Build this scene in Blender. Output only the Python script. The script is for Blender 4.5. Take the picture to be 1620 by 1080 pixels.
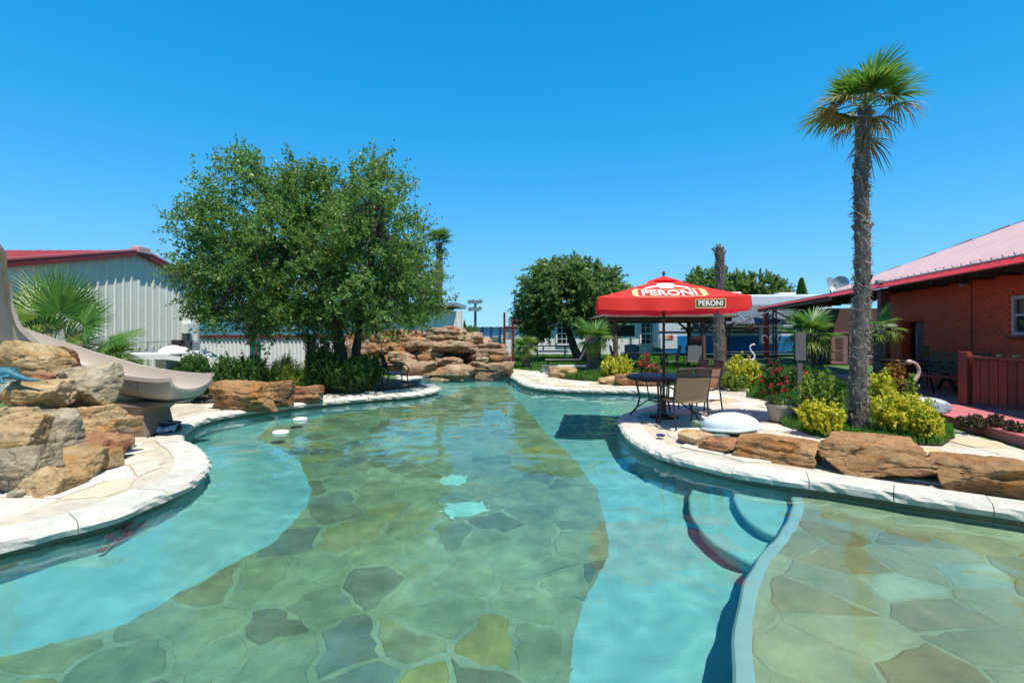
import bpy, bmesh, math, random
import numpy as np
from mathutils import Vector, Matrix, noise, geometry
for _o in list(bpy.data.objects): bpy.data.objects.remove(_o)
S = bpy.context.scene
COL = S.collection
PI = math.pi
random.seed(5)
# ------------------------------------------------------------------ camera
EYE = 1.5
cam_d = bpy.data.cameras.new('camera'); cam = bpy.data.objects.new('camera', cam_d); COL.objects.link(cam)
cam.location = (0, 0, EYE); cam.rotation_euler = (PI/2, 0, 0)
cam_d.sensor_width = 36; cam_d.lens = 800/1620*36; cam_d.shift_y = -15/1620
cam_d.clip_start = 0.05; cam_d.clip_end = 3000
S.camera = cam
# ------------------------------------------------------------------ sky, sun, exposure
SUN = Vector((0.20, -0.29, 0.93)).normalized()
W = bpy.data.worlds.new('World'); S.world = W; W.use_nodes = True
wn = W.node_tree; bg = wn.nodes['Background']
sky = wn.nodes.new('ShaderNodeTexSky'); sky.sky_type = 'NISHITA'; sky.sun_disc = False
sky.sun_elevation = math.asin(SUN.z); sky.sun_rotation = math.atan2(SUN.x, SUN.y)
sky.air_density = 1.0; sky.dust_density = 0.2; sky.ozone_density = 3.0
hs = wn.nodes.new('ShaderNodeHueSaturation'); hs.inputs['Saturation'].default_value = 1.3
wn.links.new(sky.outputs[0], hs.inputs['Color'])
# clear dry-summer air: the same blue-to-pale ramp by height all round, laid over the physical sky
wtc = wn.nodes.new('ShaderNodeTexCoord'); wsp = wn.nodes.new('ShaderNodeSeparateXYZ'); wn.links.new(wtc.outputs['Generated'], wsp.inputs[0])
wr = wn.nodes.new('ShaderNodeValToRGB'); wr.color_ramp.interpolation = 'B_SPLINE'
for _i, (_p, _c) in enumerate(((0.0, (1.35, 3.1, 4.7)), (0.10, (0.78, 2.6, 4.5)), (0.28, (0.10, 1.78, 3.95)), (0.54, (0.0, 1.22, 3.05)), (1.0, (0.05, 0.85, 2.3)))):
    _e = wr.color_ramp.elements[_i] if _i < 2 else wr.color_ramp.elements.new(_p)
    _e.position = _p; _e.color = (_c[0]/8, _c[1]/8, _c[2]/8, 1)
wn.links.new(wsp.outputs['Z'], wr.inputs[0])
wx = wn.nodes.new('ShaderNodeVectorMath'); wx.operation = 'SCALE'; wx.inputs['Scale'].default_value = 8.0; wn.links.new(wr.outputs[0], wx.inputs[0])
wm = wn.nodes.new('ShaderNodeMix'); wm.data_type = 'RGBA'; wm.inputs[0].default_value = 0.92
wn.links.new(hs.outputs[0], wm.inputs[6]); wn.links.new(wx.outputs[0], wm.inputs[7]); wn.links.new(wm.outputs[2], bg.inputs['Color'])
bg.inputs['Strength'].default_value = 0.15
sd = bpy.data.lights.new('sun', 'SUN'); sd.energy = 3.9; sd.angle = math.radians(0.53); sd.color = (1.0, 0.96, 0.9)
so = bpy.data.objects.new('sun', sd); COL.objects.link(so); so.rotation_euler = SUN.to_track_quat('Z', 'Y').to_euler()
so.location = (20, -20, 60)
S.view_settings.view_transform = 'Standard'; S.view_settings.look = 'None'
S.view_settings.exposure = 0.68; S.view_settings.gamma = 1.0; S.view_settings.use_curve_mapping = False
S.render.engine = 'CYCLES'
S.cycles.max_bounces = 8; S.cycles.transparent_max_bounces = 16; S.cycles.use_denoising = True
S.cycles.caustics_refractive = False; S.cycles.caustics_reflective = False
# ------------------------------------------------------------------ design helpers
F = 800.0
def P(px, py, Y): return Vector(((px-810)/F*Y, Y, EYE+(525-py)/F*Y))
def G(px, py, z=0.0):
    Y = (EYE-z)*F/(py-525.0); return Vector(((px-810)/F*Y, Y, z))
def G2(px, py, z=0.0): p = G(px, py, z); return (p.x, p.y)

def tag(o, label=None, cat=None, group=None, kind=None):
    if label: o['label'] = label
    if cat: o['category'] = cat
    if group: o['group'] = group
    if kind: o['kind'] = kind
    return o
def thing(name, label, cat, loc=(0, 0, 0), rz=0.0, group=None):
    o = bpy.data.objects.new(name, None); o.empty_display_size = 0.1; COL.objects.link(o)
    o.location = loc; o.rotation_euler = (0, 0, rz)
    return tag(o, label, cat, group)
def link(name, me, parent=None, loc=None, rot=None, sc=None):
    o = bpy.data.objects.new(name, me); COL.objects.link(o)
    if parent is not None: o.parent = parent
    if loc is not None: o.location = loc
    if rot is not None: o.rotation_euler = rot
    if sc is not None: o.scale = sc if hasattr(sc, '__len__') else (sc,)*3
    return o
def dup(root, loc=None, rz=None, label=None):
    c = root.copy(); COL.objects.link(c)
    if loc is not None: c.location = loc
    if rz is not None: c.rotation_euler = (0, 0, rz)
    if label: c['label'] = label
    for ch in list(root.children):
        d = ch.copy(); COL.objects.link(d); d.parent = c
        for g in list(ch.children):
            e = g.copy(); COL.objects.link(e); e.parent = d
    return c

class MB:
    """collects shapes and links them as one mesh object"""
    def __init__(s): s.v = []; s.f = []
    def add(s, vs, fs):
        b = len(s.v); s.v += [tuple(v) for v in vs]; s.f += [tuple(i+b for i in f) for f in fs]; return s
    def box(s, c, d, rz=0.0, m=None):
        vs = [Vector((x*d[0]/2, y*d[1]/2, z*d[2]/2)) for z in (-1, 1) for y in (-1, 1) for x in (-1, 1)]
        R = m if m is not None else Matrix.Rotation(rz, 3, 'Z')
        c = Vector(c); vs = [R @ v + c for v in vs]
        return s.add(vs, [(0, 2, 3, 1), (4, 5, 7, 6), (0, 1, 5, 4), (2, 6, 7, 3), (0, 4, 6, 2), (1, 3, 7, 5)])
    def bar(s, a, b, w, h=None):
        a = Vector(a); b = Vector(b); h = h or w
        d = b-a; L = d.length
        q = d.to_track_quat('X', 'Z').to_matrix()
        return s.box((a+b)/2, (L, w, h), m=q)
    def tube(s, pts, r, n=8, cap=True, flat=1.0):
        pts = [Vector(p) for p in pts]; k = len(pts)
        rs = r if hasattr(r, '__len__') else [r]*k
        vs = []; up = None
        for i, p in enumerate(pts):
            t = (pts[min(i+1, k-1)]-pts[max(i-1, 0)])
            t = t.normalized() if t.length > 1e-9 else Vector((0, 0, 1))
            if up is None: up = Vector((1, 0, 0)) if abs(t.x) < 0.8 else Vector((0, 1, 0))
            x = (up - t*up.dot(t)); x = x.normalized() if x.length > 1e-6 else t.orthogonal().normalized()
            up = x; y = t.cross(x)
            for j in range(n):
                a = 2*PI*j/n; vs.append(p + x*math.cos(a)*rs[i] + y*math.sin(a)*rs[i]*flat)
        fs = [(i*n+j, i*n+(j+1) % n, (i+1)*n+(j+1) % n, (i+1)*n+j) for i in range(k-1) for j in range(n)]
        if cap: fs += [tuple(range(n-1, -1, -1)), tuple((k-1)*n+j for j in range(n))]
        return s.add(vs, fs)
    def lathe(s, prof, n=24, c=(0, 0, 0), cap=True):
        vs = [(c[0]+r*math.cos(2*PI*j/n), c[1]+r*math.sin(2*PI*j/n), c[2]+z) for r, z in prof for j in range(n)]
        k = len(prof)
        fs = [(i*n+j, i*n+(j+1) % n, (i+1)*n+(j+1) % n, (i+1)*n+j) for i in range(k-1) for j in range(n)]
        if cap: fs += [tuple(range(n-1, -1, -1)), tuple((k-1)*n+j for j in range(n))]
        return s.add(vs, fs)
    def prism(s, poly, z0, z1):
        n = len(poly)
        vs = [(p[0], p[1], z0) for p in poly] + [(p[0], p[1], z1) for p in poly]
        fs = [(i, (i+1) % n, n+(i+1) % n, n+i) for i in range(n)] + [tuple(range(n, 2*n)), tuple(range(n-1, -1, -1))]
        return s.add(vs, fs)
    def grid(s, fn, nu, nv, closed_u=False):
        vs = [fn(i/(nu-(0 if closed_u else 1)), j/(nv-1)) for j in range(nv) for i in range(nu)]
        m = nu if closed_u else nu-1
        return s.add(vs, [(j*nu+i, j*nu+(i+1) % nu, (j+1)*nu+(i+1) % nu, (j+1)*nu+i) for j in range(nv-1) for i in range(m)])
    def ball(s, c, r, nu=12, nv=8):
        c = Vector(c); r = r if hasattr(r, '__len__') else (r, r, r)
        return s.grid(lambda u, v: c+Vector((r[0]*math.cos(2*PI*u)*math.sin(PI*v), -r[1]*math.sin(2*PI*u)*math.sin(PI*v), r[2]*math.cos(PI*v))), nu, nv, True)
    def mesh(s, name, mat, smooth=False, bevel=0.0, sub=0):
        me = bpy.data.meshes.new(name); me.from_pydata(s.v, [], s.f)
        if bevel > 0:
            bm = bmesh.new(); bm.from_mesh(me)
            bmesh.ops.remove_doubles(bm, verts=bm.verts, dist=1e-5)
            es = [e for e in bm.edges if len(e.link_faces) == 2 and e.calc_face_angle(0) > 0.5]
            bmesh.ops.bevel(bm, geom=es, offset=bevel, segments=2, affect='EDGES', profile=0.6, clamp_overlap=True)
            bm.to_mesh(me); bm.free()
        me.materials.append(mat)
        if smooth:
            me.polygons.foreach_set('use_smooth', [True]*len(me.polygons))
        me.update(); return me
    def build(s, name, mat, parent=None, smooth=False, bevel=0.0, loc=None, rot=None):
        o = link(name, s.mesh(name, mat, smooth, bevel), parent, loc, rot)
        if smooth: autosmooth(o.data)
        return o
def autosmooth(me, ang=0.7):
    bm = bmesh.new(); bm.from_mesh(me)
    for e in bm.edges:
        if len(e.link_faces) == 2: e.smooth = e.calc_face_angle(0) < ang
    bm.to_mesh(me); bm.free()

# ------------------------------------------------------------------ materials
def nodes(name):
    m = bpy.data.materials.new(name); m.use_nodes = True
    nt = m.node_tree; return m, nt, nt.nodes['Principled BSDF'], nt.nodes, nt.links
def ramp(nd, stops, interp='LINEAR'):
    r = nd.new('ShaderNodeValToRGB'); cr = r.color_ramp; cr.interpolation = interp
    while len(cr.elements) < len(stops): cr.elements.new(0.5)
    for e, (p, c) in zip(cr.elements, stops): e.position = p; e.color = (*c, 1)
    return r
def vary(c, k): return tuple(max(0, min(1, x*k)) for x in c)
def M(name, col, rough=0.6, var=0.18, scale=3.0, bump=0.0, bscale=25.0, metal=0.0, spec=0.4, rnd=0.0, col2=None, stretch=None, dirt=0.0):
    """general purpose: colour broken up by two noises, optional tint per object, bump"""
    m, nt, b, nd, lk = nodes(name)
    tc = nd.new('ShaderNodeTexCoord'); src = tc.outputs['Object']
    if stretch:
        mp = nd.new('ShaderNodeMapping'); mp.inputs['Scale'].default_value = stretch; lk.new(src, mp.inputs[0]); src = mp.outputs[0]
    n1 = nd.new('ShaderNodeTexNoise'); n1.inputs['Scale'].default_value = scale; n1.inputs['Detail'].default_value = 6; n1.inputs['Roughness'].default_value = 0.65
    lk.new(src, n1.inputs['Vector'])
    a = vary(col, 1-var); c = col2 or vary(col, 1+var)
    r = ramp(nd, [(0.3, a), (0.7, c)]); lk.new(n1.outputs[0], r.inputs[0]); out = r.outputs[0]
    if rnd > 0:
        oi = nd.new('ShaderNodeObjectInfo'); h = nd.new('ShaderNodeHueSaturation')
        mr = nd.new('ShaderNodeMapRange'); mr.inputs[3].default_value = 1-rnd; mr.inputs[4].default_value = 1+rnd
        lk.new(oi.outputs['Random'], mr.inputs[0]); lk.new(mr.outputs[0], h.inputs['Value']); lk.new(out, h.inputs['Color']); out = h.outputs[0]
    if dirt > 0:
        n3 = nd.new('ShaderNodeTexNoise'); n3.inputs['Scale'].default_value = scale*2.7; n3.inputs['Detail'].default_value = 8
        lk.new(src, n3.inputs['Vector'])
        r3 = ramp(nd, [(0.5, (1, 1, 1)), (0.75, (1-dirt, 1-dirt, 1-dirt*0.9))]); lk.new(n3.outputs[0], r3.inputs[0])
        mx = nd.new('ShaderNodeMix'); mx.data_type = 'RGBA'; mx.blend_type = 'MULTIPLY'; mx.inputs[0].default_value = 1
        lk.new(out, mx.inputs[6]); lk.new(r3.outputs[0], mx.inputs[7]); out = mx.outputs[2]
    lk.new(out, b.inputs['Base Color'])
    b.inputs['Roughness'].default_value = rough; b.inputs['Metallic'].default_value = metal
    b.inputs['Specular IOR Level'].default_value = spec
    if bump > 0:
        n2 = nd.new('ShaderNodeTexNoise'); n2.inputs['Scale'].default_value = bscale; n2.inputs['Detail'].default_value = 8; n2.inputs['Roughness'].default_value = 0.7
        lk.new(src, n2.inputs['Vector'])
        bp = nd.new('ShaderNodeBump'); bp.inputs['Strength'].default_value = bump; bp.inputs['Distance'].default_value = 0.02
        lk.new(n2.outputs[0], bp.inputs['Height']); lk.new(bp.outputs[0], b.inputs['Normal'])
    return m
def palette_stone(name, stops, rough=0.8, scale=5.0, bump=0.35, bscale=30, mottling=0.35, patch=0.0):
    """stone whose base colour is drawn per object from a palette"""
    m, nt, b, nd, lk = nodes(name)
    oi = nd.new('ShaderNodeObjectInfo'); r = ramp(nd, stops); lk.new(oi.outputs['Random'], r.inputs[0])
    tc = nd.new('ShaderNodeTexCoord')
    n1 = nd.new('ShaderNodeTexNoise'); n1.noise_dimensions = '4D'; n1.inputs['Scale'].default_value = scale; n1.inputs['Detail'].default_value = 8; n1.inputs['Roughness'].default_value = 0.7
    lk.new(tc.outputs['Object'], n1.inputs['Vector'])
    ml = nd.new('ShaderNodeMath'); ml.operation = 'MULTIPLY'; ml.inputs[1].default_value = 40; lk.new(oi.outputs['Random'], ml.inputs[0]); lk.new(ml.outputs[0], n1.inputs['W'])
    r2 = ramp(nd, [(0.3, (1-mottling,)*3), (0.68, (1+0.0,)*3)]); lk.new(n1.outputs[0], r2.inputs[0])
    mx = nd.new('ShaderNodeMix'); mx.data_type = 'RGBA'; mx.blend_type = 'MULTIPLY'; mx.inputs[0].default_value = 1
    lk.new(r.outputs[0], mx.inputs[6]); lk.new(r2.outputs[0], mx.inputs[7])
    if patch > 0:                                # silt and algae lie in broad patches over many stones
        gp = nd.new('ShaderNodeNewGeometry'); np_ = nd.new('ShaderNodeTexNoise'); np_.inputs['Scale'].default_value = 0.8; np_.inputs['Detail'].default_value = 7; np_.inputs['Roughness'].default_value = 0.7; lk.new(gp.outputs['Position'], np_.inputs['Vector'])
        rp = ramp(nd, [(0.32, (1-patch, 1-patch*0.85, 1-patch*0.9)), (0.6, (1.08, 1.06, 1.0))]); lk.new(np_.outputs[0], rp.inputs[0])
        mp_ = nd.new('ShaderNodeMix'); mp_.data_type = 'RGBA'; mp_.blend_type = 'MULTIPLY'; mp_.inputs[0].default_value = 1; lk.new(mx.outputs[2], mp_.inputs[6]); lk.new(rp.outputs[0], mp_.inputs[7]); mx = mp_
    lk.new(mx.outputs[2], b.inputs['Base Color'])
    b.inputs['Roughness'].default_value = rough; b.inputs['Specular IOR Level'].default_value = 0.3
    n2 = nd.new('ShaderNodeTexNoise'); n2.inputs['Scale'].default_value = bscale; n2.inputs['Detail'].default_value = 9; n2.inputs['Roughness'].default_value = 0.7
    lk.new(tc.outputs['Object'], n2.inputs['Vector'])
    bp = nd.new('ShaderNodeBump'); bp.inputs['Strength'].default_value = bump; bp.inputs['Distance'].default_value = 0.02
    lk.new(n2.outputs[0], bp.inputs['Height']); lk.new(bp.outputs[0], b.inputs['Normal'])
    return m
def sandstone(name, c_lo, c_mid, c_hi, c_stain, bump=0.6):
    """warm layered sandstone: strata by height, iron stains, dark lichen, pitted relief"""
    m, nt, b, nd, lk = nodes(name)
    tc = nd.new('ShaderNodeTexCoord'); oi = nd.new('ShaderNodeObjectInfo')
    add = nd.new('ShaderNodeVectorMath'); add.operation = 'ADD'
    sc = nd.new('ShaderNodeMath'); sc.operation = 'MULTIPLY'; sc.inputs[1].default_value = 37; lk.new(oi.outputs['Random'], sc.inputs[0])
    lk.new(tc.outputs['Object'], add.inputs[0]); lk.new(sc.outputs[0], add.inputs[1])
    mp = nd.new('ShaderNodeMapping'); mp.inputs['Scale'].default_value = (1, 1, 2.4); mp.inputs['Rotation'].default_value = (0.25, 0.3, 0); lk.new(add.outputs[0], mp.inputs[0])
    n1 = nd.new('ShaderNodeTexNoise'); n1.inputs['Scale'].default_value = 2.2; n1.inputs['Detail'].default_value = 9; n1.inputs['Roughness'].default_value = 0.68; n1.inputs['Distortion'].default_value = 0.6
    lk.new(mp.outputs[0], n1.inputs['Vector'])
    r = ramp(nd, [(0.28, c_lo), (0.5, c_mid), (0.72, c_hi)]); lk.new(n1.outputs[0], r.inputs[0])
    n2 = nd.new('ShaderNodeTexNoise'); n2.inputs['Scale'].default_value = 3.1; n2.inputs['Detail'].default_value = 7; lk.new(add.outputs[0], n2.inputs['Vector'])
    r2 = ramp(nd, [(0.52, (0, 0, 0)), (0.68, (1, 1, 1))]); lk.new(n2.outputs[0], r2.inputs[0])
    mx = nd.new('ShaderNodeMix'); mx.data_type = 'RGBA'; lk.new(r2.outputs[0], mx.inputs[0]); lk.new(r.outputs[0], mx.inputs[6]); mx.inputs[7].default_value = (*c_stain, 1)
    n3 = nd.new('ShaderNodeTexNoise'); n3.inputs['Scale'].default_value = 11; n3.inputs['Detail'].default_value = 9; n3.inputs['Roughness'].default_value = 0.75; lk.new(add.outputs[0], n3.inputs['Vector'])
    r3 = ramp(nd, [(0.33, (0.38, 0.36, 0.33)), (0.5, (1, 1, 1))]); lk.new(n3.outputs[0], r3.inputs[0])
    m2 = nd.new('ShaderNodeMix'); m2.data_type = 'RGBA'; m2.blend_type = 'MULTIPLY'; m2.inputs[0].default_value = 0.75
    lk.new(mx.outputs[2], m2.inputs[6]); lk.new(r3.outputs[0], m2.inputs[7])
    # fracture lines
    dv = nd.new('ShaderNodeTexNoise'); dv.inputs['Scale'].default_value = 3.5; dv.inputs['Detail'].default_value = 6; lk.new(add.outputs[0], dv.inputs['Vector'])
    dm = nd.new('ShaderNodeVectorMath'); dm.operation = 'SCALE'; dm.inputs['Scale'].default_value = 0.35; lk.new(dv.outputs['Color'], dm.inputs[0])
    da = nd.new('ShaderNodeVectorMath'); da.operation = 'ADD'; lk.new(mp.outputs[0], da.inputs[0]); lk.new(dm.outputs[0], da.inputs[1])
    vo = nd.new('ShaderNodeTexVoronoi'); vo.feature = 'DISTANCE_TO_EDGE'; vo.inputs['Scale'].default_value = 1.9; lk.new(da.outputs[0], vo.inputs['Vector'])
    r4 = ramp(nd, [(0.0, (0.28, 0.25, 0.22)), (0.022, (1, 1, 1))]); lk.new(vo.outputs['Distance'], r4.inputs[0])
    m3 = nd.new('ShaderNodeMix'); m3.data_type = 'RGBA'; m3.blend_type = 'MULTIPLY'; m3.inputs[0].default_value = 0.3; lk.new(m2.outputs[2], m3.inputs[6]); lk.new(r4.outputs[0], m3.inputs[7]); m2 = m3
    h = nd.new('ShaderNodeHueSaturation'); mr = nd.new('ShaderNodeMapRange'); mr.inputs[3].default_value = 0.8; mr.inputs[4].default_value = 1.15
    lk.new(oi.outputs['Random'], mr.inputs[0]); lk.new(mr.outputs[0], h.inputs['Value']); lk.new(m2.outputs[2], h.inputs['Color'])
    lk.new(h.outputs[0], b.inputs['Base Color']); b.inputs['Roughness'].default_value = 0.85; b.inputs['Specular IOR Level'].default_value = 0.25
    ad = nd.new('ShaderNodeMath'); ad.operation = 'ADD'; lk.new(n3.outputs[0], ad.inputs[0]); lk.new(n1.outputs[0], ad.inputs[1])
    a2 = nd.new('ShaderNodeMath'); a2.operation = 'MULTIPLY_ADD'; a2.inputs[1].default_value = 0.3; lk.new(r4.outputs[0], a2.inputs[0]); lk.new(ad.outputs[0], a2.inputs[2])
    bp = nd.new('ShaderNodeBump'); bp.inputs['Strength'].default_value = bump; bp.inputs['Distance'].default_value = 0.06
    lk.new(a2.outputs[0], bp.inputs['Height']); lk.new(bp.outputs[0], b.inputs['Normal'])
    return m
def leafmat(name, stops, trans=0.35, rough=0.45, spec=0.35):
    """leaf colour drawn per leaf (random per island), part of the light passes through"""
    m, nt, b, nd, lk = nodes(name)
    g = nd.new('ShaderNodeNewGeometry'); r = ramp(nd, stops); lk.new(g.outputs['Random Per Island'], r.inputs[0])
    lk.new(r.outputs[0], b.inputs['Base Color']); b.inputs['Roughness'].default_value = rough; b.inputs['Specular IOR Level'].default_value = spec
    t = nd.new('ShaderNodeBsdfTranslucent')
    h = nd.new('ShaderNodeHueSaturation'); h.inputs['Value'].default_value = 1.3; h.inputs['Hue'].default_value = 0.485; lk.new(r.outputs[0], h.inputs['Color']); lk.new(h.outputs[0], t.inputs['Color'])
    mx = nd.new('ShaderNodeMixShader'); mx.inputs[0].default_value = trans
    lk.new(b.outputs[0], mx.inputs[1]); lk.new(t.outputs[0], mx.inputs[2]); lk.new(mx.outputs[0], nd['Material Output'].inputs['Surface'])
    return m
MT = {}
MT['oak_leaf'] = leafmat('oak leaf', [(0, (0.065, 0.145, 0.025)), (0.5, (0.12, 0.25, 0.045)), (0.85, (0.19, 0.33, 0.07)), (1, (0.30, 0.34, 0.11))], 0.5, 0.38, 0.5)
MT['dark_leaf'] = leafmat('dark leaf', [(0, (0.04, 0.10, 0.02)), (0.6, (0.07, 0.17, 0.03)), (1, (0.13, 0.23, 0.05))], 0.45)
MT['far_leaf'] = leafmat('far leaf', [(0, (0.09, 0.18, 0.045)), (0.6, (0.16, 0.27, 0.07)), (1, (0.24, 0.33, 0.10))], 0.5)
MT['yellow_leaf'] = leafmat('variegated leaf', [(0, (0.16, 0.25, 0.02)), (0.3, (0.42, 0.46, 0.03)), (0.7, (0.66, 0.60, 0.035)), (1, (0.76, 0.70, 0.10))], 0.4)
MT['lime_leaf'] = leafmat('lime leaf', [(0, (0.10, 0.20, 0.03)), (0.5, (0.20, 0.31, 0.035)), (1, (0.42, 0.46, 0.06))], 0.4)
MT['orange_leaf'] = leafmat('orange leaf', [(0, (0.16, 0.05, 0.012)), (0.5, (0.32, 0.14, 0.02)), (1, (0.40, 0.28, 0.03))], 0.3)
MT['red_leaf'] = leafmat('red brown leaf', [(0, (0.06, 0.012, 0.012)), (0.6, (0.14, 0.03, 0.02)), (1, (0.2, 0.09, 0.03))], 0.25)
MT['dry_leaf'] = leafmat('dry creeper leaf', [(0, (0.05, 0.035, 0.02)), (0.6, (0.12, 0.075, 0.035)), (1, (0.10, 0.11, 0.04))], 0.2)
MT['palm_leaf'] = leafmat('palm leaf', [(0, (0.04, 0.125, 0.015)), (0.6, (0.08, 0.21, 0.02)), (1, (0.14, 0.26, 0.035))], 0.4, 0.4, 0.4)
MT['palm_lime'] = leafmat('pale palm leaf', [(0, (0.10, 0.19, 0.02)), (0.6, (0.19, 0.28, 0.03)), (1, (0.30, 0.33, 0.06))], 0.3, 0.4, 0.4)
MT['palm_dry'] = leafmat('dry palm leaf', [(0, (0.08, 0.09, 0.03)), (0.5, (0.20, 0.17, 0.08)), (1, (0.36, 0.29, 0.15))], 0.25, 0.6, 0.3)
MT['grass'] = leafmat('grass blade', [(0, (0.05, 0.15, 0.02)), (0.5, (0.09, 0.25, 0.03)), (0.9, (0.15, 0.31, 0.045)), (1, (0.3, 0.33, 0.08))], 0.4, 0.5, 0.3)
MT['red_petal'] = leafmat('red petal', [(0, (0.45, 0.01, 0.03)), (0.6, (0.65, 0.02, 0.05)), (1, (0.75, 0.06, 0.12))], 0.3)
MT['bark'] = M('oak bark', (0.075, 0.058, 0.045), 0.9, 0.4, 6, 0.8, 18, stretch=(1, 1, 0.3))
MT['palm_bark'] = M('palm bark', (0.12, 0.10, 0.085), 0.95, 0.5, 5, 1.0, 22, stretch=(1, 1, 0.6))
MT['palm_boot'] = M('old palm leaf base', (0.24, 0.20, 0.16), 0.9, 0.35, 5, 0.5, 30, rnd=0.3)
MT['stem'] = M('green stem', (0.12, 0.14, 0.05), 0.7, 0.25)
ST_TAN = sandstone('tan sandstone', (0.32, 0.19, 0.085), (0.53, 0.36, 0.175), (0.64, 0.48, 0.28), (0.50, 0.26, 0.08), 0.9)
ST_FALL = sandstone('weathered waterfall sandstone', (0.20, 0.11, 0.055), (0.37, 0.25, 0.15), (0.54, 0.42, 0.28), (0.36, 0.17, 0.08), 0.9)
ST_RED = sandstone('red sandstone', (0.18, 0.085, 0.045), (0.36, 0.18, 0.085), (0.46, 0.28, 0.14), (0.28, 0.09, 0.04))
ST_BRN = sandstone('brown sandstone', (0.22, 0.10, 0.04), (0.40, 0.215, 0.09), (0.50, 0.32, 0.16), (0.42, 0.18, 0.05), 0.9)
ST_GRY = sandstone('grey sandstone', (0.22, 0.17, 0.11), (0.42, 0.33, 0.21), (0.55, 0.46, 0.32), (0.46, 0.31, 0.14), 0.9)
MT['coping'] = palette_stone('pale limestone coping', [(0, (0.62, 0.57, 0.45)), (0.5, (0.70, 0.66, 0.55)), (1, (0.66, 0.62, 0.52))], 0.85, 6, 0.6, 40, 0.36)
MT['flag'] = palette_stone('cream flagstone', [(0, (0.60, 0.53, 0.40)), (0.35, (0.68, 0.62, 0.50)), (0.62, (0.58, 0.50, 0.36)), (0.8, (0.70, 0.66, 0.57)), (0.93, (0.62, 0.44, 0.20)), (1, (0.50, 0.44, 0.36))], 0.8, 4, 0.4, 30, 0.25)
MT['mortar'] = M('sandy mortar', (0.50, 0.43, 0.32), 0.9, 0.2, 6, 0.4, 60)
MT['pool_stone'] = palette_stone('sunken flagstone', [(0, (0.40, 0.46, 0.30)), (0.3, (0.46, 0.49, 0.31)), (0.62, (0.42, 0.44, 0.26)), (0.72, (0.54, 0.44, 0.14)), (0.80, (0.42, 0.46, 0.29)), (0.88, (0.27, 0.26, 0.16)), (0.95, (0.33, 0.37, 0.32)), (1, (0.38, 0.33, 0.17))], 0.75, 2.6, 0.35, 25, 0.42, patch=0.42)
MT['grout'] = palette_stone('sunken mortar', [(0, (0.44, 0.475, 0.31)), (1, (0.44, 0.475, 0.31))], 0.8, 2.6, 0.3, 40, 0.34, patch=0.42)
MT['shelf_stone'] = palette_stone('shallow flagstone', [(0, (0.64, 0.47, 0.26)), (0.28, (0.70, 0.54, 0.32)), (0.5, (0.60, 0.43, 0.24)), (0.64, (0.62, 0.34, 0.13)), (0.74, (0.66, 0.50, 0.29)), (0.83, (0.40, 0.38, 0.34)), (0.92, (0.78, 0.68, 0.48)), (1, (0.54, 0.34, 0.17))], 0.7, 2.6, 0.4, 22, 0.42, patch=0.25)
MT['plaster'] = M('pool plaster', (0.25, 0.53, 0.56), 0.75, 0.10, 0.5, 0.25, 60, col2=(0.40, 0.60, 0.52), dirt=0.12)
MT['wall_paint'] = M('blue painted pool wall', (0.10, 0.32, 0.56), 0.6, 0.3, 1.3, 0.3, 40, col2=(0.30, 0.46, 0.46))
MT['band'] = M('painted coping shade band', (0.13, 0.16, 0.13), 0.5, 0.35, 3, 0.3, 40)  # dark wall top: coping shade and its reflection painted into the colour
MT['rim_plaster'] = M('shelf rim plaster', (0.52, 0.55, 0.52), 0.7, 0.08, 3, 0.25, 60)
MT['soil'] = M('garden soil', (0.10, 0.075, 0.05), 0.95, 0.3, 4, 0.6, 30)
# ================================================================== pool, decks, ground
WZ = -0.14                                    # water level
def catmull(pts, step=0.09, closed=True):
    pts = [Vector((p[0], p[1])) for p in pts]; n = len(pts); out = []
    for i in range(n if closed else n-1):
        p0, p1, p2, p3 = (pts[(i-1) % n], pts[i], pts[(i+1) % n], pts[(i+2) % n]) if closed else (pts[max(i-1, 0)], pts[i], pts[i+1], pts[min(i+2, n-1)])
        L = (p2-p1).length; k = max(1, int(round(L/step)))
        d = [max(1e-4, (a-b).length)**0.5 for a, b in ((p1, p0), (p2, p1), (p3, p2))]
        m1 = ((p1-p0)/d[0]-(p2-p0)/(d[0]+d[1])+(p2-p1)/d[1])*d[1]
        m2 = ((p2-p1)/d[1]-(p3-p1)/(d[1]+d[2])+(p3-p2)/d[2])*d[1]
        if not closed and i == 0: m1 = p2-p1
        if not closed and i == n-2: m2 = p2-p1
        for j in range(k):
            t = j/k
            out.append(p1*(2*t**3-3*t*t+1)+m1*(t**3-2*t*t+t)+p2*(-2*t**3+3*t*t)+m2*(t**3-t*t))
    if not closed: out.append(pts[-1])
    return out
def inside(p, poly):
    x, y = p[0], p[1]; c = False; j = len(poly)-1
    for i in range(len(poly)):
        xi, yi = poly[i][0], poly[i][1]; xj, yj = poly[j][0], poly[j][1]
        if (yi > y) != (yj > y) and x < (xj-xi)*(y-yi)/(yj-yi)+xi: c = not c
        j = i
    return c
def sdist(p, poly):
    best = 1e9; x, y = p[0], p[1]; n = len(poly)
    for i in range(n):
        ax, ay = poly[i][0], poly[i][1]; bx, by = poly[(i+1) % n][0], poly[(i+1) % n][1]
        dx, dy = bx-ax, by-ay; L = dx*dx+dy*dy
        t = 0 if L == 0 else max(0, min(1, ((x-ax)*dx+(y-ay)*dy)/L))
        d = (x-ax-t*dx)**2+(y-ay-t*dy)**2
        if d < best: best = d
    best = math.sqrt(best)
    return -best if inside(p, poly) else best
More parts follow.
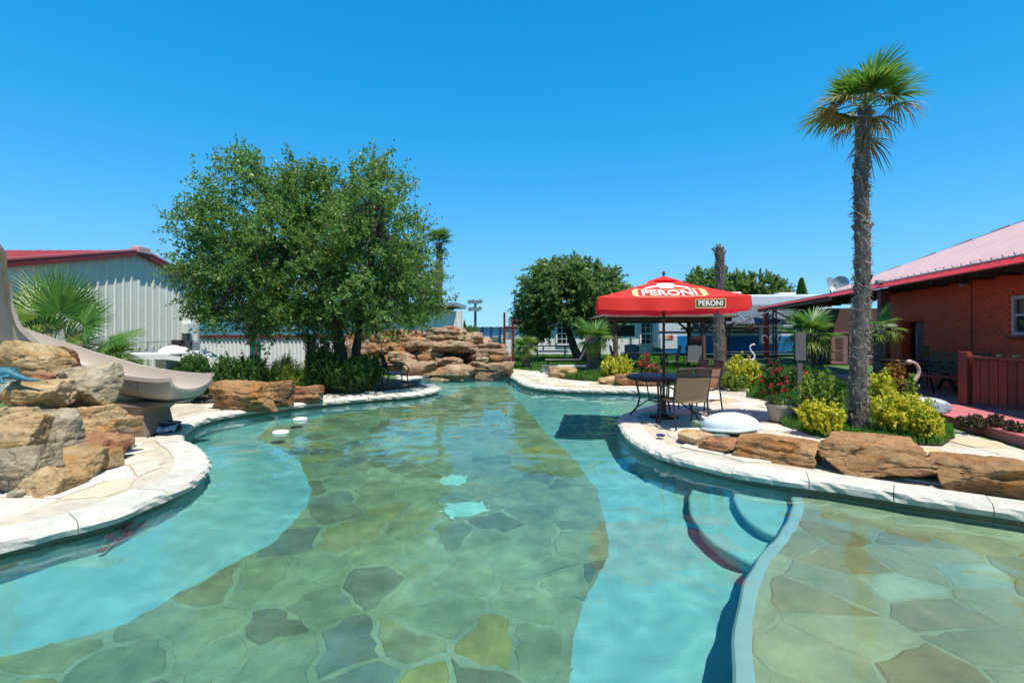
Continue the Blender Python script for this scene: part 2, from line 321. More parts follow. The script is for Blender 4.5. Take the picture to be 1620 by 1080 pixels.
left_px = [(0, 853), (80, 834), (180, 810), (227, 790), (287, 766), (322, 743), (329, 727), (312, 704), (287, 690), (297, 674), (333, 658), (409, 645), (506, 634), (572, 628), (653, 622), (688, 616), (696, 611), (680, 606.5), (652, 602), (646, 597.5), (690, 594), (750, 593)]
right_px = [(803, 594), (815, 597.5), (825, 604), (840, 609), (863, 612), (897, 614), (945, 615.5), (1000, 616), (1045, 620), (1060, 628), (1045, 636), (1026, 642), (1005, 647), (988, 653), (979, 661), (983, 671), (997, 690), (1038, 712), (1095, 727), (1160, 741), (1235, 753), (1329, 764), (1470, 785), (1620, 806)]
ctrl = [(-5.3, 1.0), (-5.0, 2.1), (-4.4, 3.0)] + [G2(*p) for p in left_px] + [G2(*p) for p in right_px] + [(5.2, 3.62), (6.2, 2.7), (6.7, 1.2), (6.0, -0.6), (4.0, -1.9), (0.5, -2.5), (-3.0, -1.9), (-4.9, -0.4)]
POOL = catmull(ctrl, 0.085)
NP = len(POOL)
def nrm(i):                                   # outward normal of the pool outline (outline runs clockwise or not: made outward below)
    t = POOL[(i+1) % NP]-POOL[(i-1) % NP]; n = Vector((t.y, -t.x)).normalized(); return n*ORI
ORI = 1.0
_area = sum(POOL[i].x*POOL[(i+1) % NP].y-POOL[(i+1) % NP].x*POOL[i].y for i in range(NP))
ORI = 1.0 if _area > 0 else -1.0
def offset_out(d): return [POOL[i]+nrm(i)*d for i in range(NP)]
POOL_c = [POOL[i] for i in range(0, NP, 3)]    # coarser copy for tests
# --- ground sheet with the pool cut out
def holed_sheet(name, outer, hole, z, mat, kind='structure', parent=None, extra=None):
    vs = [Vector((p[0], p[1])) for p in outer]+[Vector((p[0], p[1])) for p in hole]+[Vector((p[0], p[1])) for p in (extra or [])]
    no, nh = len(outer), len(hole)
    es = [(i, (i+1) % no) for i in range(no)]+[(no+i, no+(i+1) % nh) for i in range(nh)]
    v, e, f, _, _, _ = geometry.delaunay_2d_cdt(vs, es, [], 0, 1e-6)
    hp = [(p[0], p[1]) for p in hole]; op = [(p[0], p[1]) for p in outer]
    keep = []
    for q in f:
        c = sum((v[i] for i in q), Vector((0, 0)))/len(q)
        if inside(c, op) and not inside(c, hp): keep.append(tuple(q))
    mb = MB(); mb.add([(p.x, p.y, z(p.x, p.y) if callable(z) else z) for p in v], keep)
    o = mb.build(name, mat, parent); 
    if kind: tag(o, kind=kind)
    return o
def ground_mat():
    m, nt, b, nd, lk = nodes('ground turf')
    tc = nd.new('ShaderNodeTexCoord')
    n1 = nd.new('ShaderNodeTexNoise'); n1.inputs['Scale'].default_value = 0.35; n1.inputs['Detail'].default_value = 8; lk.new(tc.outputs['Object'], n1.inputs['Vector'])
    r = ramp(nd, [(0.3, (0.05, 0.115, 0.02)), (0.55, (0.08, 0.155, 0.03)), (0.75, (0.17, 0.17, 0.06))]); lk.new(n1.outputs[0], r.inputs[0])
    n2 = nd.new('ShaderNodeTexNoise'); n2.inputs['Scale'].default_value = 9; n2.inputs['Detail'].default_value = 8; lk.new(tc.outputs['Object'], n2.inputs['Vector'])
    r2 = ramp(nd, [(0.3, (0.6,)*3), (0.7, (1.15,)*3)]); lk.new(n2.outputs[0], r2.inputs[0])
    mx = nd.new('ShaderNodeMix'); mx.data_type = 'RGBA'; mx.blend_type = 'MULTIPLY'; mx.inputs[0].default_value = 1
    lk.new(r.outputs[0], mx.inputs[6]); lk.new(r2.outputs[0], mx.inputs[7]); lk.new(mx.outputs[2], b.inputs['Base Color'])
    b.inputs['Roughness'].default_value = 0.9
    bp = nd.new('ShaderNodeBump'); bp.inputs['Strength'].default_value = 0.7; bp.inputs['Distance'].default_value = 0.05
    lk.new(n2.outputs[0], bp.inputs['Height']); lk.new(bp.outputs[0], b.inputs['Normal'])
    return m
hole_g = [p+nrm(i)*0.12 for i, p in enumerate(POOL)][::3]
ring = [(60*math.cos(a), 60*math.sin(a)+10) for a in np.linspace(0, 2*PI, 40, endpoint=False)]
holed_sheet('ground', [(-900, -300), (900, -300), (900, 1800), (-900, 1800)], hole_g, -0.04, ground_mat(), extra=ring)
# --- deck sheets (mortar) and flagstones
deck_outer = [(-8.4, -3.5), (-8.4, 3.0), (-8.6, 7.2)] + [(-8.2, 10.2), (-5.8, 10.9), (-4.6, 12.1), (-2.3, 13.9), (-2.2, 15.8), (-4.0, 17.2), (-4.2, 19.6), (-0.2, 20.0)] + \
    [G2(812, 583), G2(857, 588), G2(873, 595), G2(885, 598), G2(945, 604), G2(1010, 606), G2(1080, 610), G2(1128, 612), G2(1190, 615), G2(1179, 627), G2(1222, 634), G2(1222, 662), G2(1240, 674), G2(1290, 690), G2(1380, 700), G2(1490, 704), G2(1512, 690), G2(1490, 670), G2(1482, 655), (7.15, 9.2), (6.55, 6.4), (7.2, 3.4), (8.6, 0.5), (7.0, -4.0)]
deck = holed_sheet('pool_deck', deck_outer, [p+nrm(i)*0.05 for i, p in enumerate(POOL)][::2], -0.016, MT['mortar'])
def clip_half(poly, a, b, c):                 # keep a*x+b*y<=c
    out = []; n = len(poly)
    for i in range(n):
        p, q = poly[i], poly[(i+1) % n]; dp = a*p[0]+b*p[1]-c; dq = a*q[0]+b*q[1]-c
        if dp <= 0: out.append(p)
        if (dp < 0 < dq) or (dq < 0 < dp):
            t = dp/(dp-dq); out.append((p[0]+(q[0]-p[0])*t, p[1]+(q[1]-p[1])*t))
    return out
def cells(sites, gap, reach=2.5):
    """Voronoi cell of every site, shrunk by half the joint"""
    out = []; A = np.array(sites)
    for i, s in enumerate(sites):
        d = ((A-A[i])**2).sum(1); nb = [j for j in np.argsort(d)[1:22]]
        poly = [(s[0]-reach, s[1]-reach), (s[0]+reach, s[1]-reach), (s[0]+reach, s[1]+reach), (s[0]-reach, s[1]+reach)]
        for j in nb:
            q = sites[j]; dx, dy = q[0]-s[0], q[1]-s[1]; L = math.hypot(dx, dy)
            a, b = dx/L, dy/L; c = a*(s[0]+q[0])/2+b*(s[1]+q[1])/2-gap/2
            poly = clip_half(poly, a, b, c)
            if len(poly) < 3: break
        out.append(poly)
    return out
def jittered(x0, x1, y0, y1, sx, sy, rnd, jit=0.36):
    out = []; j = 0; y = y0
    while y < y1:
        x = x0+(j % 2)*sx*0.5
        while x < x1:
            out.append((x+rnd.uniform(-jit, jit)*sx, y+rnd.uniform(-jit, jit)*sy)); x += sx
        y += sy; j += 1
    return out
def clip_to(region, cell):
    poly = list(region); n = len(cell)
    ar = sum(cell[i][0]*cell[(i+1) % n][1]-cell[(i+1) % n][0]*cell[i][1] for i in range(n))
    cc = cell if ar > 0 else cell[::-1]
    for i in range(n):
        p, q = cc[i], cc[(i+1) % n]; a, b = q[1]-p[1], -(q[0]-p[0]); L = math.hypot(a, b)
        if L < 1e-6: continue
        poly = clip_half(poly, a/L, b/L, (a*p[0]+b*p[1])/L)
        if len(poly) < 3: return []
    return poly
def area(poly): return abs(sum(poly[i][0]*poly[(i+1) % len(poly)][1]-poly[(i+1) % len(poly)][0]*poly[i][1] for i in range(len(poly))))/2
def stone_slab(name, poly, zt, zb, mat, parent, rnd, rough_edge=0.012):
    """one flat stone: chamfered, slightly tilted, chipped outline"""
    pts = []
    n = len(poly)
    for i in range(n):
        p, q = poly[i], poly[(i+1) % n]; L = math.hypot(q[0]-p[0], q[1]-p[1])
        k = max(1, min(7, int(L/0.085)))
        for j in range(k):
            t = j/k; e = rough_edge if j else rough_edge*0.5
            pts.append((p[0]+(q[0]-p[0])*t+rnd.uniform(-e, e), p[1]+(q[1]-p[1])*t+rnd.uniform(-e, e)))
    n = len(pts); cx = sum(p[0] for p in pts)/n; cy = sum(p[1] for p in pts)/n
    tx, ty = rnd.uniform(-.012, .012), rnd.uniform(-.012, .012)
    def zz(p): return zt+(p[0]-cx)*tx+(p[1]-cy)*ty
    ins = [(p[0]+(cx-p[0])*0.05, p[1]+(cy-p[1])*0.05) for p in pts]
    vs = [(p[0]-cx, p[1]-cy, zb) for p in pts]+[(p[0]-cx, p[1]-cy, zz(p)-0.008) for p in pts]+[(p[0]-cx, p[1]-cy, zz(p)) for p in ins]
    fs = [(i, (i+1) % n, n+(i+1) % n, n+i) for i in range(n)]+[(n+i, n+(i+1) % n, 2*n+(i+1) % n, 2*n+i) for i in range(n)]+[tuple(range(2*n, 3*n))]
    mb = MB(); mb.add(vs, fs)
    return mb.build(name, mat, parent, loc=(cx, cy, 0))
rs = random.Random(11)
offc = [(p.x, p.y) for p in [POOL[i]+nrm(i)*0.40 for i in range(0, NP, 4)]]
def deck_cells():
    res = []
    for (x0, x1, y0, y1) in ((-8.6, -0.5, 2.2, 20.2), (-0.6, 8.8, 3.3, 20.0)):
        sites = jittered(x0, x1, y0, y1, 0.62, 0.52, rs)
        for s, c in zip(sites, cells(sites, 0.03)):
            if len(c) < 3 or not inside(s, deck_outer): continue
            if abs(s[0]+0.55) < 0.3 and s[1] < 15: continue
            if inside(s, offc) or sdist(s, POOL_c) < 0.47: continue
            d = clip_to(deck_outer, c)
            if len(d) < 3 or area(d) < 0.05: continue
            # pull vertices that would lie on the coping back out
            e = []
            for p in d:
                q = Vector(p); k = sdist(p, POOL_c)
                if k < 0.43:
                    v = Vector(s)-q; q = q+v.normalized()*min(v.length*0.8, (0.43-k)*1.25)
                e.append((q.x, q.y))
            if area(e) > 0.05: res.append(e)
    return res
dc = deck_cells()
dc.sort(key=lambda c: sum(p[1] for p in c)/len(c))
print('deck flagstones', len(dc))
for c in dc[:300]: stone_slab('flagstone', c, rs.uniform(-0.002, 0.005), -0.03, MT['flag'], deck, rs)
if len(dc) > 300:
    for c in dc[300:360]: stone_slab('flagstone', c, rs.uniform(-0.002, 0.005), -0.03, MT['flag'], deck, rs)
# --- coping stones round the water, front edge hewn rough
def coping():
    acc = 0; i0 = 0; segs = []
    L = [0]
    for i in range(NP): L.append(L[-1]+(POOL[(i+1) % NP]-POOL[i]).length)
    i = 0
    while i < NP-3:
        want = rs.uniform(0.55, 0.95); j = i+1
        while j < NP and L[j]-L[i] < want: j += 1
        segs.append((i, min(j, NP))); i = j
    for a, b in segs:
        mid = POOL[((a+b)//2) % NP]
        if mid.y > 17.3 and -4.5 < mid.x < -0.15: continue      # the rock waterfall stands here
        m = max(3, b-a+1); wd = 0.33+rs.uniform(-.03, .03); zt = rs.uniform(-0.002, 0.006)
        rows = []
        for k in range(m):
            f = a+(b-a)*k/(m-1)
            g = 0.004 if k == 0 else (-0.004 if k == m-1 else 0)
            i0 = int(f) % NP; fr = f-int(f); p = POOL[i0].lerp(POOL[(i0+1) % NP], fr)
            t = (POOL[(i0+1) % NP]-POOL[i0]).normalized(); n = nrm(i0)
            p = p+t*g
            q = noise.noise(Vector((p.x*7, p.y*7, 0)))*0.02+noise.noise(Vector((p.x*21, p.y*21, 3)))*0.012
            q2 = noise.noise(Vector((p.x*9, p.y*9, 7)))*0.022+noise.noise(Vector((p.x*25, p.y*25, 9)))*0.012
            tz = noise.noise(Vector((p.x*3, p.y*3, 5)))*0.004
            prof = [(wd, -0.035), (wd, zt), (0.045+q*0.9, zt+tz), (-0.002+q*1.5, zt-0.016), (-0.03+q2*1.4, zt-0.05), (-0.018+q, -0.095), (0.06, -0.105), (wd, -0.105)]
            rows.append([(p.x+n.x*d, p.y+n.y*d, z) for d, z in prof])
        pn = len(rows[0]); vs = [v for r in rows for v in r]
        fs = [(k*pn+j, k*pn+(j+1) % pn, (k+1)*pn+(j+1) % pn, (k+1)*pn+j) for k in range(m-1) for j in range(pn)]
        fs += [tuple(range(pn)), tuple((m-1)*pn+j for j in range(pn-1, -1, -1))]
        c = Vector((mid.x, mid.y, 0)); mb = MB(); mb.add([Vector(v)-c for v in vs], fs)
        mb.build('coping_stone', MT['coping'], deck, loc=c)
coping()
# --- pool floor, walls, shelf, steps
FZ = -1.05
def GW(px, py, z):
    """where the sight line through a pixel lands on the pool floor after bending at the surface"""
    d = Vector(((px-810)/F, 1.0, (525-py)/F)).normalized(); t = (WZ-EYE)/d.z; p = Vector((0, 0, EYE))+d*t
    h = Vector((d.x, d.y)); s1 = h.length; s2 = s1/1.33; h = h/s1*s2; dz = -math.sqrt(1-s2*s2)
    k = (z-WZ)/dz; return (p.x+h.x*k, p.y+h.y*k)
left_zone = [(-7, -1.5)]+[GW(x, y, FZ) for x, y in ((-60, 1050), (60, 1022), (200, 985), (340, 905), (440, 850), (484, 800), (490, 768), (472, 727), (420, 700), (330, 688))]+[(-7.2, 9.6)]
# far left bank: a plaster band along the wall up to the rocks
left_band = [GW(x, y, FZ) for x, y in ((330, 700), (430, 692), (560, 668), (640, 652), (680, 640), (660, 622))]+[(-3.0, 18.5), (-8, 18.5), (-8, 8)]
right_zone = [GW(x, y, FZ) for x, y in ((868, 690), (905, 722), (945, 775), (958, 830), (962, 880), (925, 950), (908, 1010), (898, 1090))]+[(0.33, 1.0), (0.3, -3), (9, -3), (9, 12), (1.5, 11.5)]
def floor_z(x, y):
    d = sdist((x, y), left_zone); t = max(0, min(1, -d/0.9)); t = t*t*(3-2*t)
    return FZ+0.42*t
fm = MB(); nx, ny = 112, 180
xs = np.linspace(-7.4, 7.6, nx); ys = np.linspace(-3, 20.5, ny)
fm.add([(x, y, floor_z(x, y)) for y in ys for x in xs], [(j*nx+i, j*nx+i+1, (j+1)*nx+i+1, (j+1)*nx+i) for j in range(ny-1) for i in range(nx-1)])
pool_floor = tag(fm.build('pool_floor', MT['plaster'], smooth=True), kind='structure')
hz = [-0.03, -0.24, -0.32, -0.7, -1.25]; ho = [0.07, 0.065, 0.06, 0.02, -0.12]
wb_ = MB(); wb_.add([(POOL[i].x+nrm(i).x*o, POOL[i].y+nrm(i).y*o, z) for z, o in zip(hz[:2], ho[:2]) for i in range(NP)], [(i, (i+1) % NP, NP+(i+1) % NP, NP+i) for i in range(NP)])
tag(wb_.build('coping_shade_band', MT['band'], smooth=True), kind='structure')  # upper wall strip, its dark colour standing in for the coping's shade
hz, ho = hz[1:], ho[1:]; wl = MB()
wl.add([(POOL[i].x+nrm(i).x*o, POOL[i].y+nrm(i).y*o, z) for z, o in zip(hz, ho) for i in range(NP)],
       [(k*NP+i, k*NP+(i+1) % NP, (k+1)*NP+(i+1) % NP, (k+1)*NP+i) for k in range(3) for i in range(NP)])
tag(wl.build('pool_wall', MT['wall_paint'], smooth=True), kind='structure')
shelf_rim_px = [(1257, 772), (1256, 785), (1258, 800), (1237, 843), (1203, 882), (1178, 935), (1166, 1000), (1168, 1085), (1190, 1180)]
SHZ = -0.33
rim = [Vector(GW(x, y, SHZ)) for x, y in shelf_rim_px]+[Vector((1.35, 1.3)), Vector((2.2, 0.2)), Vector((3.6, -0.6)), Vector((5.8, -0.9))]
rim = catmull(rim, 0.08, closed=False)
shelf_poly = [(p.x, p.y) for p in rim]+[(8.2, -0.9), (8.2, 4.6), (4.1, 5.9)]
MT['shelf_mortar'] = palette_stone('shelf mortar', [(0, (0.66, 0.52, 0.32)), (1, (0.66, 0.52, 0.32))], 0.8, 2.6, 0.3, 40, 0.34, patch=0.25)
def shelf_obj(name, poly, zt, mat):
    if sum(poly[i][0]*poly[(i+1) % len(poly)][1]-poly[(i+1) % len(poly)][0]*poly[i][1] for i in range(len(poly))) < 0: poly = poly[::-1]
    mb = MB(); mb.prism(poly, FZ-0.25, zt); return tag(mb.build(name, mat, bevel=0), kind='structure')
shelf_obj('shallow_shelf', shelf_poly, SHZ, MT['shelf_mortar'])
def step(px, zt, name):
    pts = catmull([Vector(GW(x, y, zt)) for x, y in px], 0.08, closed=False)
    poly = [(p.x, p.y) for p in pts]
    o = shelf_obj(name, poly, zt, MT['plaster'])
    b = MB(); b.tube([(p.x, p.y, zt-0.03) for p in pts[:-1]], 0.045, 8, flat=0.8); tag(b.build('step_nosing', MT['plaster'], smooth=True), kind='structure')
step([(1100, 770), (1097, 790), (1102, 818), (1118, 842), (1150, 868), (1185, 885), (1225, 893), (1330, 830), (1290, 768)], -0.76, 'pool_step')
step([(1170, 772), (1168, 790), (1176, 808), (1196, 828), (1222, 842), (1262, 846), (1310, 800), (1290, 768)], -0.54, 'pool_step')
rs2 = random.Random(23)
def lay(sites, gap, ok, zf, mat, parent, th=0.012, minA=0.04, limit=300):
    k = 0; lst = []
    for s, c in zip(sites, cells(sites, gap)):
        if len(c) < 3 or not all(ok(p) for p in c+[s]): continue
        if area(c) < minA: continue
        lst.append(c)
    lst.sort(key=lambda c: sum(p[1] for p in c)/len(c))
    for c in lst[:limit]:
        cx = sum(p[0] for p in c)/len(c); cy = sum(p[1] for p in c)/len(c)
        z = zf(cx, cy); stone_slab('sunken_flagstone', c, z+th, z-0.03, mat, parent, rs2, 0.02)
    print('laid', len(lst))
mid_zone = [(-4.2, -1.6)]+[GW(x, y, FZ) for x, y in ((-60, 1052), (60, 1024), (200, 987), (342, 907), (442, 852), (486, 801), (492, 768), (476, 730), (444, 709), (404, 694), (430, 676), (520, 656), (600, 645), (680, 632), (722, 620), (735, 612), (800, 612), (868, 690), (905, 722), (945, 775), (958, 830), (962, 880), (925, 950), (908, 1010), (898, 1090))]+[(0.3, -1.6)]
def lay_in(sites, gap, zone, zf, mat, parent, th=0.012, minA=0.03, limit=300):
    lst = []
    for s, c in zip(sites, cells(sites, gap)):
        if len(c) < 3: continue
        if not all(inside(p, zone) for p in c): c = clip_to(zone, c)
        if len(c) < 3 or area(c) < minA: continue
        if any(sdist(p, POOL_c) > -0.10 for p in c): continue
        lst.append(c)
    lst.sort(key=lambda c: sum(p[1] for p in c)/len(c))
    for c in lst[:limit]:
        cx = sum(p[0] for p in c)/len(c); cy = sum(p[1] for p in c)/len(c)
        z = zf(cx, cy); stone_slab('sunken_flagstone', c, z+th, z-0.03, mat, parent, rs2, 0.03 if th > 0.01 else 0.016)
    print('laid', len(lst))
    if len(lst) > limit:                         # the farthest, too small to pick apart
        mb = MB()
        for c in lst[limit:]:
            z = zf(c[0][0], c[0][1]); k = len(c); mb.add([(p[0], p[1], z-0.03) for p in c]+[(p[0], p[1], z+th) for p in c], [(i, (i+1) % k, k+(i+1) % k, k+i) for i in range(k)]+[tuple(range(k, 2*k))])
        tag(mb.build('sunken_paving', mat, parent), kind='stuff')
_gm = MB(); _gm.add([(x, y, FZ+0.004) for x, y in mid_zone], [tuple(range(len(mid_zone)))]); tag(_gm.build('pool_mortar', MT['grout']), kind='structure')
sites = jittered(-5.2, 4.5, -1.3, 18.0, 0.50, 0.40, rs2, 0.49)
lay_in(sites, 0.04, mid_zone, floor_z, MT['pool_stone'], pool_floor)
shf = bpy.data.objects['shallow_shelf']
rin = [p for p in rim]
shelf_in = []
for i, p in enumerate(rin):
    t = (rin[min(i+1, len(rin)-1)]-rin[max(i-1, 0)]).normalized(); n = Vector((t.y, -t.x)); q = p+n*0.075
    if not inside(q, shelf_poly): q = p-n*0.075
    shelf_in.append((q.x, q.y))
# plaster band along the shelf edge, rounded over on its free side
_b = MB(); _rows = []
for p, q in zip(rin, shelf_in):
    q = Vector(q); o_ = (p-q).normalized(); wv = 0.012*noise.noise(Vector((p.x*2.5, p.y*2.5, 0)))
    _rows.append([(q.x+o_.x*(t_-0.17+wv*(k_ > 0)), q.y+o_.y*(t_-0.17+wv*(k_ > 0)), SHZ+z_) for k_, (t_, z_) in enumerate(((0.165, 0.003), (0.22, 0.008), (0.255, 0.0), (0.272, -0.025), (0.268, -0.06)))])
_b.add([v for r_ in _rows for v in r_], [(i*5+j, i*5+j+1, (i+1)*5+j+1, (i+1)*5+j) for i in range(len(_rows)-1) for j in range(4)])
tag(_b.build('shelf_rim', MT['rim_plaster'], smooth=True), kind='structure')
shelf_in += [(7.4, -0.6), (7.4, 3.0), (4.1, 5.2)]
sites = jittered(0.9, 7.2, -1.2, 6.0, 0.50, 0.36, rs2, 0.48)
lay_in(sites, 0.022, shelf_in, lambda x, y: SHZ, MT['shelf_stone'], shf, 0.008)
# --- water: one closed body with a gently rippled refracting surface; the body takes the red out with depth
def wave(x, y):
    p = Vector((x, y, 0))
    return 0.0085*noise.noise(p*1.3)+0.0050*noise.noise(p*3.6+Vector((9, 3, 1)))+0.0012*noise.noise(p*9.0)
def in_np(X, Y, poly):
    c = np.zeros(X.shape, bool); j = len(poly)-1
    for i in range(len(poly)):
        xi, yi = poly[i]; xj, yj = poly[j]
        if yi != yj: c ^= ((yi > Y) != (yj > Y)) & (X < (xj-xi)*(Y-yi)/(yj-yi)+xi)
        j = i
    return c
def water_body():
    m = bpy.data.materials.new('pool water'); m.use_nodes = True; nt = m.node_tree; nd = nt.nodes; lk = nt.links
    nd.remove(nd['Principled BSDF']); out = nd['Material Output']
    g = nd.new('ShaderNodeBsdfGlass'); g.inputs['IOR'].default_value = 1.33; g.inputs['Roughness'].default_value = 0.0; g.inputs['Color'].default_value = WATER_COL
    lk.new(g.outputs[0], out.inputs['Surface'])
    st = 0.045; gx = np.arange(-6.0, 7.4, st); gy = np.arange(-3.0, 19.5, st)
    X, Y = np.meshgrid(gx, gy); pin = [(p.x, p.y) for p in [POOL[i]+nrm(i)*0.14 for i in range(0, NP, 4)]]
    I = in_np(X, Y, pin); wg = MB(); ids = -np.ones(I.shape, int)
    for j, i in zip(*np.nonzero(I)): ids[j, i] = len(wg.v); x, y = gx[i], gy[j]; wg.v.append((x, y, WZ+wave(x, y)))
    q = np.stack([ids[:-1, :-1], ids[:-1, 1:], ids[1:, 1:], ids[1:, :-1]], -1).reshape(-1, 4); q = q[(q >= 0).all(1)]; wg.f = [tuple(int(k) for k in f) for f in q]
    me = wg.mesh('water', m, smooth=True)
    bm = bmesh.new(); bm.from_mesh(me)
    bmesh.ops.delete(bm, geom=[v for v in bm.verts if not v.link_faces], context='VERTS')
    be = [e for e in bm.edges if e.is_boundary]
    r = bmesh.ops.extrude_edge_only(bm, edges=be); vs = [e for e in r['geom'] if isinstance(e, bmesh.types.BMVert)]
    for v in vs: v.co.z = -1.7
    ee = [e for e in r['geom'] if isinstance(e, bmesh.types.BMEdge) and e.is_boundary]
    bmesh.ops.holes_fill(bm, edges=ee, sides=0)
    bmesh.ops.recalc_face_normals(bm, faces=bm.faces)
    bm.to_mesh(me); bm.free()
    o = tag(link('water', me), kind='structure'); o.cycles.is_caustics_caster = True
WATER_COL = (0.73, 0.965, 0.925, 1)
water_body()
so.data.cycles.is_caustics_light = True      # let the sun through the refracting surface
S.cycles.caustics_refractive = True
# ================================================================== rocks
_ico = {}
def ico(sub):
    if sub not in _ico:
        bm = bmesh.new(); bmesh.ops.create_icosphere(bm, subdivisions=sub, radius=1.0)
        bm.verts.ensure_lookup_table()
        _ico[sub] = (np.array([v.co[:] for v in bm.verts]), [tuple(v.index for v in f.verts) for f in bm.faces]); bm.free()
    return _ico[sub]
def rock_mesh(dims, seed, mat, sub=4, blocky=0.85, rough=0.05, ledge=0.03, k=16, cut=0.98):
    """hewn boulder: a body bounded by uneven planes, worn edges, ledges along the bedding, pits"""
    r = random.Random(seed); D, Fc = ico(sub); d = np.array(dims)/2
    Ns, Ds = [], []
    for ax in range(3):
        for sg in (-1, 1):
            n = np.zeros(3); n[ax] = sg; n += np.array([r.uniform(-.22, .22) for _ in range(3)]); n /= np.linalg.norm(n); Ns.append(n); Ds.append(r.uniform(blocky, 1.0))
    for _ in range(r.randint(9, 14)):
        n = np.array([r.gauss(0, 1) for _ in range(3)]); n /= np.linalg.norm(n); Ns.append(n); Ds.append(r.uniform(blocky*cut, blocky*1.36))
    Ns = np.array(Ns); Ds = np.array(Ds)
    q = np.maximum(D @ Ns.T, 0)/Ds
    rad = (q**k).sum(1)**(-1.0/k)
    V = D*rad[:, None]*d[None, :]*1.02
    off = Vector((r.uniform(-50, 50), r.uniform(-50, 50), r.uniform(-50, 50)))
    mx = float(max(dims)); amp = rough*mx
    out = []
    for v, dr in zip(V, D):
        p = Vector(v); s = 2.6/mx
        a = noise.fractal(p*s*1.3+off, 0.9, 2.1, 5)*amp
        b = noise.noise(Vector((p.x*s*0.8, p.y*s*0.8, p.z*s*5.0))+off)
        l = (abs(b)**0.5)*(1 if b > 0 else -1)*ledge*mx*(1-abs(dr[2])**2)
        c = -abs(noise.noise(p*s*4+off))*amp*0.7-max(0, 0.09-abs(noise.noise(Vector((p.x*s*0.9, p.y*s*0.9, p.z*s*1.6))+off*1.7)))*mx*0.28
        out.append(p+Vector(dr)*(a+l+c))
    mb = MB(); mb.add(out, Fc); me = mb.mesh('rock', mat, smooth=True)
    bm = bmesh.new(); bm.from_mesh(me)
    for e in bm.edges:
        if len(e.link_faces) == 2: e.smooth = e.calc_face_angle(0) < 0.42
    bm.to_mesh(me); bm.free()
    return me
def rock_px(name, label, cat, px, Y, mat, seed, depth=0.85, group=None, parent=None, sub=4, rz=None, sink=0.0, base=None, grow=1.06, **kw):
    x0, x1, y0, y1 = px; a = P(x0, y0, Y); b = P(x1, y1, Y)
    w = (b.x-a.x)*grow; h = (a.z-b.z)*grow; dp = max(w, h)*depth
    if base is not None: h = a.z-base; cz = (a.z+base)/2
    else: cz = (a.z+b.z)/2-sink
    me = rock_mesh((w, dp, h), seed, mat, sub, **kw)
    r = random.Random(seed+7)
    o = link(name, me, None, ((a.x+b.x)/2, Y+dp*0.35, cz), (0, 0, r.uniform(-.12, .12) if rz is None else rz))
    if parent is not None:
        o.parent = parent; o.location = o.location-parent.location
    else: tag(o, label, cat, group)
    return o
GRPB = 'boulders heaped at the foot of the slide'
pile = [
 ((-8, 74, 545, 600), 6.35, ST_TAN, 'broad tan boulder crowning the heap, behind the teal lizard'),
 ((48, 97, 549, 580), 6.75, ST_RED, 'small orange boulder wedged against the slide at the top of the heap'),
 ((70, 158, 578, 648), 6.25, ST_GRY, 'big grey pitted boulder leaning on the beige slide'),
 ((-8, 78, 602, 652), 5.70, ST_TAN, 'pale tan boulder under the teal lizard'),
 ((46, 76, 590, 606), 6.0, ST_RED, 'fist sized pink stone tucked beneath the crowning boulder'),
 ((-6, 46, 645, 664), 5.55, ST_TAN, 'thin flat slab between the orange boulder and the lizard stone'),
 ((22, 82, 650, 674), 5.62, ST_GRY, 'thin grey slab lying on the square grey block'),
 ((94, 174, 641, 694), 6.15, ST_TAN, 'ochre boulder beside the slide pedestal'),
 ((-14, 46, 655, 724), 5.10, ST_TAN, 'warm orange tan boulder jutting from the left end of the heap'),
 ((40, 100, 656, 732), 5.35, ST_GRY, 'square grey block standing in the middle of the heap'),
 ((94, 172, 668, 710), 5.92, ST_TAN, 'tan boulder with a rust red hollow beneath it'),
 ((96, 170, 690, 730), 5.66, ST_RED, 'pinkish red boulder under the tan one with the hollow'),
 ((-20, 55, 712, 790), 4.72, ST_GRY, 'dark mottled boulder at the lower left end of the heap'),
 ((50, 137, 718, 768), 5.12, ST_TAN, 'yellow tan boulder with a step in its face, low in the heap'),
 ((26, 100, 746, 789), 4.72, ST_TAN, 'pale wedge shaped boulder nearest the water'),
 ((130, 170, 716, 747), 5.45, ST_TAN, 'small pale boulder at the right foot of the heap'),
 ((166, 200, 668, 694), 6.35, ST_GRY, 'low flat stone against the foot of the slide pedestal'),
 ((10, 36, 776, 792), 4.62, ST_GRY, 'little brown stone beside the wedge shaped boulder'),
]
for i, (px, Y, m, lab) in enumerate(pile):
    bz = 0.0 if px[3] > 720 or Y < 5.0 or i in (15, 16, 17) else None
    if bz is not None: bz = -0.03
    rock_px('boulder', lab, 'boulder', px, Y, m, 100+i*3, 0.9, GRPB, base=bz, sub=5 if i not in (4, 17) else 3, grow=1.03, rough=0.026, ledge=0.014, k=70)
# inner stones of the heap that carry the ones in front
for i, (c, d) in enumerate((((-5.35, 6.15, 0.22), (0.8, 0.7, 0.55)), ((-5.9, 6.75, 0.45), (1.0, 0.8, 1.1)), ((-5.9, 5.9, 0.25), (0.9, 1.2, 0.7)), ((-5.0, 5.75, 0.12), (0.6, 0.5, 0.4)))):
    o = link('boulder', rock_mesh(d, 300+i, ST_GRY, 4), None, c)
    tag(o, ('brown stone filling the inside of the heap, seen only in its gaps', 'large stone at the back of the heap under the slide', 'long stone behind the left end of the heap', 'low stone wedged behind the pinkish red boulder')[i], 'boulder', GRPB)
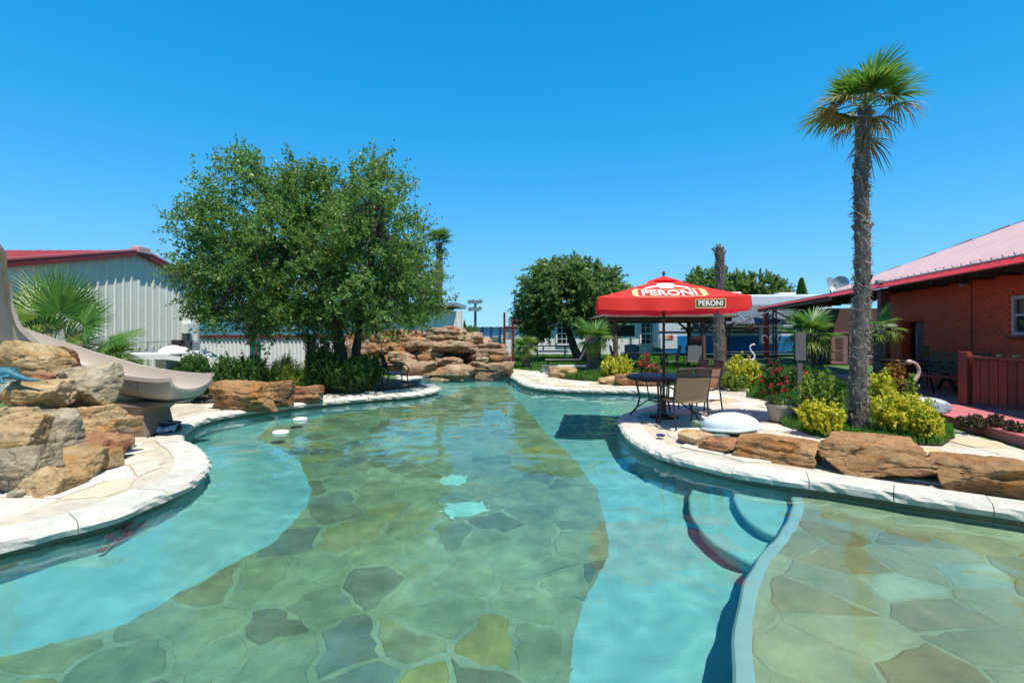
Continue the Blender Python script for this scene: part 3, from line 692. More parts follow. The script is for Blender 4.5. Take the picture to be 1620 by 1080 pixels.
# row of quarried blocks on the left bank
GL = 'quarried blocks along the left planting bed'
for i, (px, Y, m, lab) in enumerate([((331, 412, 604, 652), 9.75, ST_BRN, 'long tan block with an orange stain next to the slide lip'),
                                     ((402, 458, 606, 644), 10.2, ST_BRN, 'middle brown block of the left bank, in front of the shrubs'),
                                     ((452, 506, 612, 637), 10.8, ST_RED, 'low reddish block at the edge of the tree shade')]):
    rock_px('stone_block', lab, 'stone block', px, Y, m, 60+i, 0.6, GL, base=-0.03, sub=5, blocky=0.9, rough=0.035, ledge=0.025, k=50)
# row of blocks on the right, along the coping
GR = 'sandstone blocks along the right coping'
def rock_row(label, a, b, dp, h, mat, seed, zlo=-0.03, tilt=0.0, **kw):
    """a = front left, b = front right foot on the ground"""
    a = Vector(a); b = Vector(b); d = b-a; L = d.length; n = Vector((-d.y, d.x)).normalized()
    if n.y < 0: n = -n
    c = (a+b)/2+n*dp/2
    me = rock_mesh((L, dp, h-zlo), seed, mat, 5, **kw)
    o = link('stone_block', me, None, (c.x, c.y, (h+zlo)/2), (0, tilt, math.atan2(d.y, d.x)))
    return tag(o, label, 'stone block', GR)
rock_row('rounded pale tan boulder in front of the sling chair', G2(1064, 697), G2(1108, 706), 0.42, 0.13, ST_TAN, 71, blocky=0.9, rough=0.02, ledge=0.01)
rock_row('orange wedge boulder below the white turtle', G2(1102, 709), G2(1162, 720), 0.40, 0.14, ST_RED, 72, blocky=0.86, rough=0.03, ledge=0.01)
rock_row('long brown block with a flat pinkish top below the planter', G2(1160, 721), G2(1292, 739), 0.50, 0.24, ST_BRN, 73, blocky=0.97, rough=0.022, ledge=0.022, k=90, cut=1.18)
rock_row('largest brown block with a hollowed top beneath the tall palm', G2(1296, 741), G2(1468, 766), 0.95, 0.31, ST_BRN, 74, blocky=0.96, rough=0.030, ledge=0.026, k=80, cut=1.14)
rock_row('sloping brown block running out of the frame beside the path', G2(1473, 768), G2(1690, 800), 0.62, 0.27, ST_BRN, 79, tilt=0.05, blocky=0.95, rough=0.030, ledge=0.024, k=80, cut=1.1)
# stones edging the far bed
GF = 'stones edging the far flower bed'
rock_px('stone_block', 'tan boulder with a square end at the far path edge', 'stone block', (869, 912, 580, 599), 16.6, ST_TAN, 81, 0.7, GF, base=-0.03, blocky=0.9)
rock_px('stone_block', 'pale flat boulder between the grass and the far coping', 'stone block', (949, 983, 597, 611), 14.4, ST_TAN, 82, 0.8, GF, base=-0.03, blocky=0.9)
rock_px('stone_block', 'upright rust brown block behind the round table', 'stone block', (979, 1016, 591, 612), 14.1, ST_RED, 83, 0.7, GF, base=-0.03, blocky=0.92)
rock_px('stone_block', 'orange tan block seen between the table legs', 'stone block', (1006, 1052, 597, 615), 14.0, ST_BRN, 84, 0.6, GF, base=-0.03, blocky=0.92)
# rock waterfall
wf = thing('rock_waterfall', 'stacked sandstone waterfall grotto at the far end of the pool', 'rock waterfall', (-3.2, 18.3, 0))
wfl = [((674, 737, 519, 543), 18.6, ST_FALL), ((728, 764, 527, 549), 18.8, ST_FALL), ((684, 750, 541, 560), 17.9, ST_FALL), ((698, 745, 555, 582), 18.9, ST_RED),
       ((609, 664, 526, 562), 18.5, ST_RED), ((580, 612, 525, 548), 18.8, ST_FALL), ((564, 594, 543, 570), 18.4, ST_FALL), ((588, 616, 545, 562), 18.2, ST_RED),
       ((658, 694, 533, 560), 18.6, ST_FALL), ((674, 702, 553, 575), 18.0, ST_FALL), ((660, 682, 560, 573), 17.8, ST_BRN), ((690, 730, 565, 580), 17.6, ST_FALL),
       ((632, 692, 569, 598), 17.5, ST_FALL), ((684, 748, 575, 598), 17.4, ST_FALL), ((742, 810, 569, 597), 17.5, ST_FALL), ((744, 802, 552, 573), 18.0, ST_FALL),
       ((756, 794, 543, 558), 18.6, ST_FALL), ((784, 808, 552, 575), 18.1, ST_FALL), ((614, 650, 557, 578), 18.0, ST_FALL), ((546, 574, 524, 550), 18.9, ST_RED),
       ((536, 562, 540, 570), 18.4, ST_FALL), ((697, 726, 516, 526), 18.8, ST_RED), ((596, 628, 522, 532), 19.0, ST_RED), ((646, 676, 525, 538), 19.0, ST_FALL),
       ((560, 640, 562, 597), 18.2, ST_BRN), ((520, 580, 550, 596), 18.8, ST_FALL), ((640, 700, 540, 590), 19.5, ST_FALL), ((560, 650, 530, 590), 19.8, ST_FALL), ((690, 780, 535, 590), 19.8, ST_FALL),
       ((752, 772, 564, 574), 17.6, ST_FALL), ((774, 796, 562, 572), 17.7, ST_RED), ((640, 660, 540, 552), 18.3, ST_FALL)]
for i, (px, Y, m) in enumerate(wfl):
    rock_px('rock', None, None, px, Y, m, 500+i*5, 0.8, parent=wf, sub=4 if (px[1]-px[0]) > 30 else 3, base=-0.35 if px[3] > 588 else None, grow=1.12, rough=0.05, ledge=0.045, k=18)
rb = random.Random(77)
for i in range(46):                            # chinking stones between the big ones
    px = rb.uniform(560, 800); py = rb.uniform(530, 585) if px < 740 else rb.uniform(546, 590); w = rb.uniform(7, 15)
    me = rock_mesh((w/800*18*1.2, w/800*18, w/800*18*0.7), 900+i, rb.choice([ST_FALL, ST_FALL, ST_RED, ST_FALL]), 2)
    q = P(px, py, 18.45); link('rock', me, wf, q-wf.location, (0, 0, rb.uniform(0, 3)))
# ================================================================== buildings
MT['shed_white'] = M('cream steel cladding', (0.72, 0.73, 0.62), 0.45, 0.05, 2, dirt=0.08)
MT['roof_red'] = M('red steel roofing', (0.52, 0.11, 0.10), 0.4, 0.12, 3, spec=0.5)
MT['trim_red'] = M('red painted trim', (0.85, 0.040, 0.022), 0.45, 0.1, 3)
MT['trim_dark'] = M('dark red trim', (0.18, 0.025, 0.025), 0.5, 0.15, 4)
MT['roof_pink'] = M('faded red metal roofing', (0.78, 0.57, 0.53), 0.42, 0.10, 2.5, spec=0.5, dirt=0.1)
MT['brick'] = M('red painted brick', (0.90, 0.085, 0.026), 0.6, 0.12, 6, 0.4, 60, rnd=0.12)
MT['brick_mortar'] = M('red painted mortar', (0.80, 0.065, 0.02), 0.85, 0.2, 8)
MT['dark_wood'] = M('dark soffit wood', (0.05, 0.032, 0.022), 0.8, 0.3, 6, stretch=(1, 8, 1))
MT['red_wood'] = M('red stained timber', (0.24, 0.045, 0.028), 0.6, 0.35, 5, 0.3, 40, rnd=0.2, stretch=(6, 6, 0.6))
MT['patio_red'] = M('red painted patio slab', (0.52, 0.15, 0.14), 0.6, 0.15, 3, 0.2, 50, dirt=0.15)
MT['brown_wood'] = M('weathered brown timber', (0.14, 0.075, 0.045), 0.75, 0.3, 5, 0.4, 40, stretch=(5, 5, 0.5))
MT['shingle'] = M('brown roof boards', (0.13, 0.085, 0.055), 0.85, 0.3, 8, 0.5, 30)
MT['black_metal'] = M('black powder coated metal', (0.012, 0.012, 0.014), 0.35, 0.2, 8, spec=0.5)
MT['white_paint'] = M('white paint', (0.78, 0.77, 0.72), 0.45, 0.05, 3)
MT['mauve'] = M('mauve painted boards', (0.27, 0.13, 0.125), 0.7, 0.12, 3)
MT['brown_wall'] = M('brown painted wall', (0.115, 0.05, 0.042), 0.7, 0.15, 3)
MT['grey_metal'] = M('grey galvanised metal', (0.35, 0.37, 0.38), 0.45, 0.12, 5, metal=0.3)
MT['glass'] = M('dark window glass', (0.02, 0.025, 0.03), 0.06, 0.1, 2, spec=0.8)
MT['pale_glass'] = M('curtained window glass', (0.12, 0.14, 0.15), 0.08, 0.2, 5, spec=0.8)
MT['concrete'] = M('pale concrete', (0.50, 0.47, 0.41), 0.85, 0.15, 5, 0.3, 40)
MT['blue_paint'] = M('blue gelcoat', (0.015, 0.17, 0.42), 0.25, 0.08, 2, spec=0.6)
MT['rv_white'] = M('white gelcoat', (0.66, 0.67, 0.68), 0.3, 0.05, 2, spec=0.6)
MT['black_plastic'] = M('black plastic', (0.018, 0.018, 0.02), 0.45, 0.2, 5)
MT['awning'] = M('charcoal awning fabric', (0.075, 0.095, 0.115), 0.7, 0.12, 4)
MT['tyre'] = M('tyre rubber', (0.02, 0.02, 0.02), 0.8, 0.2, 8)
# --- white steel shed on the left: gable wall faces the pool
def steel_shed():
    X = -11.1; pk = 15.0; zp = 3.86; sl = 0.215; eave = 17.95
    t = thing('metal_shed', 'cream ribbed steel shed with a red gable roof behind the palmetto', 'shed', (X, pk, 0))
    def top(y): return zp-abs(y-pk)*sl-0.06
    w = 0.9
    y = eave-0.02; k = 0
    while y > 8.0:
        y0 = y-w
        mb = MB(); prof = []
        for r in range(3):
            b = y0+r*0.3
            prof += [(b, 0), (b+0.05, 0), (b+0.085, 0.032), (b+0.125, 0.032), (b+0.16, 0), (b+0.205, 0), (b+0.21, 0.006), (b+0.225, 0.006), (b+0.23, 0), (b+0.27, 0), (b+0.275, 0.006), (b+0.29, 0.006)]
        prof.append((y0+0.9, 0))
        n = len(prof)
        mb.add([(d, yy-pk, 0.02) for yy, d in prof]+[(d, yy-pk, top(yy)) for yy, d in prof], [(i, i+1, n+i+1, n+i) for i in range(n-1)])
        mb.build('wall_panel', MT['shed_white'], t); y = y0; k += 1
    b = MB()
    b.box((-5.5, eave-pk-0.06, 1.6), (11, 0.1, 3.1)); b.build('rear_wall', MT['shed_white'], t)
    # roof: two slopes with ribs
    for s, y1 in ((1, eave+0.28), (-1, 9.2)):
        mb = MB(); L = abs(y1-pk); ang = math.atan(sl)*s
        n = 40
        for i in range(n+1):
            x = 0.14-i*0.3
            if x < -11.5: break
            a = Vector((x-0.15, 0, zp)); 
            mb.bar((x-0.02, 0, zp+0.045), (x-0.02, s*L, zp-L*sl+0.045), 0.03, 0.05)
        m = (Vector((0.42, 0, zp+0.02)), Vector((-11.5, 0, zp+0.02)))
        mb.box(((0.14-11.5)/2, s*L/2, zp-L*sl/2), (11.64, L/math.cos(ang), 0.05), m=Matrix.Rotation(-ang, 3, 'X'))
        mb.build('roof_slope', MT['roof_red'], t)
        # barge board in two steps: bright sloping cap over a darker face
        mb = MB(); mb.bar((0.10, 0.0, zp-0.02), (0.10, s*L, zp-L*sl-0.02), 0.10, 0.15); mb.build('rake_trim', MT['trim_dark'], t)
        mb = MB(); mb.bar((0.08, 0.0, zp+0.085), (0.08, s*L, zp-L*sl+0.085), 0.16, 0.05); mb.build('rake_cap', MT['roof_red'], t)
    mb = MB(); mb.box((0.09, 0, zp+0.06), (0.24, 0.5, 0.2)); mb.build('ridge_cap', M('pale pink trim', (0.55, 0.36, 0.35), 0.5), t, bevel=0.03)
    mb = MB(); mb.box((0.09, 2.55, 0.95), (0.16, 0.34, 0.42)); mb.build('meter_box', MT['grey_metal'], t, bevel=0.01)
    mb = MB(); mb.box((0.10, 2.2, 1.62), (0.2, 0.42, 0.34)); mb.build('wall_box', MT['shed_white'], t, bevel=0.01)
    mb = MB(); mb.box((0.08, 2.1, 1.1), (0.14, 0.22, 0.7)); mb.build('electric_panel', M('dark grey box', (0.08, 0.085, 0.08), 0.5), t, bevel=0.01)
    mb = MB()
    for y in (-0.9, 0.3, 1.5): mb.tube([(0.08, y, 0.1), (0.08, y, 1.2)], 0.02, 6)
    mb.tube([(0.08, -4, 1.2), (0.08, 2.9, 1.2)], 0.015, 6); mb.build('conduit', MT['grey_metal'], t)
    # dark lean-to under the near eave
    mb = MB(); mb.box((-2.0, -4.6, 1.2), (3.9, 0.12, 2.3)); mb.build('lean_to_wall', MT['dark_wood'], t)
steel_shed()
# --- white panel fence with a dark red rail, behind the planting
def panel_fence():
    t = thing('panel_fence', 'low white corrugated fence with a dark red top rail beyond the tree', 'fence', (-8.0, 19.0, 0))
    x = -12.2
    while x < -3.6:
        mb = MB(); prof = []
        for r in range(7):
            b = x-(-8.0)+r*0.15; prof += [(b, 0), (b+0.06, 0), (b+0.085, -0.03), (b+0.125, -0.03)]
        prof.append((x+8.0+1.05, 0)); n = len(prof)
        mb.add([(a, d, 0.0) for a, d in prof]+[(a, d, 1.3) for a, d in prof], [(i, i+1, n+i+1, n+i) for i in range(n-1)])
        mb.build('fence_panel', MT['white_paint'], t); x += 1.05
    mb = MB(); mb.box((0.1, -0.02, 1.335), (8.6, 0.1, 0.1)); mb.build('top_rail', MT['trim_dark'], t)
    for px in (-4.1, -1.6, 1.2, 3.6):
        mb = MB(); mb.box((px, 0.12, 0.7), (0.1, 0.1, 1.4)); mb.build('post', MT['trim_dark'], t)
panel_fence()
def long_shed():
    t = thing('long_shed', 'long pale metal building with a light grey roof edge behind the oak', 'shed', (-10.0, 27.0, 0))
    x = -7.0
    while x < 6.2:
        mb = MB(); prof = []
        for r in range(6):
            b = x+r*0.3; prof += [(b, 0), (b+0.2, 0), (b+0.23, -0.03), (b+0.27, -0.03)]
        prof.append((x+1.8, 0)); n = len(prof)
        mb.add([(a, d, 0) for a, d in prof]+[(a, d, 2.62) for a, d in prof], [(i, i+1, n+i+1, n+i) for i in range(n-1)])
        mb.build('wall_panel', M('bluish white cladding', (0.76, 0.75, 0.71), 0.5, 0.05, 2) if 'bw' not in MT else MT['bw'], t)
        if 'bw' not in MT: MT['bw'] = bpy.data.materials['bluish white cladding']
        x += 1.8
    mb = MB(); mb.box((-0.2, -0.1, 2.74), (14.2, 0.3, 0.2)); mb.build('brown_fascia', MT['brown_wall'], t)
    mb = MB(); mb.box((-0.2, 2.3, 3.0), (14.6, 5.6, 0.22), m=Matrix.Rotation(0.02, 3, 'X')); mb.build('roof', MT['grey_metal'], t)
    mb = MB(); mb.box((-0.2, 4.5, 1.4), (13.8, 0.1, 2.8)); mb.build('rear_wall', MT['bw'], t)
long_shed()
# --- red brick house on the right
DX, DY = 0.238, 0.971                        # along the eave, away from the camera
def red_house():
    base = Vector((5.3, 0, 0))
    t = thing('brick_house', 'red painted brick house with a faded pink metal roof and red fascia', 'house', (10.0, 12.0, 0))
    o = t.location
    def E(s, d, z): return Vector((7.05+0.245*s+d*DY, s-d*DX, z))-o        # s: along Y, d: towards the house
    ez = 2.9
    # roof slope with ribs, from s=1 to 12.25
    s0, s1, run, rise = 3.5, 17.96, 5.74, 2.27
    i = 0; s = s1
    while s > s0:
        s2 = s-0.92
        mb = MB()
        a, b, c, d = E(s, -0.05, ez+0.02), E(s2+0.006, -0.05, ez+0.02), E(s2+0.006, run, ez+rise), E(s, run, ez+rise)
        dn = Vector((0, 0, -0.025))
        mb.add([a, b, c, d, a+dn, b+dn, c+dn, d+dn], [(0, 1, 2, 3), (7, 6, 5, 4), (0, 4, 5, 1), (3, 2, 6, 7), (1, 5, 6, 2), (0, 3, 7, 4)])
        for r in range(3):
            q = s-0.05-r*0.305; mb.bar(E(q, -0.06, ez+0.045), E(q, run, ez+rise+0.025), 0.045, 0.045)
            mb.bar(E(q-0.15, -0.05, ez+0.028), E(q-0.15, run, ez+rise+0.008), 0.03, 0.014)
        mb.build('roof_panel', MT['roof_pink'], t); s = s2
    mb = MB(); mb.bar(E(s0, run, ez+rise+0.05), E(s1, run, ez+rise+0.05), 0.3, 0.06); mb.build('ridge_cap', MT['roof_red'], t)
    # far slope
    mb = MB(); a, b, c, d = E(s1, run, ez+rise), E(s0, run, ez+rise), E(s0, 2*run, ez), E(s1, 2*run, ez)
    dn = Vector((0, 0, -0.05)); mb.add([a, b, c, d, a+dn, b+dn, c+dn, d+dn], [(0, 1, 2, 3), (7, 6, 5, 4), (0, 4, 5, 1), (3, 2, 6, 7), (1, 5, 6, 2), (0, 3, 7, 4)]); mb.build('roof_panel', MT['roof_pink'], t)
    # stepped rake trim
    for k in range(11):
        f0, f1 = k/11, (k+1)/11
        mb = MB(); mb.bar(E(s1+0.06, run*f0+0.02, ez+rise*f0+0.015+0.02*(k % 2)), E(s1+0.06, run*f1-0.02, ez+rise*f1+0.015+0.02*(k % 2)), 0.1, 0.10); mb.build('rake_trim', MT['trim_dark'], t)
    # fascia (bright red) and soffit
    mb = MB(); a, b = E(3.5, -0.03, ez+0.01), E(17.96, -0.03, ez+0.01); c, d = E(17.96, -0.17, ez-0.15), E(3.5, -0.17, ez-0.15); dn = Vector((0, 0, -0.03)); mb.add([a, b, c, d, a+dn, b+dn, c+dn, d+dn], [(0, 1, 2, 3), (7, 6, 5, 4), (0, 4, 5, 1), (3, 2, 6, 7), (1, 5, 6, 2), (0, 3, 7, 4)]); mb.build('fascia', MT['trim_red'], t)
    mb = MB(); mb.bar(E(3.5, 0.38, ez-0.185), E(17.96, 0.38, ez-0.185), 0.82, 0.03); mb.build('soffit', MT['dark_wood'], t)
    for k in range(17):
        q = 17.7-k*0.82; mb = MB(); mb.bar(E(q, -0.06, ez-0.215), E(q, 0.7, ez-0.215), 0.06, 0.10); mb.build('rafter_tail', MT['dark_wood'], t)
    # wall: mortar core and bricks in running bond; door and window left open
    wd = 0.75; wl0, wl1 = 6.8, 15.9
    def hole(s, z, e=0.0):
        return (13.9-e < s < 15.05+e and z < 1.80+e) or (9.55-e < s < 10.65+e and 1.43-e < z < 2.24+e)
    mb = MB()
    for a, b, z0, z1 in ((wl0, 9.55, 0.0, 3.0), (10.65, 13.9, 0.0, 3.0), (15.05, wl1, 0.0, 3.0), (9.55, 10.65, 0.0, 1.43), (9.55, 10.65, 2.24, 3.0), (13.9, 15.05, 1.80, 3.0)):
        p, q = E(a, wd+0.12, 0), E(b, wd+0.12, 0); mb.bar(p+Vector((0, 0, (z0+z1)/2)), q+Vector((0, 0, (z0+z1)/2)), 0.2, z1-z0)
    wall = mb.build('wall', MT['brick_mortar'], t)
    bl, bh, gp = 0.215, 0.064, 0.011
    bm_ = MB(); bm_.box((0, 0, 0), (bl-gp, 0.05, bh-gp)); bme = bm_.mesh('brick', MT['brick'], bevel=0.004)
    ang = math.atan2(DY, DX); rr_ = random.Random(9)
    # direction of increasing s in world
    vd = (E(1, 0, 0)-E(0, 0, 0)).normalized(); ang = math.atan2(vd.y, vd.x)
    spots = []
    z = 0.12+bh/2; row = 0
    ln = (E(1, 0, 0)-E(0, 0, 0)).length
    while z < 2.85:
        s = wl0+(0.5*bl if row % 2 else 0)
        while s < wl1-0.1:
            if not hole(s, z, 0.09): spots.append((s, z))
            s += bl/ln
        z += bh; row += 1
    vis = sorted([q for q in spots if q[1] > 1.15 and q[0] > 9.5], key=lambda q: q[0])
    near = set(vis[:300])
    for s, z in vis[:300]:
        p = E(s, wd+0.015+rr_.uniform(-.004, .004), z); link('brick', bme, t, p, (0, 0, ang+rr_.uniform(-.01, .01)))
    mb = MB()
    for q in spots:
        if q in near: continue
        p = E(q[0], wd+0.015+rr_.uniform(-.004, .004), q[1]); mb.box(p, (bl-gp, 0.05, bh-gp), ang)
    tag(mb.build('brickwork', MT['brick'], t), kind='stuff')
    # window
    fr = MB()
    for a, b, z0, z1 in ((9.55, 9.62, 1.43, 2.24), (10.58, 10.65, 1.43, 2.24), (9.62, 10.58, 1.43, 1.5), (9.62, 10.58, 2.17, 2.24), (9.62, 10.58, 1.82, 1.87)):
        fr.bar(E(a, wd+0.0, (z0+z1)/2), E(b, wd+0.0, (z0+z1)/2), 0.08, z1-z0)
    f = fr.build('window', M('pinkish white frame', (0.50, 0.34, 0.33), 0.5), t)
    for z0, z1 in ((1.5, 1.82), (1.87, 2.17)):
        g = MB(); g.bar(E(9.62, wd+0.02, (z0+z1)/2), E(10.58, wd+0.02, (z0+z1)/2), 0.02, z1-z0); link('pane', g.mesh('pane', MT['glass']), f)
    mb = MB(); mb.bar(E(9.48, wd-0.05, 1.40), E(10.72, wd-0.05, 1.40), 0.12, 0.05); link('sill', mb.mesh('sill', MT['trim_dark']), f)
    # door leaf standing in the dark opening
    mb = MB(); mb.bar(E(13.9, wd+0.16, 0.93), E(14.6, wd+0.16, 0.93), 0.05, 1.70); d = mb.build('door', MT['trim_dark'], t)
    mb = MB(); mb.tube([E(14.45, wd+0.09, 0.7), E(14.45, wd+0.09, 1.55)], 0.015, 8); link('handle', mb.mesh('handle', MT['grey_metal'], True), d)
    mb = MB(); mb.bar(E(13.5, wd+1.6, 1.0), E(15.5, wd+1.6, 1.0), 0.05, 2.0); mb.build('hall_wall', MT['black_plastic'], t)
    # conduit on the wall, junction box, plate
    mb = MB(); mb.tube([E(11.9, wd-0.04, 0.9), E(11.9, wd-0.04, 2.7)], 0.012, 6); mb.build('conduit', MT['trim_dark'], t)
    mb = MB(); mb.box(E(12.15, wd-0.06, 2.62), (0.1, 0.14, 0.1), math.atan2(DY, DX)); mb.build('junction_box', MT['grey_metal'], t, bevel=0.01)
    # far end wall and back so the house is closed
    mb = MB(); mb.bar(E(wl1, wd+0.12, 1.5), E(wl1, wd+5.3, 1.5), 0.2, 3.0); mb.bar(E(wl0, wd+0.12, 1.5), E(wl0, wd+5.3, 1.5), 0.2, 3.0); mb.build('end_wall', MT['brown_wall'], t)
    # porch: flat roof carried on red posts, running on beyond the house
    pr = thing('porch', 'flat red porch roof on square posts running from the house to the pergola', 'porch', (12.5, 21.0, 0)); o2 = pr.location
    def E2(s, d, z): return E(s, d, z)+o-o2
    mb = MB(); a, b = 18.03, 29.0
    mb.bar(E2(a, 1.2, ez-0.02), E2(b, 1.2, ez-0.02), 2.5, 0.05); mb.build('roof_deck', MT['roof_red'], pr)
    mb = MB(); p, q, r_, s_ = E2(a, 0.0, ez+0.015), E2(b, 0.0, ez+0.015), E2(b, -0.13, ez-0.10), E2(a, -0.13, ez-0.10); dn = Vector((0, 0, -0.03)); mb.add([p, q, r_, s_, p+dn, q+dn, r_+dn, s_+dn], [(0, 1, 2, 3), (7, 6, 5, 4), (0, 4, 5, 1), (3, 2, 6, 7), (1, 5, 6, 2), (0, 3, 7, 4)]); mb.build('fascia', MT['trim_red'], pr)
    mb = MB(); mb.bar(E2(a, 0.0, ez-0.19), E2(b, 0.0, ez-0.19), 0.12, 0.16); mb.build('beam', MT['red_wood'], pr)
    for k in range(10):
        q = 18.3+k*1.15; mb = MB(); mb.bar(E2(q, 0.1, ez-0.12), E2(q, 2.4, ez-0.12), 0.06, 0.12); mb.build('rafter', MT['dark_wood'], pr)
    for s_ in (27.6, 14.5):
        mb = MB(); p = E2(s_, 0.05, 0); mb.box((p.x, p.y, 1.33), (0.24, 0.24, 2.66), math.atan2(DY, DX)); mb.build('post', MT['trim_red'] if s_ > 20 else MT['red_wood'], pr, bevel=0.008)
    # raised red patio
    mb = MB(); poly = [(6.2, 4.2), (6.72, 6.5), (7.22, 8.5), (8.1, 9.9), (9.2, 12.5), (10.6, 17.0)]+[(E(s, 0.73, 0)+o)[:2] for s in (16.0, 4.2)]
    mb.prism(poly[::-1], -0.03, 0.12); tag(mb.build('patio', MT['patio_red']), kind='structure')
    return E, o
E_, o_ = red_house()
def EW(s, d, z): return E_(s, d, z)+o_
# plank screen on the patio
def plank_screen():
    a, b = Vector((8.62, 9.62, 0.12)), Vector((9.02, 8.3, 0.12)); L = (b-a).length; d = (b-a).normalized(); rz = math.atan2(d.y, d.x)
    t = thing('plank_screen', 'waist high screen of dark red upright planks on the patio', 'screen', a, rz)
    k = 0; x = 0.12; rp = random.Random(3)
    while x < L:
        mb = MB(); mb.box((x+0.066, 0, 0.46+rp.uniform(-.01, .01)), (0.125, 0.03, 0.80)); mb.build('plank', MT['red_wood'], t, bevel=0.004); x += 0.137
    mb = MB(); mb.box((L/2+0.06, -0.02, 0.905), (L-0.02, 0.11, 0.05)); mb.build('top_rail', MT['red_wood'], t, bevel=0.006)
    mb = MB(); mb.box((L/2, 0.03, 0.2), (L-0.2, 0.04, 0.08)); mb.build('lower_rail', MT['red_wood'], t)
    mb = MB(); mb.box((0.0, 0, 0.5), (0.15, 0.15, 1.0)); mb.build('post', MT['red_wood'], t, bevel=0.008)
    rk = link('ornament_stone', rock_mesh((0.12, 0.07, 0.05), 5, ST_TAN, 3), None, a+d*0.55+Vector((0, 0, 0.955))); tag(rk, 'small orange stone lying on the screen rail, nearer the post', 'stone')
    rk = link('ornament_stone', rock_mesh((0.13, 0.07, 0.05), 6, ST_TAN, 3), None, a+d*0.78+Vector((0, 0, 0.955))); tag(rk, 'small orange stone lying on the screen rail, farther from the post', 'stone')
plank_screen()
# --- mauve shed under the porch roof
def mauve_shed():
    t = thing('mauve_shed', 'brown walled shed with pale mauve doors beneath the porch roof', 'shed', (15.9, 23.4, 0))
    mb = MB(); mb.box((0.6, 1.3, 1.3), (3.6, 2.4, 2.6)); mb.build('wall', MT['brown_wall'], t)
    for k, x in enumerate((-0.72, 0.12)):
        mb = MB(); mb.box((x, 0.07, 0.72), (0.78, 0.05, 1.42)); d = mb.build('door', MT['mauve'], t, bevel=0.006)
        for zc, h in ((1.0, 0.5), (0.42, 0.42)):
            q = MB(); q.box((x, 0.035, zc), (0.34, 0.02, h)); link('door_panel', q.mesh('door_panel', MT['brown_wall']), d)
    mb = MB(); mb.box((-0.3, 0.05, 1.47), (1.75, 0.08, 0.06)); mb.build('door_lintel', MT['mauve'], t)
    for x in (-1.15, 0.62, 1.4):
        mb = MB(); mb.box((x, 0.04, 1.3), (0.08, 0.08, 2.5)); mb.build('corner_post', MT['dark_wood'], t)
mauve_shed()
# --- open black steel frames
def steel_frame():
    t = thing('steel_frame', 'open black steel lattice frame with diagonal struts by the parked motorhome', 'frame', (10.6, 21.2, 0))
    tops = 2.5
    for x in (-1.6, -1.48, 0.35, 0.47, 1.25, 1.37):
        mb = MB(); mb.tube([(x, 0, 0), (x, 0, tops if x > -1 else 1.7)], 0.036, 6); mb.build('upright', MT['black_metal'], t)
    for z in (1.72, 0.66, 0.35):
        mb = MB(); mb.tube([(-1.6, 0, z), (2.9, 0, z)], 0.026, 6); mb.build('crossbar', MT['black_metal'], t)
    mb = MB(); mb.tube([(0.35, 0, 2.45), (2.9, 0, 2.45)], 0.022, 6); mb.build('crossbar', MT['black_metal'], t)
    for a, b in (((-1.5, 1.72), (0.3, 2.4)), ((0.35, 2.4), (2.2, 1.5)), ((-0.1, 1.85), (0.4, 2.35)), ((1.3, 2.4), (2.9, 1.75)), ((-0.1, 2.2), (1.3, 1.85)), ((0.4, 1.72), (1.3, 2.3))):
        mb = MB(); mb.tube([(a[0], 0, a[1]), (b[0], 0, b[1])], 0.032, 6); mb.build('strut', MT['black_metal'], t)
    for i in range(7):
        mb = MB(); x = 0.5+i*0.28; mb.tube([(x, 0.03, 1.72), (x, 0.03, 2.44)], 0.008, 5); mb.build('bar', MT['black_metal'], t)
    mb = MB()
    for k in range(3):
        mb.tube([(0.0+k*0.33+0.12*math.cos(a), 0.02, 1.2+0.16*math.sin(a)) for a in np.linspace(0.3, 4.6, 14)], 0.012, 5)
    mb.build('scroll', M('pale scroll iron', (0.5, 0.5, 0.48), 0.5), t)
steel_frame()
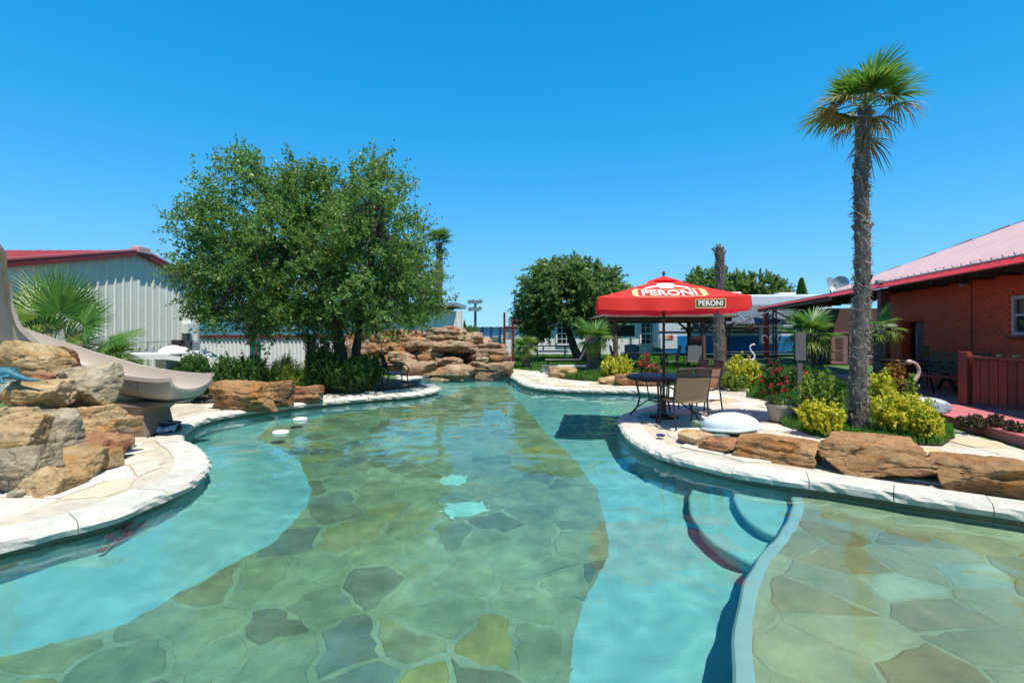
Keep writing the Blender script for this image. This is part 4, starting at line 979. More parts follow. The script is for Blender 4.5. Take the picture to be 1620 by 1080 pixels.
# --- motorhome
def motorhome():
    t = thing('motorhome', 'white and blue motorhome with a charcoal awning parked behind the palms', 'motorhome', (14.4, 31.2, 0), -0.06); t.scale = (1.15,)*3
    def bx(name, c, d, m, bev=0.0, par=None):
        mb = MB(); mb.box(c, d); me = mb.mesh(name, m, bevel=bev); return link(name, me, par or t)
    b = bx('body', (0, 1.2, 1.86), (9.2, 2.4, 2.9), MT['rv_white'], 0.12)
    bx('skirt', (0.2, 1.19, 0.62), (9.0, 2.42, 0.98), MT['blue_paint'], 0.05)
    bx('stripe', (0, -0.012, 1.30), (9.2, 0.01, 0.08), MT['black_plastic']); bx('stripe', (0.6, -0.012, 1.50), (8.0, 0.01, 0.07), MT['black_plastic'])
    bx('tail_panel', (-4.05, -0.03, 0.75), (0.9, 0.04, 0.7), MT['rv_white'], 0.01)
    for x, m in ((-4.2, 'pale lens'), (-4.05, 'orange lens'), (-3.9, 'red lens')):
        bx('tail_light', (x, -0.06, 1.02), (0.14, 0.03, 0.22), M(m, {'pale lens': (0.6, 0.5, 0.4), 'orange lens': (0.8, 0.25, 0.02), 'red lens': (0.6, 0.03, 0.02)}[m], 0.2), 0.005)
    for x, w, h in ((-1.6, 1.9, 0.8), (2.0, 1.0, 0.75), (3.6, 0.7, 0.7)):
        f = bx('window', (x, -0.015, 2.15), (w, 0.03, h), MT['black_plastic'], 0.02)
        bx('pane', (x, -0.035, 2.15), (w-0.12, 0.02, h-0.12), MT['glass'], par=f)
    bx('door', (1.05, -0.012, 1.6), (0.68, 0.03, 1.9), MT['rv_white'], 0.02)
    for x in (-2.6, 3.0):
        mb = MB(); mb.lathe([(0.0, -0.13), (0.33, -0.13), (0.4, -0.08), (0.4, 0.08), (0.33, 0.13), (0.0, 0.13)], 24); w = link('wheel', mb.mesh('wheel', MT['tyre'], True), t, (x, 0.1, 0.4), (PI/2, 0, 0))
        mb = MB(); mb.lathe([(0.0, 0.14), (0.16, 0.15), (0.22, 0.13), (0.22, 0.1)], 18); link('rim', mb.mesh('rim', MT['grey_metal'], True), w)
        mb = MB(); mb.tube([(x+0.52*math.cos(a), -0.03, 0.4+0.52*math.sin(a)) for a in np.linspace(0, PI, 14)], 0.045, 6); link('wheel_arch', mb.mesh('wheel_arch', MT['black_plastic'], True), t)
    bx('roof_unit', (-0.4, 1.2, 3.4), (1.0, 0.8, 0.24), MT['white_paint'], 0.05)
    bx('roof_unit', (2.6, 1.2, 3.38), (0.9, 0.7, 0.2), MT['white_paint'], 0.05)
    mb = MB(); mb.add([(-2.6, -0.03, 2.75), (2.2, -0.03, 2.75), (2.2, -2.5, 1.72), (-2.6, -2.5, 1.72), (-2.6, -0.03, 2.72), (2.2, -0.03, 2.72), (2.2, -2.5, 1.69), (-2.6, -2.5, 1.69)], [(0, 3, 2, 1), (4, 5, 6, 7), (3, 7, 6, 2), (0, 1, 5, 4), (1, 2, 6, 5), (0, 4, 7, 3)])
    aw = mb.build('awning', MT['awning'], t)
    for x in (-2.5, -0.9, 0.7, 2.1):
        mb = MB(); mb.tube([(x, -0.05, 2.80), (x, -2.5, 1.76)], 0.018, 6); link('awning_rib', mb.mesh('awning_rib', MT['grey_metal'], True), aw)
    for x in (-2.5, 2.1):
        mb = MB(); mb.tube([(x, -2.48, 1.7), (x, -0.03, 0.9)], 0.02, 6); link('awning_arm', mb.mesh('awning_arm', MT['grey_metal'], True), aw)
motorhome()
# --- gazebo behind the parasol
def gazebo():
    t = thing('gazebo', 'brown timber gazebo with a hipped board roof behind the red parasol', 'gazebo', (6.1, 21.5, 0))
    hw, hd, ez, pz = 2.55, 2.2, 2.12, 2.95
    for a in range(4):
        R = Matrix.Rotation(a*PI/2, 3, 'Z'); w, d = (hw, hd) if a % 2 == 0 else (hd, hw)
        mb = MB(); v = [R @ Vector(p) for p in ((-w, -d, ez), (w, -d, ez), (0, 0, pz), (-w, -d, ez-0.06), (w, -d, ez-0.06), (0, 0, pz-0.06))]
        mb.add(v, [(0, 1, 2), (5, 4, 3), (0, 3, 4, 1)]); mb.build('roof', MT['shingle'], t)
    for sy in (-1, 1):
        mb = MB(); mb.box((0, sy*(hd-0.3), ez-0.13), (2*hw-0.3, 0.12, 0.16)); mb.build('beam', MT['brown_wood'], t)
    for sx in (-1, 1):
        mb = MB(); mb.box((sx*(hw-0.35), 0, ez-0.132), (0.12, 2*hd-0.8, 0.16)); mb.build('beam', MT['brown_wood'], t)
    for sx, sy in ((-1, -1), (1, -1), (1, 1), (-1, 1), (0.62, -1)):
        mb = MB(); x, y = sx*(hw-0.45), sy*(hd-0.3); mb.tube([(x, y, 0), (x+0.015, y, 0.9), (x-0.01, y, ez-0.2)], [0.11, 0.095, 0.1], 9); p = mb.build('post', MT['brown_wood'], t, smooth=True)
        for s in (-1, 1):
            q = MB(); q.tube([(x, y, ez-0.75), (x+s*0.2, y, ez-0.42), (x+s*0.5, y, ez-0.2)], 0.05, 7); link('brace', q.mesh('brace', MT['brown_wood'], True), p)
    mb = MB(); mb.box((-1.0, 1.2, 1.55), (0.8, 0.05, 0.5)); mb.build('sign_board', M('dark teal board', (0.02, 0.10, 0.09), 0.5), t)
gazebo()
# --- white house far behind
def white_house():
    t = thing('white_house', 'long white sided house with multi pane windows beyond the lawn', 'house', (6.0, 33.5, 0))
    mb = MB(); mb.box((0.4, 2.5, 1.35), (10.4, 5, 2.7)); mb.build('wall', MT['white_paint'], t)
    for k in range(26):
        mb = MB(); mb.box((-4.7+k*0.4, -0.012, 1.35), (0.03, 0.03, 2.68)); mb.build('batten', MT['white_paint'], t)
    mb = MB(); mb.add([(-5.1, -0.5, 2.66), (6, -0.5, 2.66), (6, 2.5, 3.3), (-5.1, 2.5, 3.3), (6, 5.5, 2.66), (-5.1, 5.5, 2.66)], [(0, 1, 2, 3), (3, 2, 4, 5)]); mb.build('roof', MT['grey_metal'], t)
    for x in (-2.55, 3.0):
        mb = MB()
        for a, b, c, d in ((-0.5, 0, 0.1, 1.5), (0.5, 0, 0.1, 1.5), (0, 0.72, 1.1, 0.1), (0, -0.72, 1.1, 0.1), (0, 0, 1.0, 0.07)): mb.box((x+a, -0.05, 1.4+b), (c, 0.08, d))
        f = mb.build('window', MT['white_paint'], t)
        for z in (-0.36, 0.36):
            q = MB(); q.box((x, -0.02, 1.4+z), (0.9, 0.03, 0.65)); link('pane', q.mesh('pane', MT['glass']), f)
        q = MB()
        for xx in (-0.15, 0.15): q.box((x+xx, -0.045, 1.4), (0.03, 0.03, 1.4))
        for zz in (-0.36, 0.36): q.box((x, -0.046, 1.4+zz), (0.9, 0.03, 0.03))
        link('glazing_bar', q.mesh('glazing_bar', MT['white_paint']), f)
    mb = MB(); mb.tube([(1.9, -0.1, 0), (1.9, -0.1, 2.7)], 0.05, 8); mb.build('downpipe', MT['grey_metal'], t)
white_house()
# ================================================================== vegetation
def leaf_cloud(name, C, D, L, rng, mat, parent=None, aspect=0.42, up=0.35, kind=None, origin=None):
    """one mesh of leaf blades: C centres (N,3), D growth directions (N,3), L lengths (N)"""
    n = len(C); D = D/np.maximum(np.linalg.norm(D, axis=1, keepdims=True), 1e-6)
    R = rng.normal(size=(n, 3)); R[:, 2] += up*2.0
    S_ = np.cross(D, R); S_ /= np.maximum(np.linalg.norm(S_, axis=1, keepdims=True), 1e-6)
    N = np.cross(S_, D)
    L = L[:, None]; w = L*aspect*0.5
    a = C-D*L*0.5; b = C+D*L*0.5; m = C+N*L*0.07
    V = np.stack([a, m+S_*w, b, m-S_*w], axis=1).reshape(-1, 3)
    if origin is not None: V = V-np.array(origin)[None, :]
    me = bpy.data.meshes.new(name)
    me.vertices.add(n*4); me.vertices.foreach_set('co', V.astype(np.float32).ravel())
    me.loops.add(n*4); me.loops.foreach_set('vertex_index', np.arange(n*4, dtype=np.int32))
    me.polygons.add(n); me.polygons.foreach_set('loop_start', np.arange(0, n*4, 4, dtype=np.int32)); me.polygons.foreach_set('loop_total', np.full(n, 4, dtype=np.int32))
    me.materials.append(mat); me.update(calc_edges=True)
    o = link(name, me, parent)
    if kind: tag(o, kind=kind)
    return o
def ell_points(rng, ells, n, shell=0.35):
    """points in a union of ellipsoids (c, r), biased to the outside"""
    vol = np.array([e[1][0]*e[1][1]*e[1][2] for e in ells]); out = []
    for e, k in zip(ells, np.maximum(1, (n*vol**0.8/(vol**0.8).sum()).astype(int))):
        d = rng.normal(size=(k, 3)); d /= np.linalg.norm(d, axis=1, keepdims=True)
        r = rng.uniform(shell**3, 1, size=(k, 1))**(1/3)
        out.append(np.array(e[0])[None, :]+d*r*np.array(e[1])[None, :])
    return np.concatenate(out)
def broad_tree(label, group, base, stems, ells, seed, leafm, nclump=300, twigs=8, per=22, twig=(0.35, 0.8), leaf=(0.06, 0.1), cat='tree', name='oak_tree', bark='bark', droop=0.0, nlimb=9):
    rng = np.random.RandomState(seed); r = random.Random(seed)
    t = thing(name, label, cat, base, 0, group); o = np.array(base)
    cl = ell_points(rng, ells, nclump, 0.25)
    cen = np.mean([e[0] for e in ells], axis=0)
    tm = MB(); tops = []
    for path, r0, r1 in stems:
        pts = [Vector(p)-Vector(base) for p in path]; k = len(pts)
        # smooth and roughen the trunk line
        fine = []
        for i in range(k-1):
            for j in range(5): fine.append(pts[i].lerp(pts[i+1], j/5)+Vector((r.uniform(-.015, .015), r.uniform(-.015, .015), 0)))
        fine.append(pts[-1]); n = len(fine)
        tm.tube(fine, [r0*1.35 if i == 0 else r0+(r1-r0)*i/(n-1) for i in range(n)], 10)
        tops += [fine[-1], fine[int(n*0.8)]]
    tm.build('trunk', MT[bark], t, smooth=True)
    lim = cl[rng.choice(len(cl), nlimb, replace=False)]
    lb = MB(); ln = []
    for p in lim:
        q = Vector(p-o); a = min(tops, key=lambda s: (s-q).length); m = a.lerp(q, 0.5)+Vector((r.uniform(-.2, .2), r.uniform(-.2, .2), 0.15*(q-a).length))
        pts = [a, a.lerp(m, 0.6)+Vector((0, 0, 0.05)), m, q.lerp(m, 0.4), q]; lb.tube(pts, [0.085, 0.07, 0.055, 0.038, 0.02], 6); ln += pts[1:]
    for p in cl[::2]:
        q = Vector(p-o); a = min(ln, key=lambda s: (s-q).length)
        if (a-q).length > 0.1: lb.tube([a, a.lerp(q, 0.5)+Vector((r.uniform(-.08, .08), r.uniform(-.08, .08), r.uniform(0, .12))), q], [0.022, 0.014, 0.006], 5, cap=False)
    lb.build('limbs', MT[bark], t, smooth=True)
    # sprays: every clump throws twigs outward, leaves stand along them
    out = cl-cen[None, :]; out /= np.linalg.norm(out, axis=1, keepdims=True)
    td = np.repeat(out, twigs, 0)*0.75+rng.normal(size=(len(cl)*twigs, 3))*0.62; td[:, 2] += 0.12-droop; td /= np.linalg.norm(td, axis=1, keepdims=True)
    tl = rng.uniform(twig[0], twig[1], size=len(td)); to = np.repeat(cl, twigs, 0)+rng.normal(size=td.shape)*0.12
    s = rng.uniform(0.0, 1.0, size=(len(td), per))
    C = to[:, None, :]+td[:, None, :]*(s*tl[:, None])[:, :, None]
    C[:, :, 2] -= droop*0.8*(s**2)*tl[:, None]
    C = C+rng.normal(size=C.shape)*0.035
    D = td[:, None, :]*0.6+rng.normal(size=C.shape)*0.65
    C = C.reshape(-1, 3); D = D.reshape(-1, 3)
    leaf_cloud('crown', C, D, rng.uniform(leaf[0], leaf[1], size=len(C)), rng, leafm, t, origin=base, aspect=0.5)
    return t
def pxell(px, py, rx, rz, Y, ry, dy=0.0):
    c = P(px, py, Y+dy); k = Y/F; return ((c.x, c.y, c.z), (rx*k, ry, rz*k))
Yt = 13.2
broad_tree('big spreading live oak with two dark trunks on the left peninsula', None, tuple(G(548, 612))[:2]+(0,) if False else (P(548, 600, Yt).x, Yt, 0.0),
    [([P(550, 616, Yt), P(541, 570, Yt), P(534, 530, Yt), P(520, 470, Yt), P(480, 410, Yt)], 0.20, 0.09), ([P(556, 612, Yt+0.1), P(561, 570, Yt+.15), P(568, 525, Yt+.2), P(580, 460, Yt+.2), P(590, 400, Yt+.2)], 0.15, 0.07)],
    [pxell(432, 355, 115, 95, Yt, 2.0), pxell(580, 365, 95, 92, Yt, 2.0), pxell(508, 435, 176, 68, Yt, 2.4), pxell(645, 455, 50, 52, Yt, 1.5), pxell(560, 490, 135, 38, Yt, 1.9), pxell(400, 490, 70, 40, Yt, 1.6), pxell(368, 440, 62, 62, Yt, 1.5), pxell(330, 360, 40, 45, Yt, 0.9), pxell(400, 275, 38, 30, Yt, 0.8), pxell(590, 285, 40, 28, Yt, 0.8), pxell(632, 396, 18, 26, Yt, 0.7), pxell(500, 335, 75, 62, Yt, 1.5)],
    21, MT['oak_leaf'], 640, 9, 26, (0.26, 0.70), (0.055, 0.105), nlimb=14)
Y2 = 26.5
broad_tree('rounded live oak standing on the lawn in front of the white house', None, (P(915, 570, Y2).x, Y2, 0),
    [([P(917, 573, Y2), P(908, 550, Y2), P(900, 525, Y2), P(885, 480, Y2)], 0.26, 0.12), ([P(921, 573, Y2), P(930, 545, Y2), P(938, 515, Y2), P(945, 470, Y2)], 0.24, 0.11)],
    [pxell(900, 460, 72, 48, Y2, 2.4), pxell(935, 470, 48, 50, Y2, 2.0), pxell(855, 490, 38, 38, Y2, 1.6), pxell(900, 430, 45, 18, Y2, 1.4), pxell(945, 505, 34, 26, Y2, 1.4), pxell(965, 460, 14, 30, Y2, 0.8), pxell(840, 520, 18, 20, Y2, 0.8)],
    33, MT['far_leaf'], 330, 8, 24, (0.4, 0.9), (0.13, 0.22), droop=0.25)
GT = 'trees beyond the motorhome'
Yf = 44.0
for i, (ells, b, lab, nm, lm) in enumerate([
    ([(1125, 452, 38, 20), (1105, 465, 24, 14)], 1125, 'bushy green tree rising behind the tip of the red parasol', 'mesquite_tree', 'far_leaf'),
    ([(1200, 456, 42, 22), (1225, 468, 22, 14), (1175, 465, 26, 16)], 1200, 'wide green tree above the motorhome, left of the little pine', 'mesquite_tree', 'far_leaf')]):
    broad_tree(lab, GT, (P(b, 560, Yf).x, Yf+i, 0), [([P(b, 552, Yf+i), P(b+2, 500, Yf+i), P(b-3, 470, Yf+i)], 0.3, 0.15)], [pxell(a, c, w, h, Yf+i, 1.8) for a, c, w, h in ells], 50+i, MT[lm], 120, 7, 22, (0.5, 1.1), (0.2, 0.32), name=nm)
def conifer(label, x, Y, ztop, r, seed, group=None):
    rng = np.random.RandomState(seed); base = (x, Y, 0); t = thing('pine_tree', label, 'tree', base, 0, group)
    mb = MB(); mb.tube([(0, 0, 0), (0, 0, ztop*0.9)], [0.18, 0.04], 7); mb.build('trunk', MT['bark'], t)
    n = 5200; z = rng.uniform(0.12, 1, n); a = rng.uniform(0, 2*PI, n); rad = r*(1-z)**0.75*rng.uniform(0.25, 1.1, n)
    C = np.stack([np.cos(a)*rad, np.sin(a)*rad, z*ztop], 1); D = np.stack([np.cos(a), np.sin(a), 0.5+0*a], 1)+rng.normal(size=(n, 3))*0.4
    leaf_cloud('crown', C, D, rng.uniform(0.2, 0.4, n), rng, MT['dark_leaf'], t, aspect=0.3)
    return t
conifer('small pointed pine behind the porch roof', P(1268, 500, 46).x, 46, P(1268, 440, 46).z, 1.35, 61)
# --- shrubs
def shrub(name, label, base, ells, seed, mat, n=1600, leaf=(0.04, 0.07), stems=7, group=None, cat='shrub', up=0.5, aspect=0.5, shoots=20, extra=None):
    """ells relative to base"""
    rng = np.random.RandomState(seed); r = random.Random(seed); t = thing(name, label, cat, base, 0, group)
    nt = max(20, n//16); tips = ell_points(rng, ells, nt, 0.45); tips[:, 2] = np.maximum(tips[:, 2], 0.03)
    sm = MB()
    for p in tips[rng.choice(len(tips), min(len(tips), stems*4), replace=False)]:
        q = Vector(p); a = Vector((q.x*0.15, q.y*0.15, 0)); sm.tube([a, a.lerp(q, 0.5)+Vector((0, 0, q.z*0.15)), q], [0.009, 0.007, 0.003], 4, cap=False)
    sm.build('stems', MT['stem'], t)
    per = max(4, n//len(tips)); out = tips/np.maximum(np.linalg.norm(tips, axis=1, keepdims=True), 1e-3)
    td = out*0.7+rng.normal(size=tips.shape)*0.4; td[:, 2] += up; td /= np.linalg.norm(td, axis=1, keepdims=True)
    ext = float(np.mean([e[1][2] for e in ells]))*0.42
    s = rng.uniform(-0.6, 1, size=(len(tips), per)); C = tips[:, None, :]+td[:, None, :]*(s*ext)[:, :, None]+rng.normal(size=(len(tips), per, 3))*ext*0.16
    D = td[:, None, :]*0.7+rng.normal(size=C.shape)*0.6
    C = C.reshape(-1, 3); C[:, 2] = np.maximum(C[:, 2], 0.01)
    D = D.reshape(-1, 3)
    for q in tips[rng.choice(len(tips), min(shoots, len(tips)), replace=False)]:
        k = 26; f = rng.uniform(0, 1, k); H = ext*rng.uniform(0.6, 2.3); ln = rng.normal(size=2)*0.18
        C = np.concatenate([C, np.stack([q[0]+ln[0]*f*H+rng.normal(size=k)*0.012, q[1]+ln[1]*f*H+rng.normal(size=k)*0.012, q[2]+f*H], 1)]); D = np.concatenate([D, rng.normal(size=(k, 3))*np.array([[1, 1, .4]])+np.array([[0, 0, .5]])])
    leaf_cloud('foliage', C, D.reshape(-1, 3), rng.uniform(leaf[0], leaf[1], len(C)), rng, mat, t, aspect=aspect)
    if extra:                                    # flower heads: (n, material, size)
        k, m, sz = extra; fl = ell_points(rng, ells, k, 0.93); fl = fl[fl[:, 2] > 0.1]; fl[:, 2] += 0.03
        Cc = np.repeat(fl, 9, 0)+rng.normal(size=(len(fl)*9, 3))*sz*0.35
        leaf_cloud('flowers', Cc, rng.normal(size=Cc.shape), np.full(len(Cc), sz), rng, m, t, aspect=0.9, kind='stuff')
    return t
def shrub_px(name, label, px, Y, seed, mat, n, leaf, ry=None, z0=0.0, **kw):
    x0, x1, y0, y1 = px; a = P(x0, y0, Y); b = P(x1, y1, Y); w = (b.x-a.x)/2; top = a.z-z0; base = ((a.x+b.x)/2, Y, z0)
    ry = ry or w*0.8; r = random.Random(seed)
    ells = [((0, 0, top*0.45), (w*0.82, ry, top*0.46))]
    for i in range(4):
        g = r.uniform(0, 2*PI); ells.append(((math.cos(g)*w*0.45, math.sin(g)*ry*0.4, top*r.uniform(0.45, 0.66)), (w*0.42, ry*0.45, top*0.32)))
    return shrub(name, label, base, ells, seed, mat, n, leaf, **kw)
GU = 'shrubs under the live oak'
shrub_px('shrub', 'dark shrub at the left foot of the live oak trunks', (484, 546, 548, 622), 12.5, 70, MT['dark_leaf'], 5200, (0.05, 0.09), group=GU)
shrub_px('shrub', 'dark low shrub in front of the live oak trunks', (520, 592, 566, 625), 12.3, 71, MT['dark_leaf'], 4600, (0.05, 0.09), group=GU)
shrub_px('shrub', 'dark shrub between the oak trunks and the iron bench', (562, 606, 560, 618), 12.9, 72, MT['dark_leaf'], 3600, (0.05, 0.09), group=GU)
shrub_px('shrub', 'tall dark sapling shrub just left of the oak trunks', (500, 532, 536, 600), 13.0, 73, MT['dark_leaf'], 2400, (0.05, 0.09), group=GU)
GB = 'planting behind the left blocks'
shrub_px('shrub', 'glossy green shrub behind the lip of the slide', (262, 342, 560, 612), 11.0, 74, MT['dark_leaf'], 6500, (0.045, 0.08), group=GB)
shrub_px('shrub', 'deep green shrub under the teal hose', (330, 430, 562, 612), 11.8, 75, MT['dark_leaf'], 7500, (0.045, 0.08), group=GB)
shrub_px('shrub', 'bright feathery green shrub to the right of the teal hose', (415, 492, 564, 610), 12.2, 76, MT['lime_leaf'], 6500, (0.04, 0.09), group=GB, aspect=0.2)
GY = 'variegated yellow shrubs round the tall palm'
shrub_px('variegated_shrub', 'tall loose yellow green shrub to the left of the tall palm trunk', (1262, 1338, 585, 690), 8.0, 80, MT['lime_leaf'], 3400, (0.04, 0.075), group=GY)
shrub_px('variegated_shrub', 'bright yellow shrub low at the left foot of the tall palm', (1262, 1340, 632, 690), 7.35, 81, MT['yellow_leaf'], 3800, (0.04, 0.07), group=GY)
shrub_px('variegated_shrub', 'broad bright yellow shrub to the right of the tall palm', (1380, 1478, 622, 698), 7.2, 82, MT['yellow_leaf'], 6200, (0.04, 0.07), group=GY)
shrub_px('variegated_shrub', 'yellow green shrub at the right end of the bed by the path', (1440, 1492, 645, 706), 6.9, 83, MT['yellow_leaf'], 2600, (0.04, 0.07), group=GY)
shrub_px('variegated_shrub', 'upright yellow shrub right behind the tall palm trunk', (1366, 1418, 586, 660), 8.4, 84, MT['yellow_leaf'], 2600, (0.045, 0.075), group=GY)
shrub_px('orange_shrub', 'orange leaved shrub against the dark doorway', (1394, 1434, 570, 640), 8.9, 85, MT['orange_leaf'], 1500, (0.045, 0.08))
shrub_px('red_shrub', 'dark red shrub between the orange shrub and the heron sculpture', (1408, 1446, 600, 650), 8.6, 86, MT['red_leaf'], 1500, (0.04, 0.07))
shrub_px('shrub', 'thin green sprig standing before the heron sculpture', (1432, 1448, 588, 650), 8.0, 87, MT['lime_leaf'], 420, (0.035, 0.06))
GD = 'yellow flowering clumps in the far bed'
shrub_px('yellow_flower_clump', 'yellow flowering clump left of the round table', (946, 1008, 564, 606), 15.3, 88, MT['yellow_leaf'], 2600, (0.06, 0.1), group=GD)
shrub_px('yellow_flower_clump', 'yellow flowering clump beside the bare palm trunk', (1142, 1206, 566, 614), 13.6, 89, MT['yellow_leaf'], 2600, (0.06, 0.1), group=GD)
shrub_px('yellow_flower_clump', 'small lime clump in front of the yellow one by the bare trunk', (1128, 1196, 590, 616), 13.0, 90, MT['lime_leaf'], 1900, (0.06, 0.1), group=GD)
shrub_px('rose_bush', 'rose bush with crimson blooms left of the grey sign post', (1196, 1248, 580, 632), 11.3, 91, MT['dark_leaf'], 2300, (0.04, 0.07), extra=(46, MT['red_petal'], 0.05))
shrub_px('rose_bush', 'dark rose bush with a few red blooms right of the grey sign post', (1240, 1296, 578, 630), 11.9, 92, MT['dark_leaf'], 2300, (0.04, 0.07), extra=(22, MT['red_petal'], 0.06))
shrub_px('geranium', 'red geranium seen beyond the round table', (1006, 1034, 555, 606), 14.9, 93, MT['oak_leaf'], 700, (0.05, 0.08), extra=(26, MT['red_petal'], 0.06))
shrub_px('geranium', 'small red geranium next to the parasol pole', (1026, 1048, 574, 610), 14.7, 94, MT['oak_leaf'], 500, (0.05, 0.08), extra=(14, MT['red_petal'], 0.06))
shrub_px('creeper', 'dry brown creeper spilling over the edge of the red patio', (1512, 1600, 655, 690), 7.5, 95, MT['dry_leaf'], 2600, (0.03, 0.06), ry=0.25, z0=0.05)
shrub_px('creeper', 'sparse dry creeper at the right edge of the patio', (1590, 1650, 668, 700), 7.0, 96, MT['dry_leaf'], 1200, (0.03, 0.06), ry=0.2, z0=0.05)
shrub_px('shrub', 'brown thicket behind the left red porch post', (1206, 1240, 568, 606), 16.5, 97, MT['dry_leaf'], 1100, (0.06, 0.1))
GFar = 'distant bushes beyond the waterfall'
shrub_px('bush', 'dark round bush far beyond the top of the waterfall', (727, 746, 512, 545), 40, 98, MT['far_leaf'], 900, (0.2, 0.35), group=GFar)
shrub_px('bush', 'bush at the foot of the floodlight mast', (742, 762, 516, 548), 44, 99, MT['far_leaf'], 900, (0.2, 0.35), group=GFar)
# --- fan palms
def frond_mesh(name, seed, mat, petiole=0.4, R=0.6, nb=30, spread=1.9, droop=0.25, fold=0.25, split=0.35, ragged=0.1, width=1.0):
    """costapalmate leaf: stalk along +X, folded blades fanned round its end, tips hanging"""
    r = random.Random(seed); mb = MB()
    mb.tube([(0, 0, 0), (petiole*0.5, 0, 0.02), (petiole, 0, 0)], [0.014, 0.010, 0.007], 5)
    for i in range(nb):
        a = -spread+2*spread*i/(nb-1); a += r.uniform(-.03, .03)
        L = R*(1-0.30*(abs(a)/spread)**2)*r.uniform(1-ragged, 1.0); wmax = spread*2*L*split/nb*0.62*width
        dx, dy = math.cos(a), math.sin(a); pts = []
        dr = droop*r.uniform(0.6, 1.5); tw = r.uniform(-.15, .15)
        for k, t in enumerate((0.03, 0.36, 0.66, 0.88, 1.0)):
            wd = (0.25*wmax, wmax, 0.8*wmax, 0.35*wmax, 0.0)[k]; z = -dr*L*t**2.6+0.06*L*t
            x, y = petiole+dx*L*t*(1-0.12*dr*t*t), dy*L*t*(1-0.12*dr*t*t)
            e = (1 if i % 2 else -1)
            pts.append(((x-dy*wd, y+dx*wd, z-fold*wd), (x, y, z+fold*wd*0.9), (x+dy*wd, y-dx*wd, z-fold*wd+tw*wd)))
        for k in range(4):
            p, q = pts[k], pts[k+1]
            if k < 3: mb.add([p[0], p[1], p[2], q[0], q[1], q[2]], [(0, 1, 4, 3), (1, 2, 5, 4)])
            else: mb.add([p[0], p[1], p[2], q[1]], [(0, 1, 3), (1, 2, 3)])
    return mb.mesh(name, mat)
FR = [frond_mesh('frond', 200+i, MT['palm_leaf'], 0.38, 0.64, 30, 1.8, 0.10+0.10*i, split=0.46) for i in range(3)]
FRL = [frond_mesh('frond', 210+i, MT['palm_lime'], 0.30, 0.55, 26, 1.6, 0.35+0.2*i) for i in range(3)]
FRD = [frond_mesh('dry_frond', 220+i, MT['palm_dry'], 0.40, 0.58, 26, 1.7, 0.55+0.25*i, ragged=0.3) for i in range(3)]
MT['palm_mid'] = leafmat('half dry palm leaf', [(0, (0.10, 0.14, 0.03)), (0.5, (0.24, 0.24, 0.08)), (1, (0.42, 0.36, 0.17))], 0.35, 0.5, 0.3)
FRM = [frond_mesh('frond', 230+i, MT['palm_mid'], 0.42, 0.62, 30, 1.8, 0.35+0.15*i, ragged=0.2) for i in range(3)]
def axes(dirv, nrmv):
    x = Vector(dirv).normalized(); n = Vector(nrmv); z = (n-x*n.dot(x)).normalized(); y = z.cross(x)
    return Matrix((x, y, z)).transposed().to_4x4()
def put_frond(me, parent, base, d, n, s):
    o = link(me.name, me, parent); o.matrix_local = Matrix.Translation(Vector(base)) @ axes(d, n) @ Matrix.Scale(s, 4); return o
def palm_trunk(t, h, r0, r1, seed, lean=(0, 0), boots=120, hairy=True, base_flare=1.3, boot_len=0.16, flat=0.0):
    r = random.Random(seed); mb = MB(); nr, ns = max(24, int(h/0.05)), 16
    def ax(z): f = z/h; return Vector((lean[0]*f+0.02*math.sin(z*2.1+seed), lean[1]*f, z))
    def fn(u, v):
        z = v*h; a = 2*PI*u; f = r0+(r1-r0)*v; f *= 1+(base_flare-1)*math.exp(-z/0.25)
        f *= 1+0.10*noise.noise(Vector((math.cos(a)*2, math.sin(a)*2, z*6+seed)))+0.08*noise.noise(Vector((math.cos(a)*5, math.sin(a)*5, z*11)))
        return ax(z)+Vector((math.cos(a)*f, math.sin(a)*f, 0))
    mb.grid(fn, ns, nr, True); mb.build('trunk', MT['palm_bark'], t, smooth=True)
    # stubs of old leaf stalks, spiralling, and fibre
    bm_ = MB()
    for i in range(boots):
        z = (i+r.random())/boots*h*0.99; a = i*2.4+r.uniform(-.3, .3); f = (r0+(r1-r0)*z/h)*(1+(base_flare-1)*math.exp(-z/0.25))
        d = Vector((math.cos(a), math.sin(a), 0)); p = ax(z)+d*f*0.9; L = boot_len*r.uniform(0.5, 1.25)
        out = r.uniform(0.25, 0.6) if flat == 0 else r.uniform(0.02, 0.28)*(2.2 if r.random() < 0.12 else 1)
        bm_.bar(p, p+d*L*out+Vector((r.uniform(-.02, .02), r.uniform(-.02, .02), L)), 0.012, r.uniform(0.03, 0.055))
    tag(bm_.build('leaf_bases', MT['palm_boot'], t), kind='stuff')
    if hairy:
        hb = MB()
        for i in range(boots*7):
            z = r.random()*h; a = r.uniform(0, 2*PI); f = (r0+(r1-r0)*z/h)*(1+(base_flare-1)*math.exp(-z/0.25)); d = Vector((math.cos(a), math.sin(a), 0)); s = Vector((-math.sin(a), math.cos(a), 0))
            p = ax(z)+d*f; q = p+d*r.uniform(0.0, 0.025)+s*r.uniform(-.16, .16)+Vector((0, 0, r.uniform(-.16, .12))); w = Vector((0, 0, 0.007))+s*0.004
            m = p.lerp(q, 0.5)+d*r.uniform(0.005, 0.025)
            hb.add([p-w, p+w, m-w, m+w, q], [(0, 1, 3, 2), (2, 3, 4)])
        tag(hb.build('fibre', MT['palm_boot'], t), kind='stuff')
    return ax(h)
